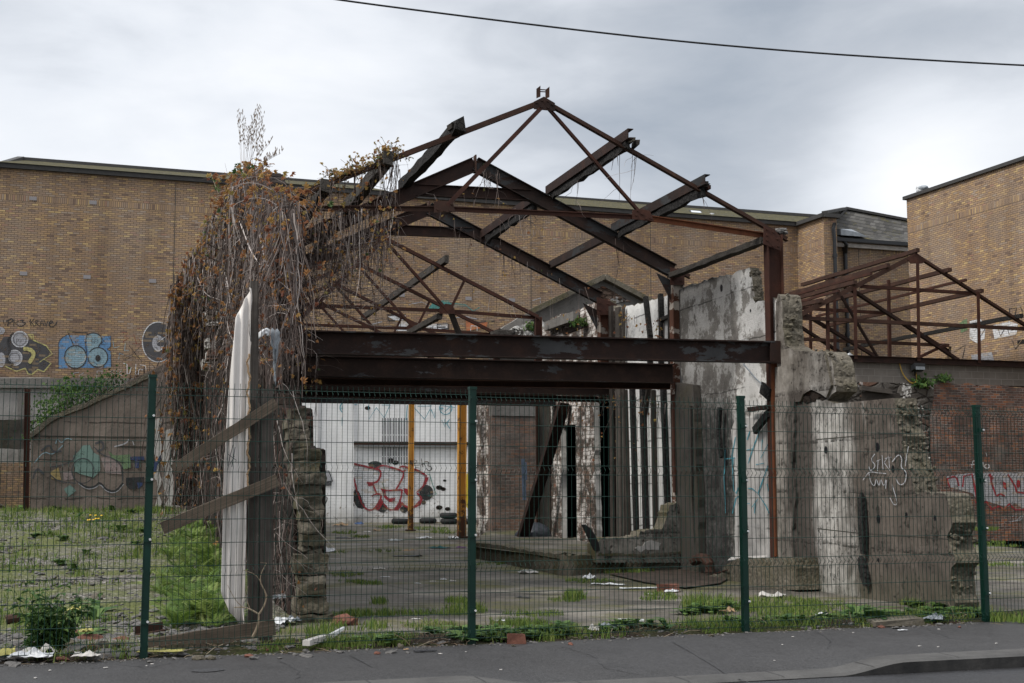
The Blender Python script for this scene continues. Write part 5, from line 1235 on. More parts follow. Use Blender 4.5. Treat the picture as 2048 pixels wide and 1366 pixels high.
    for u, v, r, lab, o in ((1068,1080,.46,'larger grey bin bag behind the leaning beam',-.35),(1020,1088,.30,'smaller grey bin bag at the foot of the leaning beam',-.5)):
        b = MB(); c = RW.P(u, v+5, o); vs, fs = ico(3); ix = []
        for w in vs:
            n = 1+.16*mnoise.noise(w*2.2+c)+.08*mnoise.noise(w*6+c); z = w.z*.72*r*n; ix.append(b.add(c+Vector((w.x*r*n, w.y*r*.7*n, max(z, -.3*r)+.25*r))))
        for f in fs: b.face([ix[i] for i in f])
        tag(b.build('bin_bag', M['bag'], None, True), lab, 'bin bag', 'bin bags by the leaning beam')

# ---------------------------------------------------------------- low platform, plinth
def build_platform():
    M = MAT
    K = [ground(937,1119), ground(985,1127), ground(1060,1142), ground(1118,1154), ground(1140,1155), ground(1250,1146), ground(1402,1143)]
    hts = [.30,.34,.33,.36,.34,.33,.33]
    tops = []
    t = thing('platform_kerb', K[3], 'low mossy concrete kerb wall curving round the raised floor', 'low wall')
    b = MB(); n = 0; W = .22; fine = []
    for i in range(len(K)-1):
        m = 10
        for j in range(m): e = j/m; fine.append((K[i].lerp(K[i+1], e), hts[i]*(1-e)+hts[i+1]*e))
    fine.append((K[-1], hts[-1])); prev = None
    for i, (p, h) in enumerate(fine):
        a = fine[max(0,i-1)][0]; c = fine[min(len(fine)-1,i+1)][0]; d = (c-a); d.z = 0; d.normalize(); nn = Vector((-d.y, d.x, 0))
        if nn.dot(AV+BV) < 0: nn = -nn
        g = gz(p.y)-.05
        jit = lambda: U(-.014,.014)
        ring = [b.add(Vector((p.x,p.y,g))+nn*(0+jit())), b.add(Vector((p.x,p.y,g+h*.6))+nn*(.01+jit())), b.add(Vector((p.x,p.y,g+h+.03+jit()))+nn*(.03+jit())), b.add(Vector((p.x,p.y,g+h+.05+jit()))+nn*.1), b.add(Vector((p.x,p.y,g+h+.04))+nn*W), b.add(Vector((p.x,p.y,g))+nn*W)]
        if prev: [b.face((prev[k], ring[k], ring[k+1], prev[k+1])) for k in range(5)]
        else: b.face(ring)
        prev = ring
    b.face(prev[::-1]); b.build('kerb_wall', M['conc_moss'], t, fix=True)
    b = MB(); z = .02
    pts = [p+Vector((0,0,h-.03)) for p, h in ((K[0],.3),(K[2],.33),(K[3],.33),(K[5],.3),(K[6],.3))]
    far = [L(.3,1.9,.3), L(.3,15,.36), L(-.35,15,.36)]
    b.poly(pts+far); q=far[-1]; b.poly([pts[0],q,q-ZV*.5,pts[0]-ZV*.5]); tag(b.build('raised_floor', M['slab'], fix=True), kind='structure')
    # broken sill wall standing on the platform edge
    pl = VP(K[4], math.atan2(K[6].y-K[4].y, K[6].x-K[4].x)); S = lambda u, v: pl.px(u, v, .08)
    t = thing('broken_sill_wall', pl.P(1300,1108), 'low crumbling plastered sill wall on the edge of the raised floor', 'low wall')
    b = MB(); b.prism(pl, rough([S(1192,1125),(S(1190,1088)),(S(1200,1078)),(S(1275,1074)),S(1279,1062),S(1322,1058),S(1330,1040),(S(1338,1010)),(S(1352,1005)),(S(1372,1045)),S(1400,1060),S(1402,1125)], .015, .06, [1,2,3,4,5,6,7,8,9]), .25, .06, 0, 1); b.build('masonry', [M['conc'], M['conc_moss']], t)
    b = MB(); b.prism(pl, rough([S(1268,1096),S(1300,1080),S(1320,1086),S(1316,1100),S(1290,1098),S(1280,1105)], .012, .05), .01, .05, back=False); b.build('plaster_patch', M['paper'], t)
    b = MB(); b.prism(pl, rough([S(1195,1106),S(1300,1108),S(1400,1098),S(1400,1103),S(1300,1113),S(1195,1111)], .006, .05), .02, .045, back=False); b.build('crack_ledge', M['conc_moss'], t)
    # curved torn tyre strip
    b = MB(); pts = [(1168,1049),(1176,1058),(1184,1072),(1191,1088),(1196,1102)]; prev = None
    for i, (u, v) in enumerate(pts):
        p = pl.P(u, v, .0); w = .09*math.sin(.5+2.4*i/5)
        ring = [b.add(p+pl.d*x*w+pl.n*y) for x, y in ((-1,0),(1,.02),(1,.05),(-1,.03))]
        if prev: [b.face((prev[k], prev[(k+1)%4], ring[(k+1)%4], ring[k])) for k in range(4)]
        else: b.face(ring)
        prev = ring
    b.face(prev[::-1]); tag(b.build('torn_tyre', M['rubber']), 'curved strip of torn black tyre sticking up at the end of the sill wall', 'tyre piece')
    # plinth beside the red post
    pp = VP(C1-AV*.36, PHI+math.pi/2); Q = lambda u, v: pp.px(u, v)
    t = thing('concrete_plinth', pp.P(1500,1160), 'rough concrete plinth with sloping end at the foot of the red post', 'plinth')
    b = MB(); b.prism(pp, rough([Q(1345,1178),Q(1395,1172),Q(1418,1150),Q(1440,1148),Q(1452,1128),Q(1470,1120),Q(1590,1116),Q(1596,1180)], .014, .07, [1,2,3,4,5,6]), .4, 0, 0, 0); b.build('block', M['conc_rough'], t)
    # clay drain bend and iron scraps by the plinth
    b = MB(); o = -.25
    b.tube([RW.P(1388,1122,o), RW.P(1400,1116,o), RW.P(1412,1118,o), RW.P(1419,1130,o), RW.P(1420,1145,o)], .085, 9); tag(b.build('drain_pipe', M['rust_brown']), 'broken reddish clay drain bend at the foot of the sooty wall', 'pipe')
    b = MB(); b.poly([pp.P(1455,1122,.1)+ZV*.01, pp.P(1530,1117,.1)+ZV*.02, pp.P(1535,1114,.3)+ZV*.03, pp.P(1462,1118,.3)+ZV*.03]); tag(b.build('plaster_sheet', M['paper']), 'pale flat plaster scrap lying on the plinth', 'litter')
    for (a, c, lab) in (((1418,1155),(1455,1140),'rusty reinforcing rod poking from the plinth slope'),((1410,1170),(1440,1168),'second rusty rod lying at the plinth toe')):
        b = MB(); b.tube([ground(*a)+ZV*.03, pp.P(*c,-.05)], .012, 5); tag(b.build('steel_rod', M['rust_red']), lab, 'rod')
# ---------------------------------------------------------------- left wall, pier, hoarding, white wall
HOARD = VP(FP0+FEN.n*0.55, FANG)
def build_left():
    M = MAT
    # old stone side wall seen from the gravel lot
    t = thing('stone_side_wall', LW0, 'dark old stone side wall under the creeper, between gravel lot and ruin', 'wall')
    S = lambda u, v: LW.px(u, v)
    out = [S(588,1262),S(588,1000),S(588,900),S(568,895),S(566,818),S(546,812),S(545,640),S(545,400),S(540,382),S(528,376),S(520,350),S(470,348),S(450,395),S(440,455),S(412,466),S(402,500),S(386,560),S(374,570),(S(374,1060)[0],-.2)]
    out[0] = (out[0][0], -.2)
    b = MB(); b.prism(LW, rough(out, .03, .15, [2,3,4,5,6,7,8,9,10,11,12,13,14,15,16]), .36); b.build('masonry', M['stone'], t)
    b = MB()
    for u, v, w, h in ((420,470,.5,.25),(424,520,.45,.3),(418,575,.5,.28),(426,640,.5,.3),(420,690,.6,.25),(428,712,.5,.2),(415,730,.6,.2),(372,900,.8,.3)):
        c = LW.P(u, v, -.1); b.box(c, w/2, .14, h/2, (BV, AV, ZV), .03)
    b.build('jutting_stones', M['stone2'], t)
    # stepped block end
    t = thing('block_pier', LW0, 'stepped pier of mossy rough concrete blocks at the front of the side wall', 'pier')
    PP = VP(LW0-BV*.02, PHI)
    rows = [(816,838,582,618),(838,857,582,618),(857,879,583,619),(879,897,583,621),(897,921,584,642),(921,945,586,643),(945,970,592,644),(970,991,600,650),(991,1019,602,650),(1019,1042,603,651),(1042,1069,604,650),(1069,1093,606,652),(1108,1150,600,652),(1150,1194,598,654),(1194,1228,596,658),(1228,1262,598,662)]
    for i, (v0, v1, u0, u1) in enumerate(rows):
        a, c = PP.px(u0-6, v1), PP.px(u1, v0); b = MB(); g = .003; o = U(-.02,.015)
        cx, cz = (a[0]+c[0])/2, (a[1]+c[1])/2; hx, hz = (c[0]-a[0])/2+U(-.03,.03), (c[1]-a[1])/2-g
        n = 7; ix = {}
        # rough block: subdivided front with noise
        for y in range(2):
            for p in range(n+1):
                for q in range(n+1):
                    s = cx-hx+2*hx*p/n; z = cz-hz+2*hz*q/n
                    j = .045*mnoise.noise(Vector((s*6, z*6, 1)))*1.5+.02*mnoise.noise(Vector((s*15, z*15, i))); e = .02*mnoise.noise(Vector((s*9+5, z*9, 2)))
                    edge = .007 if (p in (0,n) or q in (0,n)) else 0
                    ix[y,p,q] = b.add(PP.pt((s+e*(1+2*(p == n)), z+e), o+j+edge if y == 0 else .42), (s,z))
        for p in range(n):
            for q in range(n): b.face((ix[0,p,q],ix[0,p+1,q],ix[0,p+1,q+1],ix[0,p,q+1]))
            b.face((ix[0,p,0],ix[1,p,0],ix[1,p+1,0],ix[0,p+1,0])); b.face((ix[0,p,n],ix[0,p+1,n],ix[1,p+1,n],ix[1,p,n]))
            b.face((ix[0,0,p],ix[0,0,p+1],ix[1,0,p+1],ix[1,0,p])); b.face((ix[0,n,p],ix[1,n,p],ix[1,n,p+1],ix[0,n,p+1]))
        b.build('block', M[('block','block','conc_rough','conc_moss')[(i*7) % 4]], t)
    b = MB()
    for v in range(1090, 1112, 7): rock(b, PP.P(U(606,628), v, .12), .09, .7)
    b.build('mortar_core', M['conc_rough'], t)
    # cross wall with sloping top at the back of the gravel lot
    y0 = 40.0; SP = VP(CAM+ray(200, 970)*(y0/ray(200,970).y), PHI)
    t = thing('sloping_wall', SP.P(190,1010), 'brown rendered wall with sloping broken top and faded graffiti, back of gravel lot', 'wall')
    q = lambda u, v: SP.px(u, v)
    b = MB(); b.prism(SP, [(q(62,1000)[0],.2)]+rough([q(62,866),q(105,835),q(200,796),q(262,770),q(300,750),q(345,735),q(386,700)], .03, .2)[:-1]+[q(386,700),(q(386,1000)[0],.2)], .4); b.build('wall_face', M['conc_brown'], t)
    b = MB(); b.prism(SP, rough([q(60,868),q(105,832),q(200,792),q(300,746),(q(300,755)[0]+.02,q(300,755)[1]),q(200,801),q(105,842),q(62,876)], .015, .2), .5, -.08); b.build('broken_coping', M['conc_rough'], t)
    b = MB(); b.prism(SP, [q(66,871),q(330,874),q(330,876.5),q(66,873.5)], .01, -.012, back=False); b.prism(SP, [q(235,891),q(300,893),q(300,896),q(235,894)], .01, -.012, back=False); b.build('render_joint', M['conc_dark'], t)
    b = MB()
    for u0, u1, v0 in ((310,322,840),(328,346,862),(350,360,880)):
        b.prism(SP, rough([q(u0,1012),q(u0,v0),q(u1,v0-6),q(u1,1014)], .05, .2, [0,1,2]), .02, -.02)
    b.build('white_plaster_strip', M['paper'], t)
    X, S2 = 'f', 's'
    graffiti(SP, (0, 700, 3.414), [(X,'silver',[(230,760),(330,700),(430,680),(520,700),(700,730),(830,760),(850,900),(790,965),(640,935),(560,930),(480,900),(330,900),(290,850)]) if False else (X,'ochre',[(345,832),(400,802),(418,888),(352,880)]),
      (X,'paleteal',[(500,722),(540,690),(565,652),(612,648),(640,700),(680,722),(685,822),(640,872),(560,850),(510,832)]),(X,'pink',[(690,740),(740,720),(820,780),(830,850),(720,840)]),(X,'pink',[(430,832),(490,828),(502,882),(440,892)]),(X,'paleteal',[(435,950),(480,920),(520,960),(470,1000)]),(X,'green',[(740,690),(780,720),(890,712),(892,805),(845,815),(820,760),(760,740)]),
      (X,'dblue',[(888,728),(985,726),(985,752),(950,752),(948,806),(925,806),(922,752),(890,750)]),(X,'dblue',[(1040,728),(1065,765),(1095,715),(1100,740),(1072,790),(1065,835),(1045,830),(1050,790)]),(X,'black',[(860,872),(985,866),(982,912),(942,912),(930,952),(880,948),(860,925)]),(X,'dblue',[(935,905),(975,905),(975,920),(945,950)]),
      (S2,'black',16,[(540,908),(590,942),(650,936),(682,900),(720,956),(790,970),(842,908)],1),(S2,'silver',5,[(536,912),(590,952),(650,944),(684,912),(722,966),(792,980),(846,915)],1),(S2,'dgrey',7,ell(565,825,75,85)),(S2,'dgrey',7,[(640,660),(700,720),(780,740),(838,800),(840,900)],1),(S2,'dgrey',8,[(345,800),(410,790),(500,760),(520,690)],1),(S2,'dgrey',8,[(340,850),(400,900),(520,910)],1),
      (S2,'lblue',6,[(235,770),(300,690),(360,720),(430,650)],1),(S2,'dgrey',16,[(225,880),(250,800),(300,850)],1),(S2,'dgrey',14,[(280,690),(340,640),(360,700),(420,690)],1),(S2,'silver',9,[(780,660),(860,640),(880,610)],1),(S2,'silver',8,[(905,620),(915,650)]),(S2,'lblue',6,[(380,640),(390,600),(420,640),(450,600),(490,610)],1),(S2,'dgrey',16,[(650,640),(700,620),(710,680),(660,690)],1)], t, base=.02)
    # rubble wall and concrete panels further left
    RP = VP(SP.o+BV*2.0, PHI)
    t = thing('rubble_wall', RP.P(20,1010), 'dark grey rubble stone wall at the left edge behind the gravel', 'wall')
    a = lambda u, v: RP.px(u, v)
    b = MB(); b.prism(RP, [(a(-340,900)[0],.2)]+rough([a(-340,835),a(60,842),a(90,842)], .04, .25)+[(a(90,900)[0],.2)], .5); b.build('stonework', M['rubble'], t)
    b = MB(); b.prism(RP, rough([a(-340,905),a(50,896),a(52,838),a(-340,828)], .03, .25), .3, -.03); b.build('soot_band', M['conc_dark'], t)
    PA = VP(SP.o+BV*4.5, PHI); c = lambda u, v: PA.px(u, v)
    t = thing('panel_wall', PA.P(60,850), 'pale concrete panel wall with posts, below the warehouse brickwork', 'wall')
    for u0, u1 in ((-330,-170),(-160,-60),(-52,38),(48,128),(138,330)):
        b = MB(); b.prism(PA, [c(u0,925),c(u1,925),c(u1,776),c(u0,776)], .12); b.build('panel', m_concrete('pale_panel', (.27,.255,.24), (.38,.36,.34), .4, .3) if u0 == -330 else bpy.data.materials['pale_panel'], t)
    for u in (-165,-56,43,133): b = MB(); b.prism(PA, [c(u-7,925),c(u+7,925),c(u+7,770),c(u-7,770)], .3, -.08); b.build('post', M['conc_grey'], t)
    b = MB(); b.prism(PA, [c(-330,776),c(335,776),c(335,757),c(-330,757)], .5, -.15); b.build('capping_beam', M['conc_grey'], t)
    b = MB(); p = SP.P(53, 1012, -.35); b.extr(Vector((p.x,p.y,.3)), SP.P(55,778,-.35), I_prof(.16,.16), AV); tag(b.build('steel_post', M['rust_red']), 'lone rusty steel post at the left end of the sloping wall', 'post')
    # white wall at the back of the yard
    WW = VP(ground(790, 1045, gz), PHI); build_left.WW = WW
    t = thing('white_painted_wall', WW.P(790,1045), 'white painted rear wall with red and white lettering, behind the yellow posts', 'wall')
    w = lambda u, v, o=0: WW.px(u, v, o)
    L0, L1, Z1 = w(520,900)[0], w(985,900)[0], 5.2
    rl, rr, rt, rb = w(708,900)[0], w(934,900)[0], w(708,888)[1], .0
    b = MB()
    b.prism(WW, [(L0,-.2),(rl,-.2),(rl,rt),(rr,rt),(rr,-.2),(L1,-.2),(L1,Z1),(L0,Z1)], .3)
    b.prism(WW, [(rl-.05,-.2),(rr+.05,-.2),(rr+.05,rt+.1),(rl-.05,rt+.1)], .1, .13); b.build('wall_face', M['whitewall'], t)
    for u0, u1 in ((683,706),(618,634)):
        b = MB(); b.prism(WW, [w(u0,1048),w(u1,1048),(w(u1,900)[0],Z1-.01),(w(u0,900)[0],Z1-.01)], .06, -.06); b.build('pilaster', M['whitewall'], t)
    b = MB(); b.prism(WW, [w(706,889.5),w(936,890.5),w(936,884),w(706,883)], .06, -.04); b.build('lintel', M['rust_brown'], t)
    b = MB(); b.prism(WW, [w(716,892.5),w(936,893.5),w(936,891.8),w(716,890.8)], .04, -.03); b.build('rail', M['grey'], t)
    b = MB()
    for i in range(10):
        u = 764+i*5.4
        for v0, v1, o in ((836,869,-.0),(871,884,.0),(894,912,.13),(914,928+2*math.sin(i),.13)): b.prism(WW, [w(u,v1,o),w(u+2.1,v1,o),w(u+2.1,v0,o),w(u,v0,o)], .012, o-.012)
    b.build('vent_slats', M['vslat'], t)
    for u, v, r in ((735,816,.1),(783,921,.13),(792,925,.12),(880,975,.12),(888,978,.1),(700,975,.14),(880,1015,.12),(897,1018,.1),(697,1010,.2),(891,961,.06),(709,1000,.1)):
        b = MB(); x, z = w(u, v); o = .13 if 708 < u < 934 and v > 888 else 0
        b.prism(WW, rough([(x+r*1.1*math.cos(i*.7), z+r*.7*math.sin(i*.7)) for i in range(9)], .02, .06), .01, o-.008, back=False); b.build('hole_shade', M['stone'], t)  # flat dark patch, its colour standing for the shade inside
    REC = WW.shift(WW.n*.13)
    G = (600, 780, 4.27)
    s, f = 's', 'f'
    graffiti(REC, G, [(f,'white',[(462,640),(560,655),(690,648),(720,650),(890,695),(870,655),(1000,690),(1090,745),(1060,830),(1000,890),(1020,960),(960,1010),(890,990),(770,1025),(700,1000),(600,1025),(540,990),(485,860),(462,760)]),
      (f,'black',ell(640,637,58,30)),(f,'black',ell(492,930,36,82,-.25)),(f,'black',ell(530,985,24,30)),(f,'black',ell(705,1008,42,38)),(f,'black',ell(888,1020,34,28)),(f,'black',ell(1078,876,60,66)),(f,'black',ell(1055,960,20,18)),
      (f,'red',[(690,838),(730,850),(735,900),(760,925),(816,918),(805,952),(760,958),(720,920)]),(f,'red',[(640,1020),(690,930),(705,975),(670,1030)]),(f,'red',[(800,1030),(862,945),(872,985),(840,1028)]),(f,'red',[(960,1005),(1020,940),(1048,930),(1030,985)]),(f,'red',[(1068,745),(1100,745),(1082,800),(1020,865),(985,880),(1048,815)]),(f,'red',[(880,838),(905,840),(962,870),(960,895),(925,910),(895,880)]),
      (s,'red',17,[(460,632),(560,652),(635,670),(688,684),(690,730),(668,778),(630,795),(570,792)],1),(s,'red',18,[(575,788),(590,812),(625,808)]),(s,'red',16,[(625,800),(640,850),(655,886),(612,906)]),(s,'red',15,[(655,886),(690,890),(694,920),(640,1015),(590,1030),(545,1000),(500,905),(478,830),(460,745)],1),
      (s,'red',16,[(655,668),(700,642),(760,655),(888,692),(882,740),(850,800),(820,852)],1),(s,'red',14,[(690,846),(760,862),(870,850),(878,862)],1),(s,'red',14,[(870,855),(868,900),(850,960),(810,1018),(770,1028),(720,985),(690,930)],1),
      (s,'red',16,[(848,665),(868,650),(920,660),(1020,690),(1085,738)],1),(s,'red',15,[(880,690),(905,690)]),(s,'red',18,[(1000,880),(1045,930),(1010,985),(950,1012),(890,990),(868,960)],1),(s,'dteal',7,[(1080,716),(1108,722),(1130,800),(1162,888),(1128,908),(1090,900)]),
      (s,'green',7,[(700,785),(718,830),(725,850)]),
      (s,'black',6,[(962,592),(1000,605),(975,645),(1020,640)]),(s,'black',7,[(1035,585),(1050,660)]),(s,'black',6,[(975,630),(1010,622)]),(s,'black',6,[(990,690),(985,660),(1020,665),(1015,685),(1050,682)]),(s,'black',7,[(1060,615),(1085,608),(1105,625),(1085,645),(1120,655),(1128,680),(1095,692),(1080,670)],1),(s,'black',6,[(886,635),(920,622),(945,640)]),(s,'black',6,[(1030,640),(1060,630),(1070,650)])], t, True, .006)
    graffiti(WW, G, [(s,'teal',8,ell(400,150,58,52)),(s,'teal',7,[(350,155),(372,158)]),(s,'teal',7,[(361,140),(361,172)]),(s,'teal',7,[(385,180),(430,140)]),(s,'teal',7,[(410,175),(445,150)]),(s,'teal',6,[(350,128),(490,124)]),
      (s,'teal',8,[(360,235),(358,305),(388,245),(360,240)]),(s,'teal',8,[(400,240),(430,245),(405,262),(403,300)]),(s,'teal',7,[(358,270),(395,265)]),
      (s,'teal',8,[(585,130),(590,250),(652,150),(720,238),(768,128)]),(s,'teal',7,[(700,128),(775,128)]),(s,'teal',8,[(905,255),(918,130)]),(s,'teal',8,[(975,150),(1065,250),(1118,150)]),(s,'teal',7,[(1005,138),(1125,136)]),(s,'teal',8,[(1112,215),(1120,165),(1150,240),(1158,150)]),
      (s,'teal',8,ell(1245,155,52,54)),(s,'teal',7,[(1200,158),(1225,158)]),(s,'teal',7,[(1212,142),(1212,175)]),(s,'teal',7,[(1235,185),(1285,140)]),(s,'teal',6,[(1200,130),(1330,150)]),(s,'teal',8,[(1210,255),(1240,320),(1235,250)]),(s,'teal',8,[(1240,290),(1280,250),(1255,290),(1280,330)]),
      (f,'dgrey',[(188,790),(272,775),(270,815),(205,820)]),(f,'silver',[(188,695),(248,690),(275,772),(190,785)]),(s,'black',9,[(186,694),(246,690),(280,782)]),(s,'black',9,[(190,790),(276,776)]),(s,'black',9,[(208,905),(238,920),(212,985)],1),(s,'black',7,[(92,190),(110,250),(132,190),(125,250)]),
      (f,'yel',ell(1430,860,24,150)),(s,'black',8,[(1410,1000),(1432,970),(1440,1040)])], t, False, .008)
    for u, v in ((706,905),):
        pass
    # yellow posts
    for u0, u1, vb, lab in ((816,826,1062,'thinner pale yellow post standing before the red and white lettering'),(915,931,1076,'broad ochre yellow steel post with rust spots, right of the lettering')):
        p = ground((u0+u1)/2, vb, gz); wd = (u1-u0)/F*p.y
        b = MB(); b.extr(p-ZV*.1, p+ZV*4.6, I_prof(wd*1.0,wd*.8,.014), AV); t2 = thing('yellow_post', p, lab, 'post', 'yellow steel posts in the yard'); b.build('shaft', M['ypaint'], t2)
        b = MB(); b.box(p+ZV*.015, wd*.9, wd*.8, .03, (AV,BV,ZV)); b.build('base_plate', M['rust_brown'], t2)

def build_hoarding():
    M = MAT; H = HOARD
    # standing white sheet nailed to posts, with corrugation
    top = [(449.5,1000),(451,900),(455,780),(459,715),(465,637),(482,600),(497,575)]
    bot = [(449,1185),(466,1223),(489,1247),(498,1247)]
    def interp(tab, u):
        if u <= tab[0][0]: return tab[0][1]
        for (a, x), (c, y) in zip(tab, tab[1:]):
            if u <= c: return x+(y-x)*(u-a)/(c-a)
        return tab[-1][1]
    b = MB(); n = 40; m = 24; ix = {}
    for i in range(n+1):
        u = 449+(497-449)*i/n; s = H.px(u, 900)[0]; zt = H.px(u, interp(top, max(u,449.5)))[1] if u > 449.4 else H.px(u, 905)[1]; zb = H.px(u, interp(bot, u))[1]
        for j in range(m+1):
            z = zb+(zt-zb)*j/m; o = .012*math.sin(6.283*s/.075)+.006*math.sin(z*1.1+.4)+.02*((i/n)-.5)
            if i == n: s2 = s-.01+.012*math.sin(z*14)+.008*math.sin(z*31)
            else: s2 = s
            ix[i,j] = b.add(H.pt((s2, z), o), (s, z))
    for i in range(n):
        for j in range(m): b.face((ix[i,j],ix[i+1,j],ix[i+1,j+1],ix[i,j+1]))
    o = b.build('hoarding_sheet', M['sheet'], None, True); tag(o, 'tall torn white corrugated sheet standing against the timber hoarding posts', 'sheet')
    md = o.modifiers.new('thick', 'SOLIDIFY'); md.thickness = .006
    b = MB(); pts = [H.pt((H.px(496.5+2.6*math.sin(v*.11)+1.2*math.sin(v*.31), v)[0], H.px(497, v)[1]), -.02) for v in range(708, 1000, 4)]
    b.tube(pts, .011, 4); b.build('torn_edge', M['cardb'], o)
    b = MB(); q = lambda u, v: H.px(u, v, -.022)
    G = (400, 780, 4.5525); S = 's'
    graffiti(H, G, [(S,'dgrey',8,[(300,500),(270,620),(250,730)]),(S,'dgrey',9,[(320,520),(300,640),(290,700)]),(S,'dgrey',7,[(250,580),(330,640),(320,660)]),(S,'dgrey',7,[(270,680),(315,600)]),(S,'dgrey',6,[(255,560),(245,640)])], o, base=.05)
    # timber posts
    def post(u0, v0, u1, v1, w, d, off, mat, lab):
        b = MB(); a, c = H.P(u1, v1, off), H.P(u0, v0, off); b.extr(a, c, Bx(w, d), H.n); tag(b.build('hoarding_post', M[mat]), lab, 'post', 'timber posts of the old hoarding')
    post(508,563,506,1250,.075,.10,.09,'timber','tallest slender grey timber post beside the white sheet edge')
    post(533,778,530,1300,.125,.10,.10,'timber','broad grey timber post in front of the block pier')
    post(503,800,500,1250,.04,.06,.03,'timber_dark','thin dark timber strip right against the white sheet')
    def board(a, c, w, lab, off=-.06, mat='board'):
        b = MB(); p, q = H.P(*a, off), H.P(*c, off); n = 8; t = (q-p).normalized(); s = t.cross(H.n).normalized(); prev = None
        for i in range(n+1):
            e = p.lerp(q, i/n); wob = U(-.004,.004)
            ring = [b.add(e+s*(y*w/2+wob)+H.n*x*.019, ((q-p).length*i/n, y*w)) for x, y in ((-1,-1),(1,-1),(1,1),(-1,1))]
            if prev: [b.face((prev[k], prev[(k+1)%4], ring[(k+1)%4], ring[k])) for k in range(4)]
            else: b.face(ring)
            prev = ring
        b.face(prev[::-1]); tag(b.build('hoarding_board', M[mat]), lab, 'board', 'sloping boards of the old hoarding')
    board((346,940), (553,806), .105, 'upper sloping brown board across the white sheet')
    board((324,1056), (555,960), .115, 'lower sloping brown board across the white sheet')
    board((296,1293), (550,1254), .145, 'thick board lying low across the feet of the posts', -.06, 'board')
    # rags caught in the creeper
    def rag(pix, off, mat, lab, amp=.05, name='plastic_bag'):
        b = MB(); pl = VP(HOARD.o+HOARD.n*.35, FANG); c = [pl.px(u, v) for u, v in pix]
        cx = sum(p[0] for p in c)/len(c); cz = sum(p[1] for p in c)/len(c); R_ = 5; N = 40; P = []
        per = rough(c, .006, .03); N = len(per)
        for k in range(R_+1):
            e = k/R_; P.append([b.add(pl.pt((cx+(x-cx)*e, cz+(z-cz)*e), off-amp*(1-e*e)+amp*1.2*mnoise.noise(Vector((x*9*e+3, z*7*e, off))))) for x, z in per])
        for k in range(R_):
            for j in range(N): m = (j+1) % N; b.face((P[k][j], P[k][m], P[k+1][m], P[k+1][j]))
        o = b.build(name, M[mat], None, True); o.modifiers.new('t', 'SOLIDIFY').thickness = .004; tag(o, lab, 'litter')
    rag([(513,668),(522,661),(530,658),(537,663),(538,672),(532,676),(526,672),(520,676),(512,683)], -.12, 'white', 'crumpled white plastic bag snagged on top of the creeper beside the post')
    rag([(536,665),(541,658),(546,663),(551,659),(557,666),(558,680),(553,710),(548,740),(548,775),(545,775),(543,735),(542,705),(538,685)], -.10, 'grey', 'torn grey plastic strip hanging beside the white bag', .02, 'plastic_sheet')
    # overhead cable
    cp = VP((0, 11.0), R(6)); pts = [(560,-19),(670,-1),(900,29),(1136,58),(1360,83),(1600,104),(1830,119),(2048,131),(2250,139)]
    pts = smooth_pts(pts, 2); b = MB(); b.tube([cp.P(u, v) for u, v in pts], .0082, 6); tag(b.build('overhead_cable', M['cable']), 'thin black overhead cable crossing the sky', 'cable')

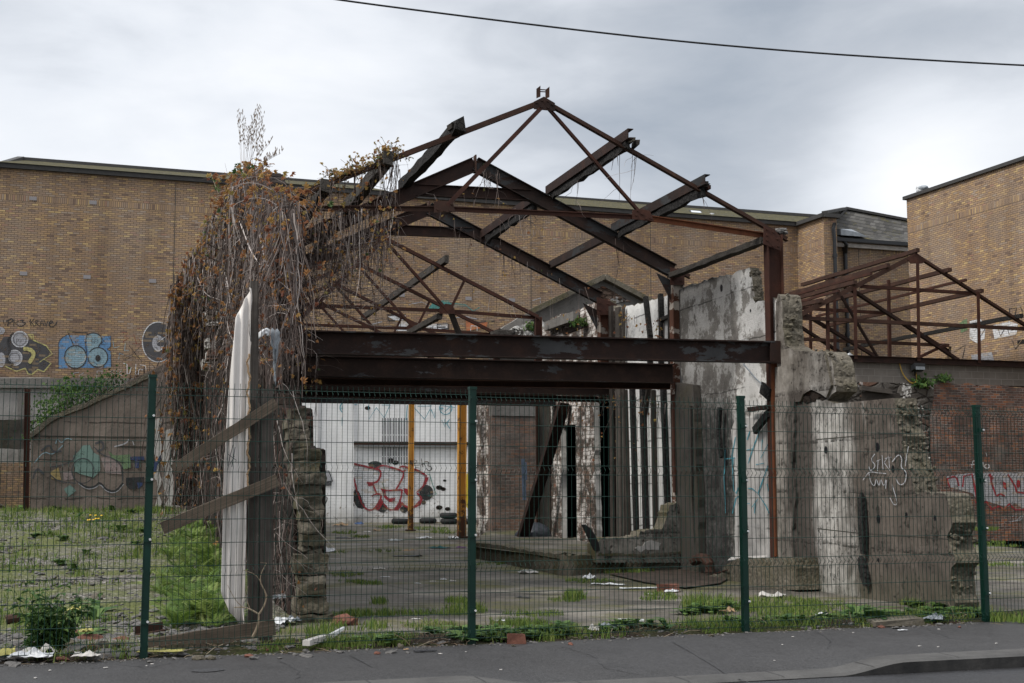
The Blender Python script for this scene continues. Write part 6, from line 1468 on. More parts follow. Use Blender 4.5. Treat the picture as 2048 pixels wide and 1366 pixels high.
def build_world():
    w = bpy.data.worlds.new('World'); scn.world = w; w.use_nodes = True; t = w.node_tree
    bg = t.nodes['Background']; bg.inputs['Strength'].default_value = 0.1
    N = t.nodes.new; K = t.links.new
    sky = N('ShaderNodeTexSky'); sky.sky_type = 'NISHITA'; sky.sun_disc = False; sky.sun_elevation = R(52); sky.sun_rotation = R(-75)
    tc = N('ShaderNodeTexCoord'); g = tc.outputs['Generated']
    mp = N('ShaderNodeMapping'); mp.inputs['Scale'].default_value = (1.0, 1.0, 2.6); K(g, mp.inputs[0])
    n1 = N('ShaderNodeTexNoise'); n1.inputs['Scale'].default_value = 3.4; n1.inputs['Detail'].default_value = 7; n1.inputs['Roughness'].default_value = .5; n1.inputs['Distortion'].default_value = .25; K(mp.outputs[0], n1.inputs['Vector'])
    def mth(op, a, b=None, cl=False):
        m = N('ShaderNodeMath'); m.operation = op; m.use_clamp = cl
        for k, x in enumerate((a, b)):
            if x is None: continue
            if isinstance(x, (int, float)): m.inputs[k].default_value = x
            else: K(x, m.inputs[k])
        return m.outputs[0]
    val = mth('MULTIPLY_ADD', n1.outputs['Fac'], 0.75); val.node.inputs[2].default_value = 0.40
    n2 = N('ShaderNodeTexNoise'); n2.inputs['Scale'].default_value = 7.5; n2.inputs['Detail'].default_value = 8; n2.inputs['Roughness'].default_value = .55; n2.inputs['Distortion'].default_value = .5; K(mp.outputs[0], n2.inputs['Vector'])
    val = mth('ADD', val, mth('MULTIPLY', mth('SUBTRACT', n2.outputs['Fac'], .5), .34))
    # broad bright and dark banks of cloud, fixed in compass direction
    for (u, v, rad, amt) in CLOUDS:
        d = ray(u, v).normalized()
        dp = N('ShaderNodeVectorMath'); dp.operation = 'DOT_PRODUCT'; K(g, dp.inputs[0]); dp.inputs[1].default_value = d
        a = mth('ARCCOSINE', dp.outputs['Value']); a = mth('ADD', a, mth('MULTIPLY', mth('SUBTRACT', n1.outputs['Fac'], .5), .18))
        e = mth('DIVIDE', a, R(rad)); e = mth('MULTIPLY', mth('MULTIPLY', e, e), -1.0); e = mth('EXPONENT', e)
        val = mth('ADD', val, mth('MULTIPLY', e, amt))
    rp = N('ShaderNodeValToRGB'); K(val, rp.inputs[0]); r = rp.color_ramp
    r.elements[0].position = 0.25; r.elements[0].color = (.25,.29,.345,1); r.elements[1].position = 1.0; r.elements[1].color = (.78,.79,.81,1)
    e = r.elements.new(.5); e.color = (.41,.44,.485,1)
    e = r.elements.new(.75); e.color = (.635,.66,.70,1)
    sc = N('ShaderNodeVectorMath'); sc.operation = 'SCALE'; K(rp.outputs[0], sc.inputs[0]); sc.inputs['Scale'].default_value = 10.0
    sx = N('ShaderNodeSeparateXYZ'); K(g, sx.inputs[0])   # an overcast sky is brighter towards the zenith
    zr = N('ShaderNodeMapRange'); zr.interpolation_type = 'SMOOTHSTEP'; K(sx.outputs['Z'], zr.inputs['Value'])
    for k, x in (('From Min', .37), ('From Max', .85), ('To Min', 10.0), ('To Max', 17.5)): zr.inputs[k].default_value = x
    K(zr.outputs['Result'], sc.inputs['Scale'])
    mx = N('ShaderNodeMix'); mx.data_type = 'RGBA'; mx.inputs[0].default_value = .94; K(sky.outputs[0], mx.inputs[6]); K(sc.outputs[0], mx.inputs[7]); K(mx.outputs[2], bg.inputs['Color'])
    s = bpy.data.lights.new('sun', 'SUN'); s.energy = 2.3; s.angle = R(14); s.color = (1, .96, .9)
    o = bpy.data.objects.new('sun', s); COL.objects.link(o)
    az, el = R(-75), R(52)   # compass from +Y, towards the left
    d = Vector((math.sin(az)*math.cos(el), math.cos(az)*math.cos(el)-.55, math.sin(el))).normalized()
    o.rotation_euler = (-d).to_track_quat('-Z', 'Y').to_euler()
CLOUDS = [(150,170,13,.10),(1600,240,13,-.24),(1450,330,9,-.08),(2000,60,9,-.06),(1830,375,4.5,.5),(60,-20,11,-.16),(1000,-60,16,-.08),(1000,60,12,-.03),(600,300,9,.06)]
def build_camera():
    c = bpy.data.cameras.new('camera'); c.sensor_width = 36; c.lens = F/2048*36; c.clip_end = 2000; c.clip_start = .1
    o = bpy.data.objects.new('camera', c); COL.objects.link(o); o.location = CAM; o.rotation_euler = (R(90)+TH, 0, 0); scn.camera = o
    scn.view_settings.view_transform = 'Standard'; scn.view_settings.look = 'None'; scn.view_settings.exposure = 0.45; scn.view_settings.gamma = 1
    scn.cycles.max_bounces = 5; scn.cycles.diffuse_bounces = 3; scn.cycles.use_denoising = True
# ---------------------------------------------------------------- plants
def leaf5(b, c, r, nrm=None, n=5):
    """palmate leaf of pointed leaflets"""
    nrm = nrm or Vector((U(-1,1), U(-1.4,.3), U(-.2,1))).normalized()
    x = nrm.cross(Vector((U(-1,1),U(-1,1),U(-1,1)))).normalized(); y = nrm.cross(x)
    for k in range(n):
        a = (k-(n-1)/2)*.62; d = x*math.cos(a)+y*math.sin(a); s = nrm.cross(d)*.2; l = r*(1-.16*abs(k-(n-1)/2))
        i = [b.add(c), b.add(c+d*l*.5+s*r+nrm*.1*r), b.add(c+d*l-nrm*.15*r), b.add(c+d*l*.5-s*r+nrm*.1*r)]
        b.face(i)
def vine(bs, bl, plane, s, z, off, ln, wander=.5, rad=.006, leaves=.2, lsize=.06, lc=(0,1), zmin=.1, offr=(-.6,-.04), lowfade=True, branch=.0):
    pts = []; ds = U(-.3,.3)*wander; do = 0; st = .1
    n = int(ln/st); z0 = z
    for i in range(n):
        pts.append(plane.pt((s, z), off)); ds += U(-.22,.22)*wander; ds *= .93; do += U(-.25,.25); do *= .8
        s += ds*st; off = max(offr[0], min(offr[1], off+do*st)); z -= st*(1-.45*min(1, abs(ds)))
        if z < zmin: break
        cl = mnoise.noise(pts[-1]*1.9); cl = 2.3 if cl > .05 else .9 if cl > -.12 else .12
        if random.random() < cl*leaves*(1 if not lowfade else clamp(1.25-(z0-z)/max(ln,.1))):
            p = pts[-1]+plane.d*U(-.07,.07)-plane.n*U(0,.08)+ZV*U(-.05,.05); bl.c = clamp(random.gauss((lc[0]+lc[1])/2, (lc[1]-lc[0])*.27)); leaf5(bl, p, lsize*U(.6,1.25))
        if branch and random.random() < branch:
            q = pts[-1]; br = [q]; dv = plane.d*U(-1,1)-plane.n*U(-.1,.6)+ZV*U(-.6,.5)
            for _ in range(random.randint(3,7)): dv += Vector((U(-.4,.4),U(-.4,.4),U(-.5,.25))); br.append(br[-1]+dv.normalized()*.07)
            bs.c = clamp(random.gauss(.5,.25)); bs.tube(br, rad*.6, 3, False, rad*.25)
            if random.random() < leaves*2.5: bl.c = clamp(random.gauss((lc[0]+lc[1])/2, .25)); leaf5(bl, br[-1], lsize*U(.6,1.2))
    if len(pts) > 2: bs.c = clamp(random.gauss(.42,.3)); bs.tube(pts, rad*U(.55,1.5)*(1.8 if random.random() < .06 else 1), 3, False, rad*.4)
def tab(t, u):
    if u <= t[0][0]: return t[0][1]
    for (a, x), (c, y) in zip(t, t[1:]):
        if u <= c: return x+(y-x)*(u-a)/(c-a)
    return t[-1][1]
def build_vines():
    M = MAT; random.seed(21)
    t = thing('climbing_vine', LW.pt((3, 3)), 'big tangle of bare creeper stems with rusty orange leaves smothering the stone side wall', 'climbing plant')
    bs, bl = MB(), MB()
    TOP = [(398,515),(412,480),(428,440),(442,405),(462,376),(480,350),(505,346),(528,352),(540,378),(560,392),(600,402)]
    for i in range(620):
        u = random.choice((U(402,600), U(430,600), U(455,575)))
        o = -abs(random.gauss(.05,.16))-.05
        vt = tab(TOP, u)+(U(-10,30) if random.random() < .55 else U(10,330))
        s, z = LW.px(u, vt, o)
        if 402 < u < 446 and random.random() < .88: continue
        zm = (.15 if random.random() < .35 else LW.px(u, U(640,880), o)[1]) if u < 500 else LW.px(u, U(620,820), o)[1]
        vine(bs, bl, LW, s, z, o, U(.8,2.2) if random.random() < .5 else U(2,5.2), .9, .0062, .075 if vt < 560 else .03, .054, (.0,.8), zm, branch=.07)
    # crest: arching shoots with leaves
    for i in range(300):
        u = U(436,592); o = U(-.55,.25); s, z = LW.px(u, tab(TOP,u)+U(-8,26), o); p = LW.pt((s,z), o)
        d = Vector((U(-1,1),U(-1,.4),U(.0,1.0))); pts = [p]
        if mnoise.noise(p*1.9) < -.1: continue
        for _ in range(random.randint(3,8)): d += Vector((U(-.3,.3),U(-.3,.3),-.20+U(-.15,.1))); pts.append(pts[-1]+d.normalized()*.075)
        bs.c = U(.2,.9); bs.tube(pts, .005, 3, False, .002)
        for q in pts[1:]:
            if random.random() < .45: bl.c = clamp(random.gauss(.48,.24)); leaf5(bl, q+Vector((U(-.04,.04),U(-.06,.02),U(-.03,.05))), U(.045,.08))
    # orange drapes over the left edge
    for i in range(300):
        u = U(372,470); o = -abs(random.gauss(.1,.22))-.08; v = tab([(372,555),(395,500),(412,455),(440,400),(470,352)], u)+U(-6,70); s, z = LW.px(u, v, o)
        vine(bs, bl, LW, s, z, o, U(.5,2.2), .8, .007, .14, .066, (.15,1.0), .3, branch=.1)
    # front end over the block pier
    PP = VP(LW0-BV*.05, PHI)
    for i in range(330):
        u = U(540,592); v = U(400,640); o = -U(.02,.3); s, z = PP.px(u, v, o)
        vine(bs, bl, PP, s, z, o, U(.5,1.6), .8, .005, .13, .052, (.0,.7), PP.px(u, U(640,800), o)[1], (-.3,-.02), branch=.08)
    for i in range(70):
        u = U(545,590); v = U(780,1180); o = -U(.02,.25); s, z = PP.px(u, v, o); vine(bs, bl, PP, s, z, o, U(.4,1.3), .9, .005, .02, .04, (.0,.5), .06, (-.4,.1), branch=.1)
    for i in range(16):  # old woody trunks climbing the wall
        u = U(385,575); o = -U(.06,.22); s, z = LW.px(u, tab(TOP,u)+U(20,120), o); pts = []; dsx = 0
        while z > (.3 if u < 520 else 2.6):
            pts.append(LW.pt((s,z), o)); dsx += U(-.3,.3); dsx *= .8; s += dsx*.16; z -= .16; o = max(-.3, min(-.05, o+U(-.03,.03)))
        if len(pts) > 3: bs.c = U(.1,.45); bs.tube(pts[::-1], U(.014,.026), 6, False, .008)
    # thick pale woody stems
    for u0, v0, pts in ((432,395,[(440,402),(425,425),(441,441),(437,470),(455,485),(467,520)]),(478,440,[(490,470),(500,500),(520,530)]),(400,520,[(425,522),(450,505)]),(520,470,[(530,520),(548,560)]),(450,545,[(462,600),(452,650),(470,690)]),(395,555,[(410,590),(440,600)]),(470,480,[(452,540),(449,570),(465,590)])):
        p = smooth_pts([(u0,v0)]+pts, 2); bs.c = U(.75,1); bs.tube([LW.P(u,v,-.35) for u,v in p], .013, 5, False, .007)
    bs.build('stems', M['stem'], t); bl.build('leaves', M['vleaf'], t)
    # distant curtain on the cross wall
    t = thing('wall_creeper', LW.pt((20, 2)), 'hanging grey brown creeper curtain at the far end of the stone side wall', 'climbing plant')
    bs, bl = MB(), MB(); SP2 = VP(LW0+BV*19.5, PHI)
    for i in range(250):
        u = U(338,404); v = tab([(338,575),(348,552),(360,535),(376,505),(404,480)], u)+(U(-4,40) if random.random() < .5 else U(0,330)); o = -U(.0,.8); s, z = SP2.px(u, v, o)
        vine(bs, bl, SP2, s, z, o, U(1.2,5.5), .45, .011, .10 if v < 620 else .05, .12, (.15,.85), .4, (-1.0,.0), branch=.03)
    for i in range(80):
        u = U(352,455); o = -U(.1,.5); s, z = LW.px(u, U(760,960), o); vine(bs, bl, LW, s, z, o, U(1,2.5), .4, .007, .05, .07, (.2,.8), .35, branch=.03)
    bs.build('stems', M['stem'], t); bl.build('leaves', M['vleaf'], t)
    b = MB(); b.prism(SP2, rough([SP2.px(u, v, .3) for u, v in ((346,575),(354,560),(376,520),(398,495),(398,1010),(346,1010))], .06, .3), .4, .3); tag(b.build('ruined_gable', M['stone']), 'dark ruined stone gable hidden behind the far creeper curtain', 'wall')
    # strands on the trusses
    def strands(name, lab, specs, par_loc, seed):
        random.seed(seed); t = thing(name, par_loc, lab, 'climbing plant', 'creeper strands on the roof steel'); bs, bl = MB(), MB()
        for q, (pl, u0, u1, v0, v1, l0, l1, n, lf) in enumerate(specs):
            if q: bs.build('stems', MAT['stem'], t); bs = MB()
            for _ in range(n):
                u = U(u0,u1); v = tab([(u0,v0),(u1,v1)], u)+U(-3,10); o = U(-.12,.1); s, z = pl.px(u, v, o)
                vine(bs, bl, pl, s, z, o, U(l0,l1)*random.choice((.35,.6,1)), .6, .0055, lf, .05, (.2,1.0), .3, (-.5,.5), False, .07)
        return t, bs, bl
    f1, f2, f3, f4 = FR(1), FR(2), FR(3), FR(4)
    t, bs, bl = strands('hanging_vine', 'thin creeper strands with yellow leaves along the left rafter and tie of the front truss', [(f1,600,800,388,300,.2,1.3,80,.14),(f1,755,800,300,300,.4,1.3,26,.3),(f1,600,790,420,420,.3,1.6,120,.09),(f1,780,800,330,330,1,2.4,14,.12)], f1.P(690,400), 5)
    for i in range(150):  # leafy shoots riding on the rafter
        u = random.choice((U(600,800), U(752,790), U(675,715))); p = f1.P(u, tab([(600,388),(800,309)], u)-3, U(-.1,.1)); pts = [p]; d = Vector((U(-1,1),U(-.5,.5),U(.1,1)))
        for _ in range(random.randint(2,6)): d += Vector((U(-.5,.5),U(-.4,.4),U(-.4,.2))); pts.append(pts[-1]+d.normalized()*.05)
        bs.c = U(0,.6); bs.tube(pts, .003, 3, False)
        for q in pts[1:]:
            if random.random() < .7: bl.c = clamp(random.gauss(.75,.15)); leaf5(bl, q, U(.03,.055))
    for a, c in (((600,392),(800,312)),((600,400),(770,322)),((600,420),(740,424))):
        n = 22; bs.c = .4; bs.tube([f1.P(a[0]+(c[0]-a[0])*i/n, a[1]+(c[1]-a[1])*i/n+U(-5,3), U(-.1,.08)) for i in range(n+1)], .007, 4, False)
    bs.build('stems', M['stem'], t); bl.build('leaves', M['vleaf'], t)
    t, bs, bl = strands('hanging_vine', 'reddish mesh of creeper strands filling the left of the second and third frames', [(f2,606,770,458,396,.3,2.0,120,.07),(f3,606,800,515,430,.3,2.2,140,.06),(f2,600,780,500,490,.5,1.9,110,.07),(f4,600,770,560,480,.4,1.6,120,.07),(f2,830,960,385,385,.3,.9,14,.10),(f1,598,660,640,655,.3,1.0,16,.12),(f1,600,640,700,712,.4,1.2,18,.10)], f2.P(690,520), 6)
    for i in range(60):  # long horizontal tangles
        pl = random.choice((f2,f3,f4)); u = U(596,680); v = U(470,640); n = 16; sp = U(60,190); dv = U(-50,40); sag = U(0,26)
        bs.c = U(.1,.8); bs.tube([pl.P(u+sp*k/n, v+dv*k/n+sag*math.sin(3.14*k/n)+U(-3,3), U(-.2,.2)) for k in range(n+1)], .0045, 3, False)
    bs.build('stems', M['stem'], t); bl.build('leaves', M['vleaf'], t)
    t, bs, bl = strands('hanging_vine', 'fine dry creeper strands dangling from the right purlins and second apex', [(f1,1262,1275,300,310,.7,1.1,6,.0),(f1,1225,1240,310,300,.5,1.2,5,.0),(f1,1140,1200,360,330,.2,.7,7,.0),(f1,1403,1407,385,387,.4,.7,3,.0),(f2,965,1000,335,340,.4,1.6,16,.06),(f2,1000,1120,410,440,.2,.8,16,.03),(f3,1000,1180,500,580,.3,1.5,36,.07),(f3,870,1010,420,490,.3,1.3,26,.06),(f2,1225,1262,470,490,.3,1.6,7,.0),(f4,800,1060,500,620,.2,.9,30,.06)], f2.P(1000,340), 8)
    for (u, v, r) in ((985,365,16),(1035,445,20),(1060,440,14),(985,360,10),(1050,460,24)):
        bs.c = U(.4,.9); a0 = U(0,6); bs.tube([f2.P(u+r*math.cos(a0+k*.5)*(1-.01*k), v+r*.8*math.sin(a0+k*.5), -.1+.01*k) for k in range(11)], .005, 3, False)
    bs.build('stems', M['stem'], t); bl.build('leaves', M['vleaf'], t)
    t, bs, bl = strands('hanging_vine', 'creeper with small yellow leaves trailing over the battened wall and white plaster', [(RW.shift(-AV*.1),1215,1330,620,640,.2,1.0,22,.3),(RW.shift(-AV*.1),1210,1335,780,800,.4,2.3,26,.22),(RW.shift(-AV*.1),1100,1190,640,615,.2,.8,26,.25),(RW.shift(-AV*.1),1150,1235,790,800,.3,1.2,14,.3)], RW.P(1280,640), 9)
    bs.build('stems', M['stem'], t); bl.build('leaves', M['vleaf'], t)
    # tall dry stalks on the crest
    random.seed(31); t = thing('dry_grass_tuft', LW.P(495,335,-.1), 'tall wispy dry seed stalks growing on top of the creeper mound against the sky', 'grass tuft'); b = MB()
    for (u0, u1, v1) in ((482,476,235),(484,478,225),(487,486,226),(489,489,245),(493,507,228),(492,516,215),(496,518,222),(500,524,232),(502,527,248),(500,512,240),(505,540,286),(508,525,285),(496,530,262),(512,562,306),(510,552,308),(490,499,262)):
        pts = []; n = 14
        for k in range(n+1): e = k/n; pts.append(LW.P(u0+(u1-u0)*e**1.6+U(-.4,.4), 345+(v1-345)*e, -.1+.05*math.sin(e*4)))
        b.c = U(.1,.7); b.tube(pts, .0035, 3, False, .0015)
        for p in pts[n//2:]:
            for _ in range(3):
                b.c = U(0,.5); q = p+Vector((U(-.03,.03),U(-.03,.03),U(-.02,.05))); d = Vector((U(-.3,.3),0,1)).normalized()
                b.face([b.add(q), b.add(q+d*.03+Vector((.006,0,0))), b.add(q+d*.055), b.add(q+d*.03-Vector((.006,0,0)))])
    b.build('stalks', M['dry'], t); b = MB()
    for _ in range(60): b.c = U(.0,.6); p = LW.P(U(470,505), U(330,352), U(-.3,0)); leaf5(b, p, U(.05,.1), None, 3)
    b.build('leaves', M['leaf'], t)
    b = MB(); t = thing('fern_sprig', LW.P(430,380,-.3), 'small bright green leafy sprig sticking out left of the creeper crest', 'plant')
    for _ in range(40): e = U(0,1); b.c = U(.2,1); leaf5(b, LW.P(424+14*e+U(-4,4), 350+36*e, -.3+U(-.1,.1)), U(.03,.06), None, 3)
    b.build('leaves', M['leaf'], t); b = MB(); b.tube([LW.P(437,388,-.25), LW.P(428,365,-.3), LW.P(422,346,-.3)], .005, 4); b.build('stalk', M['dry'], t)
def fern_mesh(b, c, R0, n=9, seed=0):
    rd = random.Random(seed)
    for k in range(n):
        az = 6.283*k/n+rd.uniform(-.3,.3); L_ = R0*rd.uniform(.7,1.1); d = Vector((math.cos(az), math.sin(az), 0)); s = Vector((-d.y, d.x, 0)); el = rd.uniform(.5,1.2); m = 15; p = Vector(c); b.c = rd.uniform(.0,1); prev = None
        for i in range(m):
            e = i/m; a = el*(1-1.25*e**1.3); t = d*math.cos(a)+ZV*math.sin(a); q = p+t*(L_/m); nr = s.cross(t)
            w = L_*.22*math.sin(3.14*min(1, .12+e*.9))**.8
            for sg in (-1, 1):
                tip = q+s*sg*w+t*w*.35-ZV*w*.18
                b.face([b.add(p), b.add(p.lerp(tip,.5)+t*L_/m*.42), b.add(tip), b.add(p.lerp(tip,.5)-t*L_/m*.28)])
            p = q
def rosette(b, c, r, n, up=.5, w=.3, rd=random):
    for k in range(n):
        az = rd.uniform(0,6.283); l = r*rd.uniform(.55,1.1); a = up*rd.uniform(.4,1.3); d = Vector((math.cos(az),math.sin(az),0)); s = Vector((-d.y,d.x,0))*l*w*.5; b.c = rd.random()
        p0 = Vector(c)+d*.01; p1 = p0+d*l*.45*math.cos(a)+ZV*l*.45*math.sin(a); p2 = p1+d*l*.55*math.cos(a*.3)+ZV*l*.5*math.sin(a*.2-.15)
        i = [b.add(p0), b.add(p1+s), b.add(p1-s), b.add(p1.lerp(p2,.6)+s*.8-ZV*.0), b.add(p1.lerp(p2,.6)-s*.8), b.add(p2)]
        b.face((i[0],i[1],i[2])); b.face((i[1],i[3],i[4],i[2])); b.face((i[3],i[5],i[4]))
def blades(b, c, n, h, sp):
    for _ in range(n):
        r = sp*math.sqrt(random.random()); a = U(0,6.283); p = Vector((c[0]+r*math.cos(a), c[1]+r*math.sin(a), c[2]-.01)); hh = h*U(.5,1.25); d = Vector((U(-1,1),U(-1,1),0))*.45; w = Vector((U(-1,1),U(-1,1),0)).normalized()*U(.002,.005)*(1+p.y*.03)
        b.c = clamp(random.gauss(.5,.25)); m = p+d*hh*.35+ZV*hh*.6
        i = [b.add(p-w), b.add(p+w), b.add(m+w*.7), b.add(p+d*hh+ZV*hh), b.add(m-w*.7)]
        b.face((i[0],i[1],i[2],i[4])); b.face((i[4],i[2],i[3]))
def fz(p):
    """height of the soil strip behind the fence"""
    s = (p-Vector((FP0.x,FP0.y,0))).dot(FEN.d); w = (p-Vector((FP0.x,FP0.y,0))).dot(FEN.n); k = clamp((w+.1)/1.25)
    return -.028+.06*math.sin(math.pi*clamp(k*1.1))*(.6+.8*abs(mnoise.noise(Vector((s*.9,5,0)))))
def build_plants():
    M = MAT; random.seed(44)
    # ferns on the bank
    protos = []
    for k in range(3):
        b = MB(); fern_mesh(b, (0,0,0), .55, 8, k); o = b.build('fern', M['fern']); protos.append(o)
    spots = []
    for i in range(150):
        v = 1025+232*random.random()**.8; lo = tab([(1030,390),(1100,335),(1180,305),(1260,330)], v)+abs(random.gauss(0,16)); hi = tab([(1030,446),(1180,447),(1225,468),(1260,480)], v); spots.append((U(lo,hi), v))
    L_ = 'feathery green fern in the bank left of the white corrugated sheet'
    for i, (u, v) in enumerate(spots):
        o = protos[i] if i < 3 else protos[i % 3].copy()
        if i >= 3: COL.objects.link(o)
        p = ground(u, v, gzl); p.z += U(-.06,.06)+.05*clamp((u-340)/100); o.location = p; o.rotation_euler = (U(-.25,.25), U(-.25,.25), U(0,6.3)); sc = U(.4,.95)*(.75 if u < 370 else 1); o.scale = (sc,sc,sc*U(.8,1.2)); tag(o, L_, 'fern', 'ferns on the bank')
    # big leafy plant by the fence
    p0 = ground(92, 1300, 0.03); t = thing('leafy_plant', p0, 'bushy dark green leafy plant close behind the fence, left of the first post', 'plant'); bs, bl = MB(), MB()
    for i in range(34):
        d = Vector((U(-.55,.55),U(-.4,.4),1)); p = p0+Vector((U(-.14,.14),U(-.1,.1),0)); pts = [p]; h = U(.3,.62)
        for k in range(8): d += Vector((U(-.12,.12),U(-.12,.12),-.03)); pts.append(pts[-1]+d.normalized()*h/8)
        bs.c = .5; bs.tube(pts, .005, 4, False, .002)
        for k, q in enumerate(pts[1:]):
            for _ in range(3):
                az = U(0,6.3); l = U(.05,.12)*(1.1-.3*k/8); e = Vector((math.cos(az),math.sin(az),U(-.5,.4))).normalized(); s = e.cross(ZV).normalized()*l*.24; m = q+e*l*.5+ZV*.01; bl.c = clamp(random.gauss(.35,.25)); bl.face([bl.add(q), bl.add(m+s), bl.add(q+e*l-ZV*.02), bl.add(m-s)])
    bs.build('stems', M['leaf'], t); bl.build('leaves', M['leaf'], t)
    # shrub on the sloping wall
    SP = VP(CAM+ray(200,970)*(40.9/ray(200,970).y), PHI); t = thing('wall_shrub', SP.P(140,830), 'green shrub growing above the slope of the brown rendered wall', 'shrub'); bs, bl = MB(), MB()
    for i in range(90):
        u = U(62,235); hi = tab([(62,835),(90,800),(115,765),(170,762),(235,745)], u); lo = tab([(62,900),(110,850),(200,808),(235,790)], u); v = U(hi,lo); c = SP.P(u, v, U(-.1,1.6))
        bs.c = U(0,.5); bs.tube([SP.P(u+U(-12,12), lo+8, .6), c+Vector((U(-.3,.3),0,-.4)), c], .014, 3, False, .005)
        for _ in range(20): bl.c = clamp(random.gauss(.6 if u < 150 else .3,.25)); leaf5(bl, c+Vector((random.gauss(0,.22),random.gauss(0,.25),random.gauss(0,.17))), U(.06,.13), None, 3)
    bs.build('stems', M['stem'], t); bl.build('leaves', M['leaf'], t)
    t = thing('bramble', SP.P(250,790,-.4), 'dry brown arching bramble stems over the top of the sloping wall', 'plant'); b = MB()
    for i in range(46):
        u = U(195,320); n = 9; du = U(-50,50); h = U(10,46); v0 = tab([(195,805),(320,748)], u); b.c = U(0,.8); b.tube([SP.P(u+du*k/n, v0-h*math.sin(2.6*k/n)+k*2, -.7+U(-.1,.1)) for k in range(n+1)], .013, 3, False, .006)
    b.build('stems', M['stem'], t)
    for u, v, r, lab, pl in ((1843,766,.35,'green weed tuft below the flood lamp on the boundary wall',1),(1887,757,.26,'small green weed right of the flood lamp on the boundary wall',1),(1160,645,.17,'bright green tuft growing on the crumbling parapet',2),(1063,655,.2,'dark green tuft on the rubble beside the rear truss',3)):
        W = build_right_shed.W if pl == 1 else RW if pl == 2 else VP(L(0,14,0), PHI); c = W.P(u, v, -.1); t = thing('wall_weed', c, lab, 'plant', 'weeds rooted in the walls'); b = MB()
        for _ in range(130): b.c = U(.1,1); leaf5(b, c+Vector((random.gauss(0,r*.5),random.gauss(0,r*.4),abs(random.gauss(0,r*.4))-r*.3)), U(.25,.5)*r, None, 3)
        b.build('leaves', M['leaf'], t); b = MB()
        for _ in range(6): b.tube([c-ZV*r*.4, c+Vector((U(-r,r)*.6,U(-r,0)*.4,U(0,r*.6)))], .006, 3, False)
        b.build('stems', M['dry'], t)
    # small weeds along the fence foot: four kinds, copied
    kinds = []
    for k in range(4):
        b = MB(); rd = random.Random(k+50); rosette(b, (0,0,0), (.16,.12,.2,.09)[k], (16,22,12,26)[k], (.6,.8,.9,.7)[k], (.32,.4,.28,.5)[k], rd)
        if k in (1,3): rosette(b, (.03,.02,.02), .08, 16, 1.1, .5, rd)
        kinds.append(b.build('weed', M['leaf']))
    used = [0]*4
    def weed(u, v, k, sc, lab, grp, zf=None):
        o = kinds[k] if not used[k] else kinds[k].copy()
        if used[k]: COL.objects.link(o)
        used[k] += 1; p = ground(u, v, zf or 0.0)
        if zf is None: p.z = fz(p); 
        o.location = p; o.rotation_euler = (0,0,U(0,6.3)); sc *= 1.35; o.scale = (sc,sc,sc*U(.8,1.3)); tag(o, lab, 'weed', grp)
    fl = lambda u: tab([(0,1330),(287,1306),(600,1296),(943,1283),(1300,1266),(1491,1254),(1972,1237),(2048,1236)], u)
    for i in range(120):
        u = random.choice((U(640,1010), U(880,1130), U(1050,1300), U(1440,1760), U(1700,1960), U(640,2040))); v = fl(u)-abs(random.gauss(4,9))
        weed(u, v, random.choice((0,1,3,3)), U(.5,1.15), 'low green weed in the row along the foot of the fence', 'weeds along the fence foot')
    for u, v, sc in ((1730,1240,1.5),(1765,1245,1.3),(1712,1235,1.1),(1336,1261,1.0)): weed(u, v, 2, sc, 'broad-leaved dock plant at the fence foot near the concrete wall' if u > 1500 else 'broad-leaved dock plant at the fence foot between second and third posts', 'dock plants at the fence foot')
    for u, v, sc in ((70,1075,1.3),(95,1070,1.1),(130,1082,1.2),(155,1035,1.4),(215,1060,1.2),(190,1045,1.3),(225,1022,1.5),(110,1020,1.5),(40,1020,1.6),(260,1028,1.4),(170,1110,1.0),(120,1130,1.2),(200,1225,1.4),(190,1240,1.2),(270,1090,1.1),(150,1140,.9),(240,1065,1.3),(285,1065,1.5),(60,1240,1.0),(165,1275,1.0),(178,1268,.9)):
        weed(u, v, random.choice((0,1,2)), sc*1.15, 'leafy green weed scattered over the gravel lot', 'weeds on the gravel lot', gzl)
    for i, (u, v) in enumerate(((1410,1222),(1390,1226),(1440,1215),(1455,1220),(1370,1230),(1425,1228))): weed(u, v, 1, 1.2, 'green weed in the lush clump on the slab left of the third post', 'weeds in the slab clump', gz)
    for i, (u, v) in enumerate(((1840,1215),(1860,1225),(1880,1222),(1820,1210),(1900,1230),(1870,1212),(1910,1222),(1850,1205))): weed(u, v, 1, 1.15, 'green weed at the base of the broken end of the concrete wall', 'weeds at the concrete wall end', gz)
    # dandelions
    t0 = None
    for u, v in ((176,1046),(181,1041),(187,1048),(192,1043),(197,1047),(203,1042),(180,1050),(191,1037)):
        p = ground(u, v+14, gzl); q = p+ZV*U(.22,.3); b = MB(); b.tube([p, p.lerp(q,.5)+AV*U(-.03,.03), q], .006, 4); t = thing('dandelion', p, 'yellow dandelion flower in the little group on the gravel lot', 'flower', 'dandelions on the gravel lot'); b.build('stalk', M['leaf'], t)
        b = MB(); b.tube([q-ZV*.006, q+ZV*.014], .034, 8, r2=.026); b.build('petals', M['dand'], t)
    # grass that nobody could count
    b = MB()
    for i in range(900):
        u = U(620,2048) if random.random() < .8 else U(0,620); w = random.choice((U(.0,.35), U(0,.9))); s = FEN.px(u, 1250)[0]; p = FEN.pt((s,0), w); p.z = fz(p)
        if mnoise.noise(Vector((s*.9, w*2, 9)))+U(-.3,.3) < (.06 if u > 620 else .22): continue
        blades(b, p, 16, U(.04,.13), .09)
    tag(b.build('grass', M['grass']), 'low rough grass in the soil strip behind the fence', 'grass', None, 'stuff')
    b = MB()
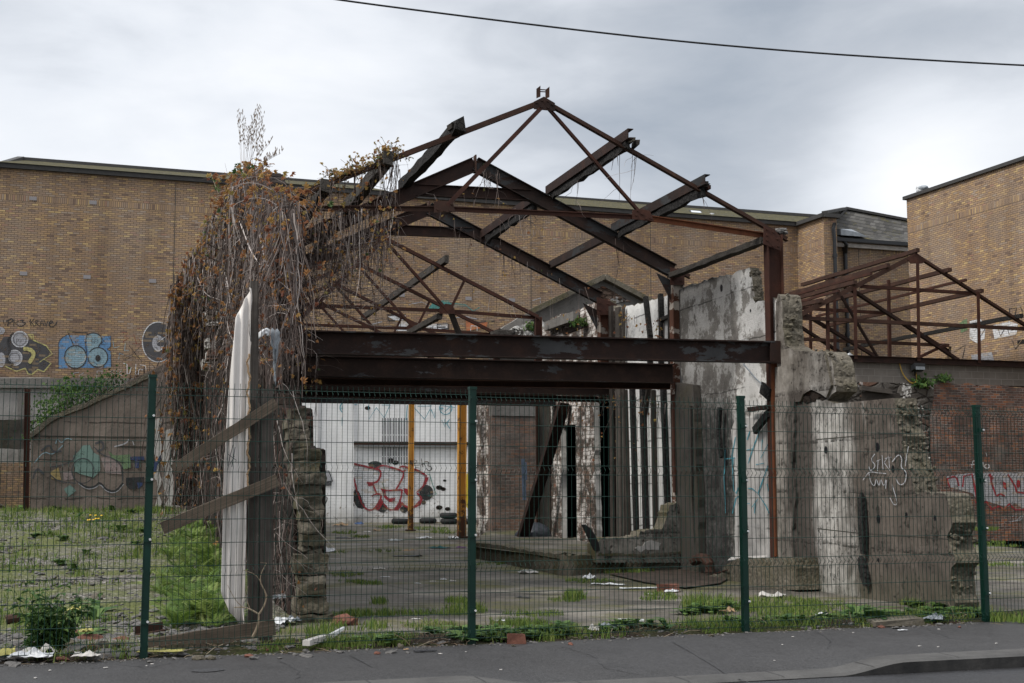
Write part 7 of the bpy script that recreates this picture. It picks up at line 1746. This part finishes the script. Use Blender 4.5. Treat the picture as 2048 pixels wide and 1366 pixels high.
    for i in range(5200):
        Y = 13.5+27*random.random()**1.6; x = xlw(Y)-U(.2,11)
        p = Vector((x, Y, gzl(Y))); f = mnoise.noise(Vector((x*.5, Y*.35, 2)))+.5*mnoise.noise(Vector((x*1.6, Y*1.2, 4)))+.35*clamp((Y-24)/14)+.25*clamp(1-abs(x-xlw(Y))/1.5)
        if f+U(-.25,.25) < .06+.3*clamp((21-Y)/7): continue
        blades(b, p, 10, U(.03,.10)*(1+.03*Y), .14)
    tag(b.build('grass', M['grass']), 'patchy short grass growing through the gravel lot', 'grass', None, 'stuff')
    b = MB()
    for u, v, ru, rv, n, h in ((690,1150,32,4,40,.06),(700,1163,20,3,22,.05),(740,1167,30,4,40,.06),(760,1207,18,4,30,.09),(915,1203,22,4,40,.08),(930,1222,40,10,70,.10),(800,1230,130,3,120,.09),(720,1232,60,3,60,.08),(1130,1200,30,4,30,.05),(1148,1196,18,5,60,.12),(1320,1195,40,8,50,.07),(1420,1215,55,12,120,.16),(1560,1215,90,20,260,.07),(1660,1225,90,22,220,.06),(1760,1176,45,8,160,.11),(1640,1166,90,4,110,.08),(1860,1205,60,12,200,.12),(1250,1146,60,3,60,.09),(1180,1163,50,3,40,.06),(1500,1215,60,10,80,.06),(690,1066,22,3,30,.08),(720,1074,22,2,24,.08),(780,1055,28,3,40,.09),(860,1058,40,3,50,.09),(890,1065,30,3,40,.09),(760,1102,40,3,36,.05),(680,1105,15,3,16,.05),(2000,1045,70,6,260,.16),(1960,1058,40,4,90,.12),(2000,1130,60,3,50,.06),(1985,1092,60,2,40,.06),(2040,1240,60,4,60,.1),(1985,1085,30,3,30,.05),(880,1290,160,4,0,.1),(720,1255,60,8,45,.09),(640,1268,30,10,34,.12),(1065,1230,60,4,50,.07),(1040,1250,60,4,70,.09),(860,1252,60,10,60,.05),(640,1100,20,2,14,.06),(1120,1140,20,2,20,.06),(975,1128,40,2,24,.05)):
        for _ in range(n):
            a = U(0,6.283); r = math.sqrt(random.random()); p = ground(u+ru*r*math.cos(a), v+rv*r*math.sin(a), gz); blades(b, p, 7, h, .06)
    tag(b.build('grass', M['grass']), 'tufts of grass and moss growing on the concrete yard', 'grass', None, 'stuff')
    # loose stones on the lot
    b = MB()
    for i in range(5200):
        Y = 11.6+26*random.random()**2.1; x = xlw(Y)-U(.3,9)
        if Y < 14.5: x = U(-5.2,-2.4)
        d = (Vector((x,Y,0))-Vector((FP0.x,FP0.y,0))).dot(FEN.n)
        if d < .15: continue
        rock(b, (x, Y, gzl(Y)+.005), U(.010,.028)*(1+.02*Y)*random.choice((1,1,1.6)), .55)
    tag(b.build('loose_gravel', m_leaf('gravel_stone', [(0,(.1,.1,.1)),(1,(.1,.1,.1))], 0) if False else M['rock']), 'loose broken stones scattered over the gravel lot', 'gravel', None, 'stuff')
    b = MB()
    for i in range(900):
        s = U(-1.2,13); w = U(-.12,.5); p = FEN.pt((s,0), w); p.z = fz(p)
        if s > 3 and random.random() < .5: continue
        d = Vector((U(-1,1),U(-1,1),U(-.05,.3))).normalized(); l = U(.04,.22); b.c = U(0,1); b.tube([p, p+d*l*.5+Vector((U(-.02,.02),U(-.02,.02),.01)), p+d*l], U(.0015,.0035), 3, False)
    tag(b.build('dry_twigs', M['dry']), 'dry twigs and dead stalks littering the foot of the fence', 'twigs', None, 'stuff')
    b = MB()
    for i in range(700):
        u = U(0,1950); s = FEN.px(u,1270)[0]; w = random.gauss(-.04,.1); p = FEN.pt((s,0), w); p.z = fz(p)-.002 if w > -.05 else build_ground.pz(p)+.003; rock(b, p, U(.006,.02), .6)
    tag(b.build('grit', M['rock']), 'grit and crumbs along the inner edge of the pavement', 'grit', None, 'stuff')
    # dead sapling by the posts
    t = thing('dead_branch', HOARD.P(515,1290,-.15), 'bare pale forked dead sapling in front of the hoarding posts', 'branch'); b = MB(); Hh = lambda u, v: HOARD.P(u, v, -.2)
    for pts, r in (([(504,1276),(513,1260),(518,1240),(517,1228)],.016),([(517,1228),(500,1218),(485,1214),(468,1215)],.010),([(517,1230),(530,1210),(534,1190),(522,1168)],.010),([(534,1192),(528,1180),(515,1150),(487,1140)],.006),([(522,1168),(520,1150),(533,1126)],.005),([(485,1214),(470,1200),(455,1170)],.004),([(533,1126),(520,1125)],.003),([(500,1218),(490,1190),(496,1172)],.004)):
        b.c = U(.6,1); b.tube([Hh(*q) for q in smooth_pts(pts)], r, 6, True, r*.5)
    b.build('twigs', M['dry'], t)
# ---------------------------------------------------------------- loose things: stones, tyres, litter
def build_litter():
    M = MAT; random.seed(77)
    def crumple(name, u, v, w, h, mat, lab, cat='litter', zf=gz, flat=.5, dz=0.0, seed=0, grp=None):
        """crumpled scrap w x h metres"""
        p = ground(u, v, zf) if zf is not fz else ground(u, v, 0.02); b = MB(); n = 7; ix = {}; a = U(-.6,.6); ca, sa = math.cos(a), math.sin(a)
        for i in range(n+1):
            for j in range(n+1):
                x = (i/n-.5)*w*(1+.25*mnoise.noise(Vector((j*.7,seed,1)))); y = (j/n-.5)*h*(1+.25*mnoise.noise(Vector((i*.7,seed,2))))
                z = abs(mnoise.noise(Vector((i*.36+seed*3, j*.36, seed))))*min(w,h,.22)*min(flat,.75)*1.5*(1-max(abs(i/n-.5),abs(j/n-.5))*1.2)+.012+dz
                ix[i,j] = b.add(p+Vector((x*ca-y*sa, x*sa+y*ca, z)))
        for i in range(n):
            for j in range(n): b.face((ix[i,j],ix[i+1,j],ix[i+1,j+1],ix[i,j+1]))
        o = b.build(name, M[mat]); tag(o, lab, cat, grp); o.modifiers.new('t','SOLIDIFY').thickness = .004; return o
    C = crumple
    C('plastic_bag',792,1082,.36,.28,'white','crumpled white plastic bag alone in mid yard',flat=.5,seed=1)
    C('black_rag',690,1077,.5,.25,'black','flat black rag on the concrete left of the white bag',flat=.3,seed=2)
    C('black_rag',815,1113,.6,.25,'black','black sheet of plastic under a piece of cardboard in mid yard',flat=.35,seed=3)
    C('cardboard',818,1108,.28,.16,'cardb','small tan cardboard scrap lying on the black sheet',flat=.4,dz=.06,seed=4)
    C('teal_cloth',878,1097,.5,.22,'teal','dark teal cloth crumpled left of the platform kerb',flat=.35,seed=5)
    C('purple_wrapper',922,1096,.22,.12,'dpurple','small purple wrapper close to the platform kerb end',flat=.5,seed=6)
    C('paper_scrap',657,1104,.28,.3,'white','white paper scrap beside the stepped block pier',flat=.6,seed=7)
    C('plaster_lump',1056,1147,.34,.22,'paper','pale crumpled lump at the toe of the platform kerb',flat=.7,seed=8)
    C('paper_scrap',735,1065,.3,.16,'paper','pinkish paper scrap far back near the thin yellow post',flat=.4,seed=9)
    C('paper_scrap',754,1062,.25,.2,'cardb','orange tan scrap left of the thin yellow post foot',flat=.5,seed=10)
    C('cardboard',681,1052,.5,.4,'cardb','brown cardboard lump near the left end of the white wall',flat=.7,seed=11)
    C('blue_bag',718,1049,.3,.2,'blue','small blue plastic bag at the base of the white wall',flat=.7,seed=12)
    C('red_cloth',862,1046,.7,.35,'pinkd','dark red cloth heap between tyres at the white wall',flat=.5,seed=13)
    C('paper_scrap',848,1077,.35,.25,'white','white scrap in the yard right of the thin yellow post',flat=.5,seed=14)
    C('paper_scrap',906,1078,.2,.3,'white','white cup-like scrap by the broad yellow post',flat=.9,seed=15)
    C('paper_scrap',757,1139,.22,.12,'paper','pale scrap in the moss stripe across the yard',flat=.4,seed=16)
    C('paper_scrap',770,1155,.16,.05,'white','thin white strip lying on bare concrete',flat=.2,seed=17)
    for i, (u, v) in enumerate(((865,1164),(887,1160),(905,1163),(835,1168),(832,1240),(1148,1195),(1300,1190),(1002,1243))): C('paper_scrap',u,v,.10,.05,'white' if i % 2 else 'paper','tiny pale paper scrap among the crumbs on the yard concrete',flat=.4,seed=20+i,grp='tiny scraps on the yard concrete')
    C('black_rag',1047,1196,.2,.08,'black','small flat black scrap in the open middle of the yard',flat=.3,seed=30)
    C('foil_strip',1215,1170,.5,.12,'white','long white plastic strip along the slab edge, left piece',flat=.3,seed=31)
    C('foil_strip',1290,1178,.7,.14,'white','wide white plastic strip along the slab edge, right piece',flat=.3,seed=32)
    C('foil_strip',1178,1158,.2,.3,'white','white plastic flap standing at the kerb corner',flat=1.0,seed=33)
    C('paper_scrap',1343,1185,.2,.1,'white','white scrap beside red brick pieces at the end of the plastic strip',flat=.6,seed=34)
    C('paper_scrap',1545,1194,.3,.25,'paper','pale tissue scrap in the grass right of the third post',flat=.7,seed=35)
    C('paper_scrap',1455,1226,.16,.14,'cardb','peach coloured scrap left of the third post',flat=.8,seed=36)
    C('paper_scrap',1475,1241,.26,.16,'white','white and blue wrapper right against the third post',flat=.5,seed=37)
    C('paper_scrap',1438,1249,.1,.08,'grey','grey scrap in the weeds left of the third post',flat=.5,seed=38)
    C('crisp_packet',1226,1258,.22,.16,'grey','silvery packet in weeds between second and third posts',flat=.9,zf=fz,seed=39)
    C('paper_cup',1246,1258,.10,.10,'cardb','orange tan paper cup beside the silvery packet',flat=1.2,zf=fz,seed=40)
    C('paper_scrap',1190,1262,.14,.12,'paper','pale scrap left of the silvery packet',flat=.8,zf=fz,seed=41)
    C('paper_scrap',1642,1233,.14,.1,'white','small white scrap in the grass before the concrete wall',flat=.6,seed=42)
    C('paper_scrap',1868,1240,.2,.16,'grey','grey litter heap in weeds left of the fourth post',flat=.8,zf=fz,seed=43)
    C('paper_scrap',1805,1262,.1,.05,'white','white scrap on the pavement edge left of the fourth post',flat=.3,zf=lambda y: -.02,seed=44)
    C('newspaper',62,1316,.36,.16,'white','flat white paper sheet at the fence foot in the left corner',flat=.7,zf=fz,seed=45)
    C('newspaper',80,1310,.24,.22,'paper','folded grey paper standing behind the flat white sheet',flat=.7,zf=fz,seed=46)
    C('newspaper',172,1314,.22,.14,'paper','crumpled white paper left of the first post',flat=.7,zf=fz,seed=47)
    C('yellow_wrapper',5,1312,.2,.2,'yel','yellowish wrapper at the left frame edge',flat=.7,zf=fz,seed=48)
    C('yellow_wrapper',320,1305,.4,.10,'yel','greenish yellow wrapper under the low board',flat=.5,zf=fz,seed=49)
    C('yellow_leaf',147,1246,.12,.2,'yel','big yellowing leaf leaning on the leafy plant',flat=1.6,zf=fz,dz=.12,seed=50)
    C('yellow_leaf',172,1276,.12,.1,'yel','small yellowing leaf low beside the leafy plant',flat=1.2,zf=fz,dz=.05,seed=51)
    C('plastic_bag',560,1248,.2,.22,'white','white bag with red print in the gap behind the low board',flat=1.3,zf=fz,seed=52)
    C('plastic_bag',585,1245,.16,.2,'grey','clear grey bag beside the red printed bag',flat=1.2,zf=fz,seed=53)
    C('plastic_bag',545,1185,.2,.3,'white','torn white bag stuffed high behind the broad post',flat=1.3,zf=fz,dz=.35,seed=54)
    C('plastic_bag',560,1225,.2,.2,'grey','grey bag stuffed behind the broad post',flat=1.3,zf=fz,dz=.15,seed=55)
    C('plastic_bag',505,1175,.12,.25,'white','white scrap wedged between the two posts',flat=1.3,zf=fz,dz=.35,seed=56)
    C('pink_lighter',450,1276,.07,.03,'pink','small pink plastic scrap under the low board',flat=.6,zf=fz,seed=57)
    C('black_rag',118,1018,.7,.4,'black','black rag on the far grass of the gravel lot',zf=gzl,flat=.5,seed=58)
    C('orange_wrapper',812,1301,.05,.03,'cardb','tiny orange wrapper on the pavement edge',zf=lambda y:-.02,flat=.4,seed=59)
    C('black_rag',850,1304,.2,.06,'black','thin black strip on the pavement edge near the second post',zf=lambda y:-.02,flat=.3,seed=60)
    for i in range(16):
        u, v = U(20,2030), 0; v = tab([(0,1352),(700,1325),(1200,1300),(2048,1262)], u)+U(-8,40)*(1 if u > 1000 else .4); p = ground(u, v, -.06); p.z = build_ground.pz(p)+.004
        b = MB(); a = U(0,6.3); x = Vector((math.cos(a),math.sin(a),0))*U(.008,.02); y = Vector((-math.sin(a),math.cos(a),0))*U(.006,.012); b.hexa([p+x*i2+y*j for i2, j in ((-1,-1),(1,-1),(1,1),(-1,1))]+[p+x*i2*.9+y*j+ZV*.005 for i2, j in ((-1,-1),(1,-1),(1,1),(-1,1))]); tag(b.build('gum_scrap', M['paper']), 'tiny pale scrap trodden on the pavement', 'litter', 'tiny scraps on the pavement')
    # box sections and sticks
    def stick(a, c, w, h, mat, lab, name, cat, zf=gz, up=0.0):
        p, q = ground(*a, zf if zf is not fz else .03), ground(*c, zf if zf is not fz else .03); b = MB(); b.extr(p+ZV*(h/2+.01), q+ZV*(h/2+.01+up), Bx(w,h), ZV); tag(b.build(name, M[mat]), lab, cat)
    stick((1236,1243),(1288,1244),.05,.02,'white','long thin white plastic strip lying on the slab','plastic_strip','litter')
    b = MB(); q = lambda u, v, o: FEN.P(u, v, o); b.hexa([q(657,1279,.35),q(661,1280,.25),q(688,1259,.25),q(684,1258,.35),q(657,1268,.35),q(661,1269,.25),q(690,1254,.25),q(686,1253,.35)]); tag(b.build('polystyrene_block', M['white']), 'white polystyrene block tilted at the foot of the block pier', 'litter')
    stick((612,1294),(654,1281),.07,.05,'paper','pale broken plank beside the polystyrene block','plank_scrap','timber',fz)
    stick((1598,1247),(1655,1236),.012,.012,'green','thin dark green rod lying in the grass','rod','rod',gz,.05)
    b = MB(); c = ground(1032, 1283, 0); c.z = fz(c)+.05; b.box(c, .085, .05, .055, None, .015); tag(b.build('brick', M['terracotta']), 'single red brick standing at the fence foot right of the second post', 'brick')
    b = MB(); c = ground(1335, 1183, gz); b.box(c+ZV*.05, .15, .08, .06, None, .02); tag(b.build('brick', M['terracotta']), 'broken red brick at the end of the white plastic strip', 'brick')
    b = MB(); c = ground(690, 1250, gz); rock(b, c+ZV*.04, .13, .6, 2); tag(b.build('brick_lump', M['terracotta']), 'mossy red brick lump beside the block pier foot', 'brick')
    b = MB(); b.extr(ground(275,1270,.04)+ZV*.04, ground(330,1262,.04)+ZV*.05, L_prof(.08), ZV); tag(b.build('rusty_plate', M['rust_brown']), 'bent rusty iron strip on the rubble by the first post', 'scrap metal')
    b = MB(); c = ground(1790, 1248, 0); b.box(c+ZV*.02, .30, .10, .035, (FEN.d, FEN.n, ZV), .03); tag(b.build('concrete_slab', M['conc_moss']), 'mossy broken slab edge in the weeds before the concrete wall', 'slab piece')
    b = MB(); c = ground(12, 1240, 0.1); b.tube([c-ZV*.0, c+Vector((.12,.05,.02))], .05, 9); tag(b.build('tin_can', M['rust_brown']), 'rusty tin can on the gravel at the left edge', 'can')
    # tyres at the white wall
    def tyre(u, v, dz, lab, tilt=0):
        p = ground(u, v, gz)+ZV*(.1+dz); b = MB(); N, m = 24, 8; ix = {}
        for i in range(N):
            a = 6.283*i/N
            for j in range(m):
                t = 6.283*j/m; r = .24+.075*math.cos(t); z = .095*math.sin(t); ix[i,j] = b.add(p+Vector((r*math.cos(a), r*math.sin(a), z)))
        for i in range(N):
            for j in range(m): b.face((ix[i,j],ix[(i+1)%N,j],ix[(i+1)%N,(j+1)%m],ix[i,(j+1)%m]))
        tag(b.build('tyre', M['rubber'], None, True), lab, 'tyre', 'old tyres along the white wall')
    tyre(800,1048,0,'tyre lying left of the thin yellow post'); tyre(856,1047,0,'tyre lying between the two yellow posts'); tyre(898,1048,0,'lower tyre of the stack by the broad yellow post'); tyre(897,1048,.2,'upper tyre of the stack by the broad yellow post'); tyre(936,1048,0,'tyre right of the broad yellow post, half hidden')
    # stones and brick bits at the fence foot
    prot = []
    for k in range(4): b = MB(); random.seed(300+k); rock(b, (0,0,0), .07, (.5,.7,.4,.6)[k], 2, .28); prot.append(b.build('stone', M[('rock','conc_rough','rock','terracotta')[k]]))
    used = [0]*4; random.seed(5)
    def stone(u, v, k, sc, lab, grp, zf=None):
        o = prot[k] if not used[k] else prot[k].copy()
        if used[k]: COL.objects.link(o)
        used[k] += 1; p = ground(u, v, zf or .02)
        if zf is None: p.z = fz(p)+.015
        o.location = p; o.rotation_euler = (U(-.3,.3),U(-.3,.3),U(0,6.3)); o.scale = (sc*U(.7,1.4),sc*U(.7,1.2),sc*U(.6,1.1)); tag(o, lab, 'stone', grp)
    for i in range(46):
        u = U(0,300); v = tab([(0,1322),(300,1300)], u)-U(-4,46); stone(u, v, random.choice((0,0,1,2,2,3)), U(.6,1.7), 'broken stone in the rubble heaped at the fence foot left of the first post', 'rubble stones left of the first post')
    for i in range(34):
        u = U(300,960); v = tab([(300,1312),(620,1300),(960,1287)], u)-U(-6,10); stone(u, v, random.choice((0,0,1,2,3)), U(.3,.75), 'broken stone in the row at the fence foot between first and second posts', 'rubble stones between first and second posts')
    for i in range(30):
        u = U(0,300); v = U(1060,1240); stone(u, v, random.choice((0,1,2)), U(.7,1.5), 'loose stone lying out on the gravel lot', 'stones on the gravel lot', gzl)
    for i in range(22):
        u = U(960,2040); v = tab([(943,1287),(1491,1258),(2048,1240)], u)-U(-6,8); stone(u, v, random.choice((0,1,2,3)), U(.3,.7), 'small stone in the weeds at the fence foot right of the second post', 'stones right of the second post')
MAT['dpurple'] = plain('purple_wrapper', (.12,.03,.14), .5); MAT['pinkd'] = plain('dark_red_cloth', (.17,.03,.05), .9)
build_ground(); build_backdrop(); build_frames(); build_right_shed(); build_right_walls(); build_platform(); build_left(); build_hoarding(); build_fence()
build_vines(); build_plants(); build_litter()
build_world(); build_camera()
